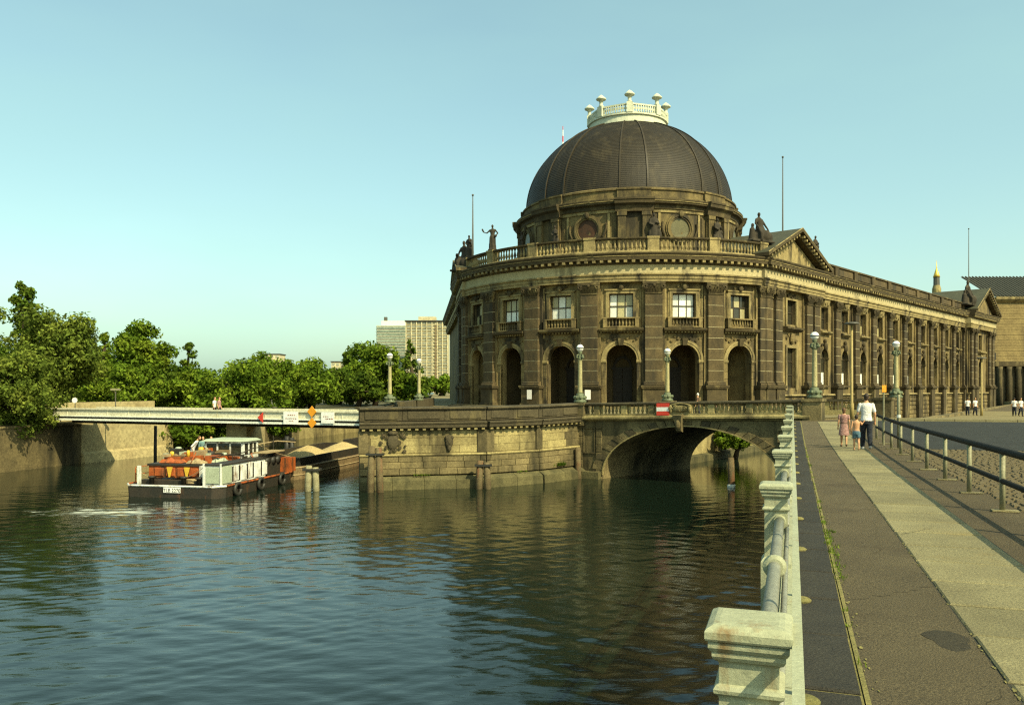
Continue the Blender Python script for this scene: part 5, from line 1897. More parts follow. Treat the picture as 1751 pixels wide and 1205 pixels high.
pme = post_mesh()
collar = MB()
collar.tube([(0, -.03, 0), (0, -.018, 0), (0, .018, 0), (0, .03, 0)], [.06, .084, .084, .06], 20)
cme = collar.mesh("pipe_collar", MT['paint'])
boss = MB()
boss.tube([(0, -.02, 0), (0, .035, 0)], [.066, .055], 18)
bme = boss.mesh("pipe_socket", MT['paint'])
for i, s_ in enumerate(PED_S):
    M = path_mat(s_, -.158, gz(s_) - .005)
    po = inst("post", pme, rl_, M)
    for sy in (-1, 1):
        inst("pipe_socket", bme, po, M @ Matrix.Translation((.033, sy * .115, .515)) @ Matrix.Rotation(math.pi if sy < 0 else 0, 4, 'Z'))
S_ALL = [-.9] + PED_S
for i in range(len(S_ALL) - 1):
    a, b = S_ALL[i] + .12, S_ALL[i + 1] - .12
    for (l_, h, r_, nm) in ((-.125, .51, .045, "pipe_rail"), (-.052, .44, .02, "thin_pipe_rail")):
        pts = []
        for k_ in range(5):
            s_ = a + (b - a) * k_ / 4
            x, y = path_pt(s_, l_); pts.append((x, y, gz(s_) + h))
        po = MB().tube(pts, r_, 16).build(nm, MT['pipe'], rl_, True)
        if nm == "pipe_rail":
            sm_ = (a * .45 + b * .55)
            inst("pipe_collar", cme, po, path_mat(sm_, l_, gz(sm_) + h))
# kerb beam and flat top bar with stanchions on the path side
for i in range(24):
    a = -1 + 2.02 * i
    if a + 2 > 47.5: break
    pts = []
    mb = MB()
    for (z0, z1, l0, l1) in ((-.25, .05, -.10, -.004),):
        vs = []
        for s_ in (a, a + 2.0):
            for (l_, z_) in ((l0, z0), (l1, z0), (l1, z1), (l0, z1)):
                x, y = path_pt(s_, l_); vs.append((x, y, gz(s_) + z_))
        mb.add(vs, [(0, 1, 2, 3), (7, 6, 5, 4), (0, 4, 5, 1), (1, 5, 6, 2), (2, 6, 7, 3), (3, 7, 4, 0)])
    mb.build("kerb_stone", MT['paint'], rl_)
BARZ = .80
mb = MB()
vs, fs = [], []
n = 50
for i in range(n + 1):
    s_ = -1 + 48.5 * i / n
    for (l_, z_) in ((-.002, BARZ), (.036, BARZ), (.036, BARZ + .035), (-.002, BARZ + .035)):
        x, y = path_pt(s_, l_); vs.append((x, y, gz(s_) + z_))
for i in range(n):
    for k_ in range(4):
        fs.append((i * 4 + k_, i * 4 + (k_ + 1) % 4, (i + 1) * 4 + (k_ + 1) % 4, (i + 1) * 4 + k_))
mb.add(vs, fs).build("top_bar", MT['paint'], rl_)
mb = MB()
mb.box(-.016, .016, -.016, .016, .02, BARZ)
mb.box(-.024, .024, -.024, .024, .30, .33); mb.box(-.022, .022, -.022, .022, .06, .09)
sme = mb.mesh("stanchion", MT['paint'])
mb = MB()
mb.lathe([(.088, .0), (.09, .012), (.07, .026), (.02, .034)], 14, (.045, 0))
fme = mb.mesh("foot_flange", MT['joint'])
s_ = 2.5
while s_ < 46:
    M = path_mat(s_, .017, gz(s_) + .012)
    o = inst("stanchion", sme, rl_, M)
    inst("foot_flange", fme, o, M)
    s_ += 2.45

# ------------------------------------------------------------------ right railing of the path
rg = thing("road_railing", "dark two-bar railing on pale posts between footpath and cobbled roadside", "railing", path_pt(12, 3.05) + (gz(12),))
for (h, r_, nm) in ((.92, .056, "top_rail"), (.46, .042, "lower_rail")):
    pts = [path_pt(s_, 3.05) + (gz(s_) + h,) for s_ in np.linspace(4.2, 34.5, 40)]
    MB().tube(pts, r_, 12).build(nm, MT['rail_dark'], rg, True)
mb = MB()
mb.tube([(0, 0, 0), (0, 0, .9)], .041, 12)
pm_ = mb.mesh("post", MT['post_light'], True)
mb = MB().cbox(-.15, .22, -.09, .09, 0, .022, .008)
fm_ = mb.mesh("foot_plate", MT['slab'])
for i in range(13):
    s_ = 4.35 + 2.5 * i
    M = path_mat(s_, 3.05, gz(s_) - .005)
    o = inst("post", pm_, rg, M)
    inst("foot_plate", fm_, o, M)


# ------------------------------------------------------------------ poles and small posts
def street_pole(px, d, zb, top, label):
    x, y = at(px, d)
    t = thing("street_lamp", label, "street lamp", (x, y, zb))
    MB().lathe([(.12, zb), (.12, zb + .9), (.085, zb + 1.0), (.065, top - .12)], 10, (x, y)).build("pole", MT['pole_ochre'], t, True)
    MB().lathe([(.05, top - .14), (.1, top - .1), (.42, top - .06), (.44, top), (.3, top + .07), (.02, top + .09)], 20, (x, y)).build("lamp_disc", MT['pole'], t, True)


x, y = at(1456, 49.0); street_pole(1456, 49.0, gz(sl(x, y)[0]), CAM_Z + (665 - 553) * 49.0 / F_PX, "tall street lamp with flat disc top beside the walking family")
x, y = at(1678, 79.0); street_pole(1678, 79.0, gz(sl(x, y)[0]), CAM_Z + (665 - 612) * 79.0 / F_PX, "far street lamp with flat disc top before the end pavilion")
x, y = path_pt(29.8, 3.32)
t = thing("white_post", "plain whitish post standing just behind the dark railing", "post", (x, y, gz(29.8)))
MB().lathe([(.05, gz(29.8) - .05), (.05, gz(29.8) + 1.72), (.03, gz(29.8) + 1.76)], 10, (x, y)).build("shaft", MT['post_light'], t, True)
MB().lathe([(.062, gz(29.8) + 1.0), (.062, gz(29.8) + 1.1)], 10, (x, y)).build("band", MT['white_paint'], t)
x, y = path_pt(31.2, 3.0)
t = thing("route_post", "thin post with orange plate on top behind the man", "post", (x, y, gz(31)))
MB().lathe([(.03, gz(31) - .05), (.03, gz(31) + 2.0)], 8, (x, y)).build("shaft", MT['post_light'], t)
MB().box(x - .075, x + .075, y - .045, y - .031, gz(31) + 1.84, gz(31) + 2.08).build("plate", MT['sign_orange'], t)


def flagpole(x, y, z0, z1, label):
    t = thing("flagpole", label, "flagpole", (x, y, z0))
    MB().lathe([(.11, z0), (.1, z0 + 3), (.05, z1)], 8, (x, y)).build("mast", MT['pole'], t, True)
    MB().ell((x, y, z1 + .08), .13, .13, .13, 8, 6).build("finial", MT['pole'], t, True)


x, y = at(808, 92); flagpole(x, y, 19.0, CAM_Z + (665 - 335) * 92 / F_PX, "bare flagpole behind the left end of the round balustrade")
x, y = at(1338, 94); flagpole(x, y, 19.0, CAM_Z + (665 - 270) * 94 / F_PX, "tall flagpole behind the near pediment")
x, y = at(1656, 152); flagpole(x, y, 19.0, CAM_Z + (665 - 392) * 152 / F_PX, "flagpole above the end pavilion of the long wing")
# round traffic sign and lamp on the left bank
x, y = at(128, 62)
t = thing("round_sign", "small round traffic sign among the trees above the abutment", "sign", (x, y, 3.25))
MB().tube([(x, y, 3.25), (x, y, 5.2)], .04, 6).build("post", MT['pole'], t)
MB().tube([(x, y - .05, 4.95), (x, y - .09, 4.95)], .2, 20).build("disc", MT['sign_white'], t)
x, y = at(197, 64)
t = thing("street_lamp", "small mast lamp above the left abutment", "street lamp", (x, y, 3.25))
MB().tube([(x, y, 3.25), (x, y, 5.7)], .045, 6).build("pole", MT['pole'], t)
MB().box(x - .35, x + .35, y - .1, y + .1, 5.7, 5.85).build("lamp_head", MT['post_light'], t)

# ------------------------------------------------------------------ push boat and barges
BH_ = R(11.0)                                   # heading
bx, by = at(290, 43.7)


def boat_map(u, v, z):
    """u to starboard, v forward from the stern middle"""
    return (bx + u * math.cos(BH_) + v * math.sin(BH_), by - u * math.sin(BH_) + v * math.cos(BH_), z)


boat = thing("push_boat", "work-worn push boat with white wheelhouse and red-lead engine deck", "boat", (bx, by, 0))
HW = 2.95
hull = MB()
pl_ = [(-HW + .5, 0), (HW - .5, 0), (HW, .6), (HW, 8.2), (HW - .6, 9), (-HW + .6, 9), (-HW, 8.2), (-HW, .6)]
n = len(pl_)
vs = [(u * .97, v, -.5) for u, v in pl_] + [(u, v, .62) for u, v in pl_]
hull.add(vs, [tuple(range(n, 2 * n))] + [(i, (i + 1) % n, n + (i + 1) % n, n + i) for i in range(n)])
hull.map(boat_map).build("hull", MT['hull'], boat)
for i in range(n):
    (u0, v0), (u1, v1) = pl_[i], pl_[(i + 1) % n]
    nm = MB().tube([(u0, v0, .62), (u1, v1, .62)], .06, 6)
    nm.map(boat_map).build("rub_rail", MT['white_paint'] if i in (0, 1, 7) else MT['orange'], boat)
# registration plate on the stern
MB().box(-.35, .65, -.06, -.03, .28, .56).map(boat_map).build("name_plate", MT['sign_white'], boat)
fc = bpy.data.curves.new("plate_lettering", 'FONT')
fc.body = "TLB 2270"
fc.size = .26; fc.align_x = 'CENTER'; fc.extrude = .004
fc.materials.append(MT['iron'])
_tmp = bpy.data.objects.new("lettering_curve", fc)
_me = bpy.data.meshes.new_from_object(_tmp)
_me.name = "plate_lettering"
bpy.data.objects.remove(_tmp)
fo = bpy.data.objects.new("plate_lettering", _me)
pp = boat_map(.15, -.065, .32)
link(fo, boat, Matrix.Translation(pp) @ Matrix.Rotation(-BH_, 4, 'Z') @ Matrix.Rotation(R(90), 4, 'X'))
# orange engine deck
for (u0, u1, v0, v1, z0, z1, nm, m_) in (
        (-2.3, 1.1, 1.5, 5.2, .9, 1.55, "engine_casing", 'orange'),
        (-2.35, 1.15, 1.42, 5.25, 1.55, 1.66, "casing_top", 'hull'),
        (-2.1, .9, 2.6, 4.8, 1.66, 1.95, "engine_hatch", 'orange'),
        (-2.35, -2.2, .55, .7, .62, 1.62, "stern_post", 'white_paint'),
        (1.1, 1.74, 1.0, 2.3, .66, 1.62, "aft_locker", 'white_paint'),
        (-2.5, 1.0, .9, 1.42, .62, .82, "winch_bed", 'hull'),
        (-2.75, -.9, 5.35, 6.5, .62, 1.22, "side_platform", 'barge'),
        (-2.0, -1.3, 3.0, 3.7, 1.95, 2.2, "vent_box", 'green_panel'),
        (-.2, .5, 2.8, 3.4, 1.95, 2.15, "vent_box", 'green_panel')):
    MB().box(u0, u1, v0, v1, z0, z1).map(boat_map).build(nm, MT[m_], boat)
for i in range(5):
    u = -1.9 + .7 * i
    MB().cbox(u, u + .55, 1.40, 1.49, .98, 1.45, .03).map(lambda a, b, c: boat_map(a, 2.89 - b, c)).build("casing_door", MT['orange'], boat)
for u in (-.9, .15):
    MB().add([(u - .17, 1.36, 1.5), (u + .17, 1.36, 1.5), (u + .05, 1.3, .95), (u - .05, 1.3, .95), (u - .17, 1.3, 1.5), (u + .17, 1.3, 1.5)],
             [(0, 1, 2, 3), (4, 5, 2, 3), (0, 4, 3), (1, 5, 2)]).map(boat_map).build("tow_hook", MT['yellow'], boat)
for (u, v) in ((-1.6, .75), (.3, .8), (1.35, .6)):
    MB().lathe([(.13, .62), (.13, .95), (.19, .97), (.19, 1.05), (.02, 1.07)], 10, (u, v)).map(boat_map).build("bollard", MT['hull'], boat, True)
# rope coil, tyres
for k_ in range(3):
    pts = [(.6 + .33 * math.cos(a), 1.15 + .3 * math.sin(a), .7 + .07 * k_) for a in np.linspace(0, 6.3, 16)]
    MB().tube(pts, .045, 6).map(boat_map).build("rope_coil", MT['rub'], boat, True)
for v in (1.6, 4.2, 6.8):
    pts = [(HW + .1, v + .32 * math.cos(a), .35 + .3 * math.sin(a)) for a in np.linspace(0, 2 * math.pi, 17)]
    MB().tube(pts, .1, 8).map(boat_map).build("tyre_fender", MT['iron'], boat, True)
# starboard deckhouse: white panels with dark doorways, set on the deck edge
MB().box(1.75, 2.72, .45, 5.3, .66, 1.7).map(boat_map).build("deckhouse", MT['white_paint'], boat)
MB().box(1.7, 2.78, .4, 5.4, 1.7, 1.77).map(boat_map).build("deckhouse_roof", MT['hull'], boat)
MB().cbox(1.85, 2.65, 0, .05, .74, 1.62, .02).map(lambda a, b, c: boat_map(a, .45 - b, c)).build("deckhouse_panel", MT['green_panel'], boat)
v = .55
k9 = 0
while v < 5.0:
    wd = (.95, .45, .6, .4, .7, .5)[k9 % 6]
    MB().cbox(v, v + wd, 0, .05, .72 + .05 * (k9 % 2), 1.67 - .08 * (k9 % 3), .02).map(lambda a, b, c: boat_map(2.72 + b, a, c)).build("deckhouse_panel", MT['green_panel'] if k9 == 0 else MT['white_paint'], boat)
    MB().box(2.7, 2.728, v + wd + .02, v + wd + .22, .74, 1.58).map(boat_map).build("doorway", MT['hull'], boat)
    v += wd + .26; k9 += 1
MB().box(1.7, 1.78, .36, .44, .62, 1.82).box(2.7, 2.78, .36, .44, .62, 1.82).map(boat_map).build("corner_post", MT['white_paint'], boat)
# deck clutter round the wheelhouse
rb_ = random.Random(21)
for i in range(34):
    u, v = rb_.uniform(-2.3, 1.5), rb_.uniform(2.4, 4.6)
    z = 1.95 if (-2.1 < u < .9 and v > 2.6) else 1.66
    a, b, h = rb_.uniform(.12, .36), rb_.uniform(.12, .36), rb_.uniform(.1, .45)
    m_ = rb_.choice(['orange', 'yellow', 'green_panel', 'hull', 'barge', 'orange', 'rub'])
    if i % 3 == 0:
        MB().lathe([(a * .7, z), (a * .75, z + h), (a * .4, z + h + .05)], 10, (u, v)).map(boat_map).build("deck_drum", MT[m_], boat, True)
    else:
        MB().box(u - a, u + a, v - b, v + b, z, z + h).map(boat_map).build("deck_box", MT[m_], boat)
for i in range(9):
    u0, v0 = rb_.uniform(-2.4, 2.4), rb_.uniform(1.0, 7.5)
    z0 = 1.1 if abs(u0) > 2 else 1.7
    pts = [(u0, v0, z0), (u0 + rb_.uniform(-.3, .3), v0 + rb_.uniform(.1, .6), z0 + rb_.uniform(.1, .5)), (u0 + rb_.uniform(-.8, .8), v0 + rb_.uniform(.5, 1.5), z0 + rb_.uniform(.1, .6))]
    MB().tube(pts, .035, 6).map(boat_map).build("deck_pipe", MT[rb_.choice(['rub', 'hull', 'orange'])], boat)
# crumpled tarpaulins and ropes thrown over the engine deck
for (uc, vc, su, sv, z, m_, sd0) in ((-1.5, 3.4, .55, .5, 1.97, 'barge', 1), (-.2, 4.1, .5, .45, 1.97, 'barge', 2), (.9, 3.0, .45, .6, 1.68, 'green_panel', 3), (-2.0, 4.6, .4, .4, 1.68, 'orange', 4), (.4, 1.9, .5, .3, 1.68, 'rub', 5), (-1.2, 2.1, .7, .3, 1.68, 'orange', 6)):
    vs, fs = [], []
    N0 = 12
    for i in range(N0 + 1):
        for j in range(N0 + 1):
            a, b = 2 * i / N0 - 1, 2 * j / N0 - 1
            h = max(0, 1 - max(a * a, b * b)) ** .6 * .19
            h += .16 * (mnoise.noise(Vector((a * 2.3 + sd0 * 7, b * 2.3, sd0))) + .5 * mnoise.noise(Vector((a * 6, b * 6, sd0 * 3)))) * (h > 0)
            vs.append((uc + su * a, vc + sv * b, z + max(.005, h)))
    for i in range(N0):
        for j in range(N0):
            fs.append((i * (N0 + 1) + j, (i + 1) * (N0 + 1) + j, (i + 1) * (N0 + 1) + j + 1, i * (N0 + 1) + j + 1))
    MB().add(vs, fs).map(boat_map).build("tarpaulin", MT[m_], boat)

for (a, b) in (((-2.7, .9, 1.5), (-1.6, .75, 1.0)), ((.3, .8, 1.0), (1.7, .4, 1.6)), ((-2.2, 5.3, 1.7), (-.85, 4.7, 2.5)), ((1.6, 6.4, 2.5), (2.6, 8.9, 1.5)), ((-.9, 6.4, 2.5), (-2.4, 8.9, 1.5))):
    pts = [tuple(a[i] + (b[i] - a[i]) * t - (.12 * math.sin(math.pi * t) if i == 2 else 0) for i in range(3)) for t in np.linspace(0, 1, 7)]
    MB().tube(pts, .018, 5).map(boat_map).build("rope", MT['rub'], boat)
# dark gear between deckhouse and bow
MB().box(1.7, 2.6, 5.5, 7.4, .62, 1.7).map(boat_map).build("winch_housing", MT['hull'], boat)
for v in (5.8, 6.5, 7.1):
    MB().tube([(1.8, v, 1.5), (2.7, v, 1.5)], .22, 12).map(boat_map).build("winch_drum", MT['iron'], boat, True)
MB().box(1.9, 2.8, 5.4, 7.6, 1.98, 2.05).map(boat_map).build("catwalk", MT['rub'], boat)
for (v) in (1.5, 2.4, 3.3, 4.2):
    MB().tube([(1.75, v, 1.77), (1.75, v, 2.1)], .022, 6).map(boat_map).build("rail_post", MT['hull'], boat)
MB().tube([(1.75, 1.2, 2.1), (1.75, 4.5, 2.1), (1.9, 5.4, 2.3), (1.9, 7.6, 2.3)], .03, 6).map(boat_map).build("hand_rail", MT['hull'], boat)
# wheelhouse
wh = MB()
U0, U1, V0, V1, ZB, ZT = -.85, 1.62, 4.7, 6.5, 1.2, 2.72
wh.box(U0, U1, V0, V1, ZB, 1.92)
for (a, b) in ((U0, U0 + .12), (-.08, .02), (.74, .84), (U1 - .12, U1)):
    wh.box(a, b, V0, V0 + .08, 1.92, ZT); wh.box(a, b, V1 - .08, V1, 1.92, ZT)
for (a, b) in ((V0 + .08, V0 + .2), (5.35, 5.45), (5.85, 5.95), (V1 - .2, V1 - .08)):
    wh.box(U0, U0 + .08, a, b, 1.92, ZT); wh.box(U1 - .08, U1, a, b, 1.92, ZT)
wh.box(U0, U1, V0, V1, ZT - .12, ZT)
whp = wh.map(boat_map).build("wheelhouse", MT['white_paint'], boat)
rf = MB()
for i in range(6):
    pass
rf.add([(U0 - .15, V0 - .2, ZT), (U1 + .15, V0 - .2, ZT), (U1 + .15, V1 + .15, ZT), (U0 - .15, V1 + .15, ZT),
        (U0 + .1, V0, ZT + .13), (U1 - .1, V0, ZT + .13), (U1 - .1, V1, ZT + .13), (U0 + .1, V1, ZT + .13)],
       [(0, 1, 5, 4), (1, 2, 6, 5), (2, 3, 7, 6), (3, 0, 4, 7), (4, 5, 6, 7), (3, 2, 1, 0)])
rf.map(boat_map).build("roof", MT['green_panel'], whp)
for (a, b) in ((U0 + .12, -.08), (.02, .74), (.84, U1 - .12)):
    MB().box(a, b, V0 + .03, V0 + .05, 1.92, ZT - .12).map(boat_map).build("window", MT['glass'], whp)
for (a, b) in ((V0 + .2, 5.35), (5.45, 5.85), (5.95, V1 - .2)):
    MB().box(U1 - .05, U1 - .03, a, b, 1.92, ZT - .12).map(boat_map).build("window", MT['glass'], whp)
    MB().box(U0 + .03, U0 + .05, a, b, 1.92, ZT - .12).map(boat_map).build("window", MT['glass'], whp)
MB().box(U0 - .3, U1 + .3, V0 - .5, V0 - .42, 1.9, 2.0).box(U0 - .3, U0 - .22, V0 - .5, V0, 1.2, 1.9).box(U1 + .22, U1 + .3, V0 - .5, V0, 1.2, 1.9).map(boat_map).build("rail", MT['hull'], boat)
MB().box(.2, 2.1, 7.5, 9.0, .62, 1.9).map(boat_map).build("push_frame", MT['hull'], boat)
MB().box(2.0, 2.8, 8.3, 9.1, .62, 1.5).map(boat_map).build("push_knee", MT['orange'], boat)
MB().box(-2.6, -1.9, 8.3, 9.1, .62, 1.5).map(boat_map).build("push_knee", MT['orange'], boat)
MB().tube([(1.9, 7.9, 1.9), (1.9, 7.9, 2.9)], .03, 6).map(boat_map).build("mast", MT['hull'], boat)
MB().tube([(-2.6, 5.5, 1.7), (2.0, 8.2, 2.55), (3.0, 8.7, 2.45)], .04, 6).map(boat_map).build("davit", MT['rub'], boat)
for (u, v) in ((-2.7, .9), (-2.7, 3.2), (-2.7, 5.5), (-2.7, 7.8)):
    MB().tube([(u, v, .62), (u, v, 1.5)], .03, 6).map(boat_map).build("rail_post", MT['orange'], boat)
for z in (1.1, 1.5):
    MB().tube([(-2.7, .9, z), (-2.7, 7.8, z)], .022, 6).map(boat_map).build("hand_rail", MT['orange'], boat)


def barge(v0, v1, label, mounds, uoff=0.0):
    t = thing("barge", label, "barge", boat_map(uoff, v0, 0))
    w = 2.9
    hb = MB()
    pl2 = [(-w + .3, v0), (w - .3, v0), (w, v0 + .5), (w, v1 - 1.2), (w - .8, v1), (-w + .8, v1), (-w, v1 - 1.2), (-w, v0 + .5)]
    k_ = len(pl2)
    vs = [(u + uoff, v, -.5) for u, v in pl2] + [(u + uoff, v, .78) for u, v in pl2] + [(u * .86 + uoff, v0 + (v - v0) * .95 + .6, .78) for u, v in pl2]
    hb.add(vs, [(i, (i + 1) % k_, k_ + (i + 1) % k_, k_ + i) for i in range(k_)] + [(k_ + i, k_ + (i + 1) % k_, 2 * k_ + (i + 1) % k_, 2 * k_ + i) for i in range(k_)])
    hb.map(boat_map).build("hull", MT['barge'], t)
    for z in (.3, .76):
        pts = [(u + uoff, v, z) for u, v in pl2]
        MB().tube(pts + [pts[0]], .05, 6).map(boat_map).build("rub_rail", MT['rub'], t)
    cm_ = MB()
    a, b = v0 + 1.2, v1 - 2.0
    for (x0, x1, y0, y1) in ((uoff - 2.45, uoff - 2.35, a, b), (uoff + 2.35, uoff + 2.45, a, b), (uoff - 2.35, uoff + 2.35, a, a + .1), (uoff - 2.35, uoff + 2.35, b - .1, b)):
        cm_.box(x0, x1, y0, y1, .75, 1.3)
    cm_.map(boat_map).build("coaming", MT['hull'], t)
    MB().box(uoff - 2.35, uoff + 2.35, a, b, .2, .3).map(boat_map).build("hold_floor", MT['barge'], t)
    for (vc, r_, h) in mounds:
        g2 = MB()
        vs, fs = [], []
        NR, NT = 8, 24
        for j in range(NR + 1):
            q_ = j / NR
            for i in range(NT):
                a_ = 2 * math.pi * i / NT
                jit = 1 + .1 * math.sin(3 * a_ + vc) + .06 * math.sin(5 * a_)
                uu = max(-2.3, min(2.3, 2.6 * q_ * jit * math.cos(a_)))
                vs.append((uoff + uu, vc + r_ * q_ * jit * math.sin(a_), .3 + h * (1 - q_ ** 1.25) + .03 * math.sin(9 * a_ + 7 * q_)))
        for j in range(NR):
            for i in range(NT):
                k2 = (i + 1) % NT
                fs.append((j * NT + i, j * NT + k2, (j + 1) * NT + k2, (j + 1) * NT + i))
        g2.add(vs, fs).map(boat_map).build("sand_heap", MT['sand'], t, True)


barge(9.3, 27.5, "long rusty hopper barge with sand heaps pushed ahead of the boat", ((11.8, 2.0, 1.0), (17.0, 3.6, 1.35), (23.5, 3.2, 1.2)))
barge(28.2, 46, "second sand barge disappearing behind the quay corner", ((31.5, 3.2, 1.45), (38, 3.5, 1.3)))


# ------------------------------------------------------------------ people and statues: fused continuous bodies
def remesh(o, vox, smooth=4, fac=.6):
    m = o.modifiers.new("fuse", 'REMESH'); m.mode = 'VOXEL'; m.voxel_size = vox; m.use_smooth_shade = True
    s_ = o.modifiers.new("soften", 'SMOOTH'); s_.factor = fac; s_.iterations = smooth


def limb(mb, pts, rs, n=10):
    mb.tube(pts, list(rs), n)
    for p_, r_ in zip(pts, rs): mb.ell(p_, r_, r_, r_, 8, 6)


def finger_hand(mb, wrist, dirv, side, k, curl=.5):
    """palm, four fingers of different length and a thumb leaving the side of the palm"""
    d = Vector(dirv).normalized()
    sd_ = Vector(side).normalized()
    nrm = d.cross(sd_).normalized()
    w_ = Vector(wrist)
    pc = w_ + d * .05 * k
    mb.tube([w_, pc, w_ + d * .095 * k], [.026 * k, .036 * k, .034 * k], 8)
    for i, ln in enumerate((.066, .078, .073, .057)):
        b = w_ + d * .085 * k + sd_ * (.03 - .02 * i) * k
        m1 = b + (d * .95 + nrm * curl * .4) * ln * .5 * k
        e = m1 + (d * .7 + nrm * curl) * ln * .5 * k
        mb.tube([b, m1, e], [.0098 * k, .009 * k, .0078 * k], 6)
    b = w_ + d * .03 * k + sd_ * .026 * k
    mb.tube([b, b + (d * .6 + sd_ * .7) * .035 * k, b + (d * 1.0 + sd_ * .75) * .062 * k], [.0125 * k, .0115 * k, .009 * k], 6)


def person(name, label, loc, yaw, H, pose, look, vox=.014, group=None, cat="person"):
    """loc: ground point; yaw: facing direction (0 = away +Y, clockwise to +X)"""
    k = H / 1.75
    t = thing(name, label, cat, loc, group)
    ca, sa = math.cos(-yaw), math.sin(-yaw)

    def f(x, y, z):
        return (loc[0] + (x * ca - y * sa) * k, loc[1] + (x * sa + y * ca) * k, loc[2] + z * k)
    st_ = pose.get('stride', .12)
    lean = pose.get('lean', 0.0)
    body = MB()
    legs = []
    for sx, ph in ((-1, 1), (1, -1)):
        fy = st_ * ph
        lift = .05 if fy < -.05 else 0.0
        hip = (sx * .088, 0, .93); knee = (sx * .092, fy * .55 + .04, .50 + lift * .3); ank = (sx * .092, fy * 1.05 - (.05 if fy < 0 else 0), .085 + lift)
        toe = (sx * .105, ank[1] + .15, .035 + (0 if fy >= 0 else .0))
        legs.append((hip, knee, ank, toe))
        limb(body, [hip, ((hip[0] + knee[0]) / 2, (hip[1] + knee[1]) / 2 + .01, .72), knee], [.088, .078, .056])
        limb(body, [knee, (knee[0], (knee[1] * .6 + ank[1] * .4) - .015, .36 + lift * .5), ank], [.055, .056, .036])
        body.tube([(ank[0], ank[1] - .05, ank[2] - .045), (ank[0], ank[1] + .02, ank[2] - .035), toe], [.036, .042, .03], 8)
    ly = lean

    def T(z): return ly * max(0, z - .95)
    rings = [((0, 0, .86), .13, .105), ((0, 0, .95), .16, .115), ((0, T(1.08), 1.08), .135, .098), ((0, T(1.22), 1.22), .145, .105),
             ((0, T(1.36), 1.36), .168, .112), ((0, T(1.43), 1.43), .165, .098), ((0, T(1.48), 1.48), .10, .075), ((0, T(1.53) + .005, 1.53), .057, .06), ((0, T(1.6) + .01, 1.6), .052, .058)]
    body.etube(rings, 14)
    hc = (0, T(1.66) + .02 + pose.get('head', 0), 1.655)
    body.ell((hc[0], hc[1] - .005, hc[2] + .02), .075, .095, .105, 14, 10)
    body.ell((hc[0], hc[1] + .022, hc[2] - .055), .056, .068, .075, 12, 8)
    body.ell((0, hc[1] + .098, hc[2] - .02), .013, .018, .022, 6, 5)
    for sx in (-1, 1):
        body.ell((sx * .077, hc[1] - .005, hc[2] - .005), .012, .022, .032, 6, 5)
    arms = []
    for sx, key in ((-1, 'armL'), (1, 'armR')):
        sh = (sx * .185, T(1.42), 1.42)
        el, wr = pose.get(key, ((sx * .235, -.02, 1.13), (sx * .245, .07, .88)))
        arms.append((sh, el, wr))
        limb(body, [sh, ((sh[0] + el[0]) / 2, (sh[1] + el[1]) / 2, (sh[2] + el[2]) / 2), el], [.05, .045, .038])
        limb(body, [el, ((el[0] + wr[0]) / 2, (el[1] + wr[1]) / 2, (el[2] + wr[2]) / 2), wr], [.038, .034, .025])
        d = Vector(wr) - Vector(el)
        finger_hand(body, wr, d, (0, 1, 0) if abs(d.normalized().z) > .5 else (0, 0, 1), 1.0)
    b = body.map(f).build("body", MT[look.get('skin', 'skin')], t, True)
    remesh(b, vox * k, 2)
    e_ = .016
    if look.get('hair'):
        hm = MB()
        hm.ell((hc[0], hc[1] - .018, hc[2] + .032), .083, .095, .102, 14, 10)
        hm.ell((hc[0], hc[1] - .045, hc[2] - .03), .072, .06, .075 if not look.get('longhair') else .13, 12, 8)
        remesh(hm.map(f).build("hair", MT[look['hair']], t, True), vox * k, 2)
    if look.get('shirt'):
        sh_ = MB()
        top = [((0, T(z) if z > .95 else 0, z), rx + e_, ry + e_) for (c, rx, ry) in rings for z in [c[2]] if .9 < z < 1.49]
        z0 = look.get('hem', .90)
        sh_.etube([((0, 0, z0), .165 + e_, .12 + e_)] + top, 14)
        for (s1, el, wr) in arms:
            q_ = look.get('sleeve', .6)
            m_ = tuple(s1[i] + (el[i] - s1[i]) * q_ for i in range(3))
            limb(sh_, [s1, m_], [.062, .058])
        remesh(sh_.map(f).build("shirt", MT[look['shirt']], t, True), vox * k, 2)
    if look.get('dress'):
        ds = MB()
        top = [((0, T(z) if z > .95 else 0, z), rx + e_, ry + e_) for (c, rx, ry) in rings for z in [c[2]] if 1.0 < z < 1.49]
        ds.etube([((0, -.01, .52), .235, .2), ((0, 0, .7), .215, .18), ((0, 0, .9), .185, .145)] + top, 16)
        for (s1, el, wr) in arms:
            m_ = tuple(s1[i] + (el[i] - s1[i]) * .45 for i in range(3))
            limb(ds, [s1, m_], [.062, .062])
        remesh(ds.map(f).build("dress", MT[look['dress']], t, True), vox * k, 2)
        bl = MB()
        bl.etube([((0, T(1.06), 1.05), .158, .121), ((0, T(1.09), 1.09), .158, .121)], 16)
        bl.map(f).build("belt", MT['cloth_brown'], t)
    if look.get('trousers'):
        tr = MB()
        q_ = look.get('leg', 1.0)
        tr.etube([((0, 0, .8), .15, .115), ((0, 0, .9), .168, .125), ((0, 0, .985), .16, .118)], 14)
        for (hip, knee, ank, toe) in legs:
            if q_ > .6:
                limb(tr, [(hip[0], hip[1], .88), (knee[0], knee[1], knee[2])], [.102, .086])
                limb(tr, [knee, (knee[0], (knee[1] * .6 + ank[1] * .4) - .015, (knee[2] + ank[2]) / 2 + .04), (ank[0], ank[1] - .005, ank[2] + .01)], [.086, .08, .064])
            else:
                m_ = tuple(hip[i] + (knee[i] - hip[i]) * .6 for i in range(3))
                limb(tr, [(hip[0], hip[1], .88), m_], [.105, .1])
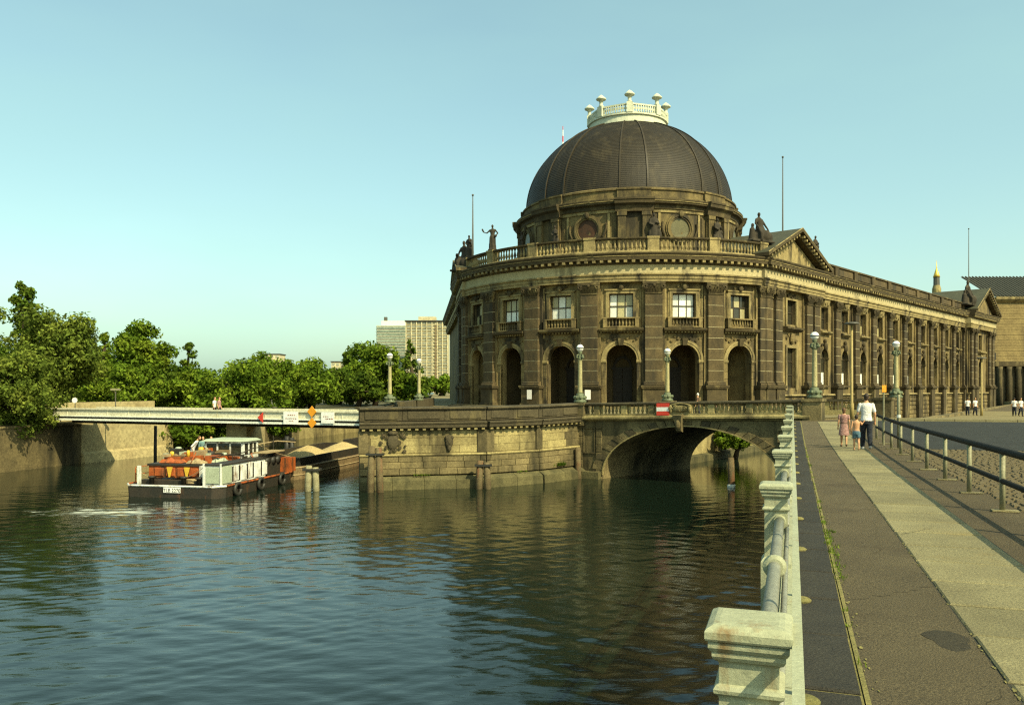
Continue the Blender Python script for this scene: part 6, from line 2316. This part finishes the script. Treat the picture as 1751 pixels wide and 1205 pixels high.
        remesh(tr.map(f).build("trousers", MT[look['trousers']], t, True), vox * k, 2)
    if look.get('shoes'):
        for (hip, knee, ank, toe) in legs:
            sm2 = MB()
            sm2.tube([(ank[0], ank[1] - .06, ank[2] - .05), (ank[0], ank[1] + .02, ank[2] - .045), (toe[0], toe[1] + .01, toe[2])], [.042, .05, .036], 10)
            remesh(sm2.map(f).build("shoe", MT[look['shoes']], t, True), vox * k, 1)
    return t


def ground_at(x, y): return gz(sl(x, y)[0])


x, y = at(1481, 26.4); zg = ground_at(x, y) + .014
person("person", "man in white T-shirt and dark jeans walking away, holding a child's hand", (x, y, zg), R(17), 1.76,
       dict(stride=.15, lean=.04, armL=((-.255, .03, 1.14), (-.30, .12, .92)), armR=((.25, -.03, 1.13), (.255, .05, .88))),
       dict(hair='hair', shirt='cloth_white', trousers='cloth_jeans', shoes='shoe', sleeve=.7), .011)
x, y = at(1442.5, 27.6); zg = ground_at(x, y) + .014
person("person", "girl in a belted pinkish dress walking left of the man", (x, y, zg), R(17), 1.28,
       dict(stride=.13), dict(hair='hair_brown', longhair=True, dress='cloth_pink', shoes='cloth_brown'), .012)
x, y = at(1464, 25.9); zg = ground_at(x, y) + .014
person("person", "bare-backed small boy in blue shorts between girl and man", (x, y, zg), R(17), 1.1,
       dict(stride=.11, armR=((.24, .02, 1.3), (.33, .03, 1.42)), armL=((-.24, -.02, 1.13), (-.24, .07, .9))),
       dict(hair='hair', trousers='cloth_blue', leg=.5), .012)
far = (((1654, 79.5), 'cloth_white', "left one of two far pedestrians in white by the end pavilion"),
       ((1667, 80), 'cloth_white', "right one of two far pedestrians in white by the end pavilion"),
       ((1734, 78), 'cloth_white', "far pedestrian in white, left one of the pair at the right edge"),
       ((1745, 77), 'cloth_white', "far pedestrian in white nearest the right edge of the view"))
for i, ((px_, d), c, lab) in enumerate(far):
    x, y = at(px_, d)
    person("person", lab, (x, y, ground_at(x, y) + .06), R(170 if i % 2 else 20), 1.72, dict(stride=.1), dict(hair='hair', shirt=c, trousers='cloth_jeans', shoes='cloth_brown'), .03, "far pedestrians")
# on the stone bridge, heads just above the balustrade
for (u, w, hh, lab, hr, c) in ((7.35, -2.2, 1.62, "white-haired person behind the bridge balustrade, only the head showing", 'cloth_white', 'cloth_brown'),
                               (8.6, -2.0, 1.1, "child behind the bridge balustrade, right of the white-haired person", 'hair_brown', 'cloth_pink')):
    p_ = fB(u, w, 0)
    person("person", lab, (p_[0], p_[1], 3.92 + .014 * u), R(-60), hh - .12, dict(stride=.1), dict(hair=hr, shirt=c, trousers='cloth_jeans'), .025)
# on the girder bridge
for (px_, lab, c) in ((345, "left pedestrian on the girder bridge, head above the parapet", 'cloth_white'), (353, "right pedestrian on the girder bridge, head above the parapet", 'cloth_pink')):
    p_ = fg(girder_u(px_), -1.2, 0)
    person("person", lab, (p_[0], p_[1], gzb + .2 - .15), R(100), 1.45, dict(stride=.1), dict(hair='hair_brown', shirt=c, trousers='cloth_jeans'), .03)
# boat crew
for (u, v, z, c, lab, tr) in ((-2.3, 5.75, 1.22, 'cloth_white', "boatman in white bending over the red engine deck", 'cloth_white'),
                              (-1.6, 5.75, 1.22, 'cloth_teal', "boatman in teal work clothes near the wheelhouse, left one", 'cloth_jeans'),
                              (-1.12, 5.85, 1.22, 'cloth_teal', "boatman in teal jacket leaning at the wheelhouse", 'cloth_teal')):
    p_ = boat_map(u, v, z)
    person("person", lab, p_, R(80) if c == 'cloth_white' else R(160), 1.6 if z > 1.5 else 1.7, dict(stride=.03, lean=.5 if c == 'cloth_white' else .15, head=.04),
           dict(hair='hair_brown', shirt=c, trousers=tr, shoes='cloth_brown', sleeve=1.0), .025)


# ------------------------------------------------------------------ statues on the roof
def statue(name, label, loc, yaw, H, kind, mat='statue', group="dark statues on the museum roof"):
    k = H / 1.75
    ca, sa = math.cos(-yaw), math.sin(-yaw)

    def f(x, y, z):
        return (loc[0] + (x * ca - y * sa) * k, loc[1] + (x * sa + y * ca) * k, loc[2] + z * k)
    mb = MB()
    mb.box(-.28, .28, -.24, .24, 0, .1)
    if kind == 'standing':
        mb.etube([((0, 0, .08), .25, .2), ((.02, 0, .5), .2, .17), ((0, 0, .95), .2, .15), ((0, 0, 1.1), .15, .12), ((0, 0, 1.35), .19, .125), ((0, 0, 1.45), .15, .1), ((0, 0, 1.5), .065, .065), ((0, 0, 1.6), .055, .055)], 14)
        mb.ell((0, .02, 1.67), .085, .1, .12, 10, 8)
        limb(mb, [(.18, 0, 1.42), (.38, .1, 1.2), (.6, .16, 1.28)], [.065, .055, .045])
        limb(mb, [(.6, .16, 1.28), (.68, .16, 1.46)], [.055, .07])
        limb(mb, [(-.18, 0, 1.42), (-.38, -.02, 1.18), (-.27, .1, 1.0)], [.065, .055, .05])
        mb.ell((-.27, .1, .98), .1, .1, .1, 8, 6)
        for i in range(7):
            a = i * .9
            limb(mb, [(.2 * math.cos(a), .17 * math.sin(a), .95), (.24 * math.cos(a + .2), .19 * math.sin(a + .2), .12)], [.035, .045], 6)
    elif kind == 'robed':
        mb.etube([((0, 0, .08), .26, .22), ((0, 0, .5), .24, .2), ((0, 0, .95), .21, .16), ((0, 0, 1.35), .2, .14), ((0, 0, 1.46), .15, .1), ((0, 0, 1.52), .065, .065), ((0, 0, 1.6), .055, .055)], 14)
        mb.ell((0, .02, 1.67), .085, .1, .12, 10, 8)
        limb(mb, [(-.18, 0, 1.42), (-.28, .1, 1.15), (-.1, .22, 1.2)], [.07, .06, .05])
        limb(mb, [(.18, 0, 1.42), (.27, .08, 1.15), (.1, .22, 1.05)], [.07, .06, .05])
        mb.ell((-.3, .05, .45), .16, .16, .42, 10, 8); mb.ell((-.3, .08, .95), .09, .09, .11, 8, 6)
        mb.etube([((.22, 0, .08), .13, .13), ((.22, 0, .75), .11, .11)], 10)
    else:  # seated group
        mb.box(-.85, .85, -.35, .35, 0, .12)
        mb.etube([((0, 0, .1), .5, .33), ((0, 0, .45), .45, .33), ((-.05, 0, .75), .3, .24), ((0, 0, 1.0), .22, .17), ((.03, 0, 1.25), .23, .16), ((.05, 0, 1.36), .16, .11), ((.06, 0, 1.42), .07, .07), ((.06, 0, 1.5), .06, .06)], 14)
        mb.ell((.07, .02, 1.58), .09, .1, .125, 10, 8)
        limb(mb, [(-.15, 0, 1.3), (-.4, .02, 1.02), (-.6, .1, .72)], [.075, .065, .05])
        limb(mb, [(.25, 0, 1.3), (.38, .06, 1.05), (.3, .2, .85)], [.075, .06, .05])
        mb.etube([((.6, 0, .1), .2, .2), ((.58, 0, .5), .17, .16), ((.56, 0, .75), .16, .13), ((.56, 0, .84), .06, .06)], 10)
        mb.ell((.56, .02, .94), .1, .1, .12, 8, 6)
        mb.ell((-.65, 0, .35), .3, .25, .35, 10, 8); mb.ell((-.2, .3, .4), .35, .16, .3, 10, 8)
        limb(mb, [(.2, .2, .7), (.25, .38, .5), (.22, .36, .15)], [.12, .1, .09])
    o = mb.map(f).build(name, MT[mat], None, True)
    remesh(o, .045 * k * 1.0, 2, .5)
    tag(o, label, "statue", group)
    return o


def on_rot(a, rad): return (CC[0] + rad * math.cos(R(a)), CC[1] + rad * math.sin(R(a)))


x, y = on_rot(A0 + DA, 20.25); statue("standing_statue", "standing statue with outstretched arm on the left balustrade pedestal", (x, y, 20.62), R(200), 2.75, 'standing')
x, y = on_rot(A0 + 1.0, 20.25); statue("robed_statue", "robed statue with child at the far left end of the round balustrade", (x, y, 20.6), R(215), 2.6, 'robed')
v = fl_(3.9, .3, 19.4); statue("crouching_statue", "crouching figure at the foot of the left pediment", (v[0], v[1], 19.3), R(215), 3.6, 'seated')
x, y = on_rot(-56.6, 20.1); statue("seated_statue", "seated figure group left of the near pediment", (x, y, 20.62), R(150), 3.2, 'seated')
v = fb(8.3, .1, 0); statue("robed_statue", "dark robed statue right of the near pediment", (v[0], v[1], 20.5), R(140), 2.6, 'robed')
v = fpv(E0 + 1.2, -.2, 0); statue("seated_statue", "dark figure group left of the end pavilion's pediment", (v[0], v[1], 20.0), R(140), 4.4, 'seated')
v = fpv(E1 - .6, -.2, 0); statue("robed_statue", "small dark statue right of the end pavilion's pediment", (v[0], v[1], 20.4), R(140), 3.0, 'robed')
for (a, lab, H_) in ((-86.5, "dark sculpture on the drum between the two round windows", 3.2), (-53.5, "dark sculpture on the drum right of the right-hand round window", 3.2),
                     (-160.5, "dark sculpture at the left edge of the drum", 3.0), (-133, "small sculpture on the drum left of the left-hand round window", 2.6)):
    x, y = on_rot(a, 13.75)
    statue("drum_statue", lab, (x, y, 21.1), R(90) - R(a) , H_, 'robed')
for a in (-86.5, -53.5, -160.5, -133):
    MB().box(-.6, .6, -.9, .55, 19.04, 21.15).map(mfun(rot_mat(a, 13.7))).build("sculpture_plinth", MT['drum'], mus)


# ------------------------------------------------------------------ trees
def leaf_cloud(name, mat, centers, radii, n, size, seed, up=.35, flat=.75):
    rng = np.random.default_rng(seed)
    c = np.asarray(centers, float); r_ = np.asarray(radii, float)
    wgt = r_ ** 2; wgt = wgt / wgt.sum()
    pick = rng.choice(len(c), n, p=wgt)
    d = rng.normal(size=(n, 3)); d /= np.linalg.norm(d, axis=1)[:, None]
    rad = r_[pick] * (rng.random(n) ** .45) * rng.uniform(.85, 1.12, n)
    pos = c[pick] + d * rad[:, None] * np.array([1, 1, flat])
    nrm = d * .8 + rng.normal(size=(n, 3)) * .6 + np.array([0, 0, up])
    nrm /= np.linalg.norm(nrm, axis=1)[:, None]
    a = np.cross(nrm, rng.normal(size=(n, 3))); a /= np.linalg.norm(a, axis=1)[:, None]
    b = np.cross(nrm, a)
    s_ = size * rng.uniform(.6, 1.35, n)[:, None]
    v = np.stack([pos - a * s_, pos + b * s_ * .55 + nrm * s_ * .15, pos + a * s_, pos - b * s_ * .55 + nrm * s_ * .15], 1).reshape(-1, 3)
    me = bpy.data.meshes.new(name)
    me.vertices.add(len(v)); me.vertices.foreach_set("co", v.ravel())
    me.loops.add(n * 4); me.loops.foreach_set("vertex_index", np.arange(n * 4, dtype=np.int32))
    me.polygons.add(n); me.polygons.foreach_set("loop_start", np.arange(0, n * 4, 4, dtype=np.int32))
    me.update(calc_edges=True)
    me.materials.append(mat)
    return me


def tree(label, px_, d, ytop, wpx, zb, kind='round', mat='leaf_a', seed=1, dens=1.0, low=None, name="tree", group="trees on the left bank", leaf=None, cat="tree"):
    x, y = at(px_, d)
    zt = CAM_Z + (665 - ytop) * d / F_PX
    w = wpx * d / F_PX / 2
    t = thing(name, label, cat, (x, y, zb), group)
    r_ = random.Random(seed)
    H = zt - zb
    zl = zb + (H * .22 if low is None else low)
    cs, rs = [], []
    if kind == 'poplar':
        n = 46
        for i in range(n):
            q_ = i / n
            ww = w * (math.sin(math.pi * min(1, .14 + .86 * (1 - q_) ** .8)) ** .6) * .8
            a = r_.uniform(0, 6.28)
            cs.append((x + ww * .55 * math.cos(a), y + ww * .55 * math.sin(a), zl + (zt - zl) * q_)); rs.append(max(.35, ww * .55))
    elif kind == 'cone':
        n = 50
        for i in range(n):
            q_ = r_.random() ** 1.2
            ww = w * (1 - q_ * .92)
            a = r_.uniform(0, 6.28); rad = ww * r_.uniform(.3, .85)
            cs.append((x + rad * math.cos(a), y + rad * math.sin(a), zl + (zt - zl) * q_ * .96)); rs.append(max(.4, w * .3 * (1.15 - q_)))
    else:
        n = 60 if kind == 'round' else 70
        ch = (zt - zl) / 2; cz = (zt + zl) / 2
        for i in range(n):
            u_ = r_.uniform(-1, 1); a = r_.uniform(0, 6.28)
            q_ = math.sqrt(1 - u_ * u_); rad = r_.uniform(.35, .86)
            fz = u_ * ch * rad
            wide = 1.0
            if kind == 'weep': wide = 1.0 + .12 * (u_ < 0)
            lump = 1 + .16 * math.sin(3 * a + seed) + .1 * math.sin(5 * u_ + seed)
            cs.append((x + w * rad * q_ * math.cos(a) * lump * wide, y + w * rad * q_ * math.sin(a) * lump * wide, cz + fz * (1.0 if u_ > 0 else .95)))
            rs.append(min(w, ch) * r_.uniform(.26, .46))
    vol = sum(q ** 2 for q in rs)
    size = leaf or max(.15, .0024 * d)
    nl = int(min(32000, max(1800, dens * 5.5 * vol / (size * size))))
    link(bpy.data.objects.new("crown", leaf_cloud("crown", MT[mat], cs, rs, nl, size, seed)), t)
    tk = MB()
    th = zl + (zt - zl) * (.55 if kind not in ('poplar', 'cone') else .85)
    rb = max(.14, w * .075)
    tk.tube([(x, y, zb - .3), (x + .1 * w, y, zb + (th - zb) * .4), (x - .05 * w, y, zb + (th - zb) * .75), (x, y, th)], [rb * 1.25, rb, rb * .7, rb * .25], 9)
    link_t = tk.build("trunk", MT['bark'], t, True)
    lm = MB()
    for i in range(0, len(cs), 4):
        c = cs[i]
        z_ = zb + (th - zb) * r_.uniform(.35, .95)
        z_ = min(z_, c[2] + .5)
        m_ = ((x + c[0]) / 2, (y + c[1]) / 2, (z_ + c[2]) / 2 - .1 * w * r_.random())
        lm.tube([(x, y, z_), m_, c], [rb * .4, rb * .26, rb * .1], 5)
    lm.build("limbs", MT['bark'], t, True)
    return t


GB_ = 3.2
tree("tall narrow poplar rising behind the left-hand trees", 40, 96, 484, 54, GB_, 'poplar', 'leaf_b', 1, 1.6, 4)
tree("tree at the left edge with loose branches against the sky", -50, 62, 492, 96, GB_, 'round', 'leaf_c', 2, .5, 6)
tree("big olive tree with ragged top left of the abutment", 95, 66, 516, 150, GB_, 'round', 'leaf_c', 3, 1.0, 1.2)
tree("olive tree overhanging the bank wall at the left edge", 8, 58.5, 592, 190, GB_, 'round', 'leaf_c', 4, 1.0, -.3)
tree("slim pointed tree between the olive tree and the round-topped tree", 178, 90, 566, 80, GB_, 'cone', 'leaf_a', 5, 1.4, 1)
tree("tall round-topped tree above the abutment parapet", 240, 86, 551, 98, GB_, 'round', 'leaf_a', 6, 1.3, 2.6)
tree("low spreading tree beneath the round-topped tree", 222, 76, 618, 190, GB_, 'weep', 'leaf_a', 7, 1.2, -.2)
tree("dark conical tree right of the round-topped tree", 323, 97, 584, 112, GB_, 'cone', 'leaf_b', 8, 1.6, 1)
tree("broad weeping tree behind the middle of the girder bridge", 375, 79, 610, 235, GB_, 'weep', 'leaf_a', 9, 1.3, -1.0)
tree("rounded tree right of the broad weeping tree", 440, 92, 602, 130, GB_, 'round', 'leaf_a', 10, 1.3, .2)
tree("bushy tree behind the white notice boards", 530, 104, 612, 140, GB_, 'round', 'leaf_a', 11, 1.3, -.2)
tree("thin dark poplar beside the far cream block", 597, 150, 602, 34, GB_, 'poplar', 'leaf_b', 12, 1.8, 3)
tree("tall leafy tree left of the nearer left globe lamp", 640, 128, 580, 112, GB_, 'round', 'leaf_a', 13, 1.4, .3)
tree("pointed dense tree between the two left globe lamps", 702, 190, 578, 92, GB_, 'cone', 'leaf_b', 14, 2.0, 1)
tree("low rounded tree next to the museum's left edge", 750, 230, 640, 100, GB_, 'round', 'leaf_a', 15, 1.5, .5)
tree("small tree filling the gap below the two towers' trees", 668, 165, 628, 100, GB_, 'round', 'leaf_a', 16, 1.4, .3)
tree("low bush over the bank beyond the girder bridge, left one", 325, 74, 694, 110, .6, 'round', 'leaf_a', 17, 1.1, -.3, "bush", "bushes on the left bank", cat="bush")
tree("low bush over the bank beyond the girder bridge, right one", 470, 90, 696, 90, .6, 'round', 'leaf_a', 18, 1.1, -.3, "bush", "bushes on the left bank", cat="bush")
tree("shrub below the pale bridge pier", 385, 80, 706, 120, .6, 'round', 'leaf_b', 21, 1.0, -.3, "bush", "bushes on the left bank", cat="bush")
tree("ivy-like bush hanging down the bank wall at the left edge", 22, 59.6, 676, 140, 2.4, 'round', 'leaf_c', 19, 1.0, -.9, "bush", "bushes on the left bank", cat="bush")
tree("bushy sapling growing by the canal wall, seen through the arch", 1256, 68, 724, 104, .2, 'round', 'leaf_a', 20, 1.4, .35, "sapling", "canal greenery", .15, "tree")
bg = ((280, 118, 604, 190, "background tree filling the gap behind the conical tree"), (135, 112, 580, 170, "background tree behind the slim pointed tree"),
      (570, 135, 622, 150, "background tree left of the thin dark poplar"), (487, 125, 636, 130, "background tree between the rounded and bushy trees"),
      (-16, 100, 578, 130, "background tree behind the overhanging olive tree"), (610, 118, 628, 120, "leafy tree low behind the right end of the girder"))
for i, (px_, d, yt, w_, lab) in enumerate(bg):
    tree(lab, px_, d, yt, w_, GB_, 'round', 'leaf_b', 30 + i, 1.2, -.2)

# ------------------------------------------------------------------ far buildings
def high_rise():
    d = 620
    x0, _ = at(694, d); x1, _ = at(765, d)
    zt = CAM_Z + (665 - 550) * d / F_PX
    t = thing("apartment_tower", "pale apartment tower with recessed balcony column behind the trees", "building", (x0, d, 3.2))
    MB().box(x0, x1, d, d + 18, 3.2, zt).build("wall", MT['tower'], t)
    nf = 21
    fh = (zt - 3.2) / nf
    w = x1 - x0
    for k_ in range(nf):
        z = 3.2 + fh * k_
        MB().box(x0 + .5, x0 + w * .66, d - .5, d, z + fh * .34, z + fh * .8).build("window_band", MT['tower_win'], t)
        MB().box(x0 + w * .78, x1 - .5, d - .5, d, z + fh * .34, z + fh * .8).build("window_band", MT['tower_win'], t)
        MB().box(x0 + w * .69, x0 + w * .755, d - .6, d, z + fh * .15, z + fh * .85).build("balcony", MT['barge'] if k_ < nf - 1 else MT['tower'], t)
        MB().box(x0, x1, d - .9, d - .01, z - .12, z + .12).build("floor_edge", MT['tower'], t)
    for i in range(9):
        xx = x0 + w * (i + .0) / 8
        MB().box(xx - .35, xx + .35, d - 1.0, d - .02, 3.2, zt).build("pier", MT['tower'], t)
    MB().box(x0 - 1, x1 + 1, d - 1.5, d + 19, zt, zt + 1.0).build("roof_slab", MT['girder_d'], t)
    MB().box(x0 + 9, x0 + 22, d + 2, d + 12, zt + 1.0, zt + 4).build("roof_house", MT['tower'], t)
    d = 660
    x0, _ = at(643, d); x1, _ = at(694.5, d)
    zt = CAM_Z + (665 - 556) * d / F_PX
    t = thing("apartment_tower", "greenish apartment tower left of the pale tower, white roof storey", "building", (x0, d, 3.2))
    MB().box(x0, x1 + 8, d, d + 18, 3.2, zt).build("wall", MT['tower2'], t)
    fh = (zt - 3.2) / 21
    for k_ in range(21):
        z = 3.2 + fh * k_
        MB().box(x0 + .4, x1, d - .5, d, z + fh * .34, z + fh * .78).build("window_band", MT['tower_win'], t)
        MB().box(x0 - .8, x1, d - .9, d - .01, z - .1, z + .14).build("balcony", MT['tower2'], t)
    MB().box(x0 + 4, x1, d + 1, d + 16, zt, zt + 3.6).build("roof_storey", MT['girder_w'], t)
    MB().box(x0 + 5.5, x0 + 8, d + 4, d + 7, zt + 3.6, zt + 7).build("roof_mast_house", MT['pole'], t)


high_rise()


def block(px0, px1, ytop, d, mat, label, rows, cols):
    x0, _ = at(px0, d); x1, _ = at(px1, d)
    zt = CAM_Z + (665 - ytop) * d / F_PX
    t = thing("apartment_block", label, "building", (x0, d, 3.2))
    MB().box(x0, x1, d, d + 12, 3.2, zt).build("wall", MT[mat], t)
    for j in range(rows):
        for i in range(cols):
            a = x0 + (x1 - x0) * (i + .2) / cols; b = x0 + (x1 - x0) * (i + .8) / cols
            z0 = 3.2 + (zt - 3.2) * (j + .3) / rows; z1 = 3.2 + (zt - 3.2) * (j + .75) / rows
            MB().box(a, b, d - .15, d - .001, z0, z1).build("window", MT['tower_win'], t)
    MB().box(x0 - .4, x1 + .4, d - .4, d + 12.4, zt, zt + .5).build("roof", MT['girder_d'], t)


block(771, 785, 622, 420, 'tower', "small cream block at the museum's left edge", 8, 2)
block(451, 478, 606, 500, 'tower', "cream stepped block above the rounded trees", 9, 3)
block(478, 497, 632, 480, 'tower', "low cream block right of the stepped block", 6, 3)
block(566, 588, 619, 450, 'tower', "small cream block beside the thin dark poplar", 7, 3)

# television tower: only its mast shows over the dome
d = 1500
x, _ = at(962, d)
t = thing("television_tower", "distant red and white television mast just left of the dome", "tower", (x, d, 3.2))
zt = CAM_Z + (665 - 216) * d / F_PX
MB().lathe([(14, 3.2), (9, 60), (6, 200), (4.5, zt - 175)], 20, (x, d)).build("shaft", MT['concrete'], t, True)
MB().ell((x, d, zt - 165), 16, 16, 16, 20, 14).build("sphere", MT['pole'], t, True)
z = zt - 150
k_ = 0
while z < zt:
    h = min(11, zt - z)
    q_ = (z - (zt - 150)) / 150
    r0 = 3.2 * (1 - q_) + .5
    MB().lathe([(r0, z), (r0, z + h)], 8, (x, d)).build("mast_section", MT['red'] if k_ % 2 else MT['sign_white'], t)
    z += h; k_ += 1
MB().lathe([(4.5, zt - 42), (4.5, zt - 38)], 8, (x, d)).build("gallery", MT['red'], t)
# gilded lantern behind the long wing
d = 300
x, _ = at(1601, d)
t = thing("gilded_lantern", "small gilded lantern spire showing above the long wing's roof", "spire", (x, d, 3.2))
zz = lambda yy: CAM_Z + (665 - yy) * d / F_PX
MB().lathe([(1.5, 3.2), (1.5, zz(494)), (1.15, zz(488))], 12, (x, d)).build("tower_drum", MT['quay_light'], t)
MB().lathe([(1.1, zz(488)), (1.05, zz(475)), (1.2, zz(474))], 10, (x, d)).build("lantern", MT['pole'], t)
MB().lathe([(1.2, zz(474)), (.9, zz(469)), (.4, zz(462)), (.16, zz(458)), (.04, zz(445))], 12, (x, d)).build("gilded_cap", MT['gold'], t, True)

# neighbouring museum wing at the right edge
d = 185
x0 = at(1699, d)[0]; x1 = at(1860, d)[0]
z_ = lambda yy: CAM_Z + (665 - yy) * d / F_PX
t = thing("museum_wing", "plain pale ashlar wing with ribbed roof and dark colonnade at the right edge", "building", (x0, d, 0))
nr = 22
for i in range(nr):
    a, b = z_(618) + (z_(518) - z_(618)) * i / nr, z_(618) + (z_(518) - z_(618)) * (i + 1) / nr
    MB().box(x0, x1, d - .12 + .05 * (i % 2), d + 1, a + .03, b).build("ashlar_course", MT['brickpale'], t)
MB().box(x0 + .2, x1, d + .3, d + 14, 0, z_(512)).build("wall_core", MT['quay_dark'], t)
MB().sweep([(0, z_(518)), (.5, z_(516)), (1.0, z_(512)), (1.0, z_(508)), (0, z_(508))], [0, x1 - x0]).map(lambda u, w, z: (x0 + u, d - w, z)).build("cornice", MT['light'], t)
MB().add([(x0 - 1, d - 1, z_(508)), (x1, d - 1, z_(508)), (x1, d + 12, z_(478) + 2.2), (x0 - 1, d + 12, z_(478) + 2.2)], [(0, 1, 2, 3)]).build("roof", MT['roof_green'], t)
for i in range(26):
    xx = x0 - .6 + (x1 - x0) * i / 26
    za, zb_ = z_(508), z_(478) + 2.2
    MB().tube([(xx, d - 1, za + .12), (xx, d + 12, zb_ + .12)], .16, 5).build("roof_rib", MT['pole'], t)
MB().box(x0, x1, d - .6, d + .2, z_(626), z_(618)).build("string_course", MT['dark'], t)
for i in range(14):
    xx = x0 + 1.2 + 2.1 * i
    MB().lathe([(.6, z_(700)), (.5, z_(640)), (.62, z_(632)), (.7, z_(627))], 10, (xx, d - .1)).build("column", MT['quay_dark'], t, True)
for (px_, yy) in ((1697, 576), (1698, 609)):
    xx = at(px_, d)[0]
    MB().box(xx - .3, xx + .5, d - .2, d - .05, z_(yy + 6), z_(yy - 6)).build("slit_window", MT['iron'], t)
MB().box(at(1712, d)[0], x1, d - 6, d - 1, 3.0, z_(694)).build("low_wall", MT['brickpale'], t)
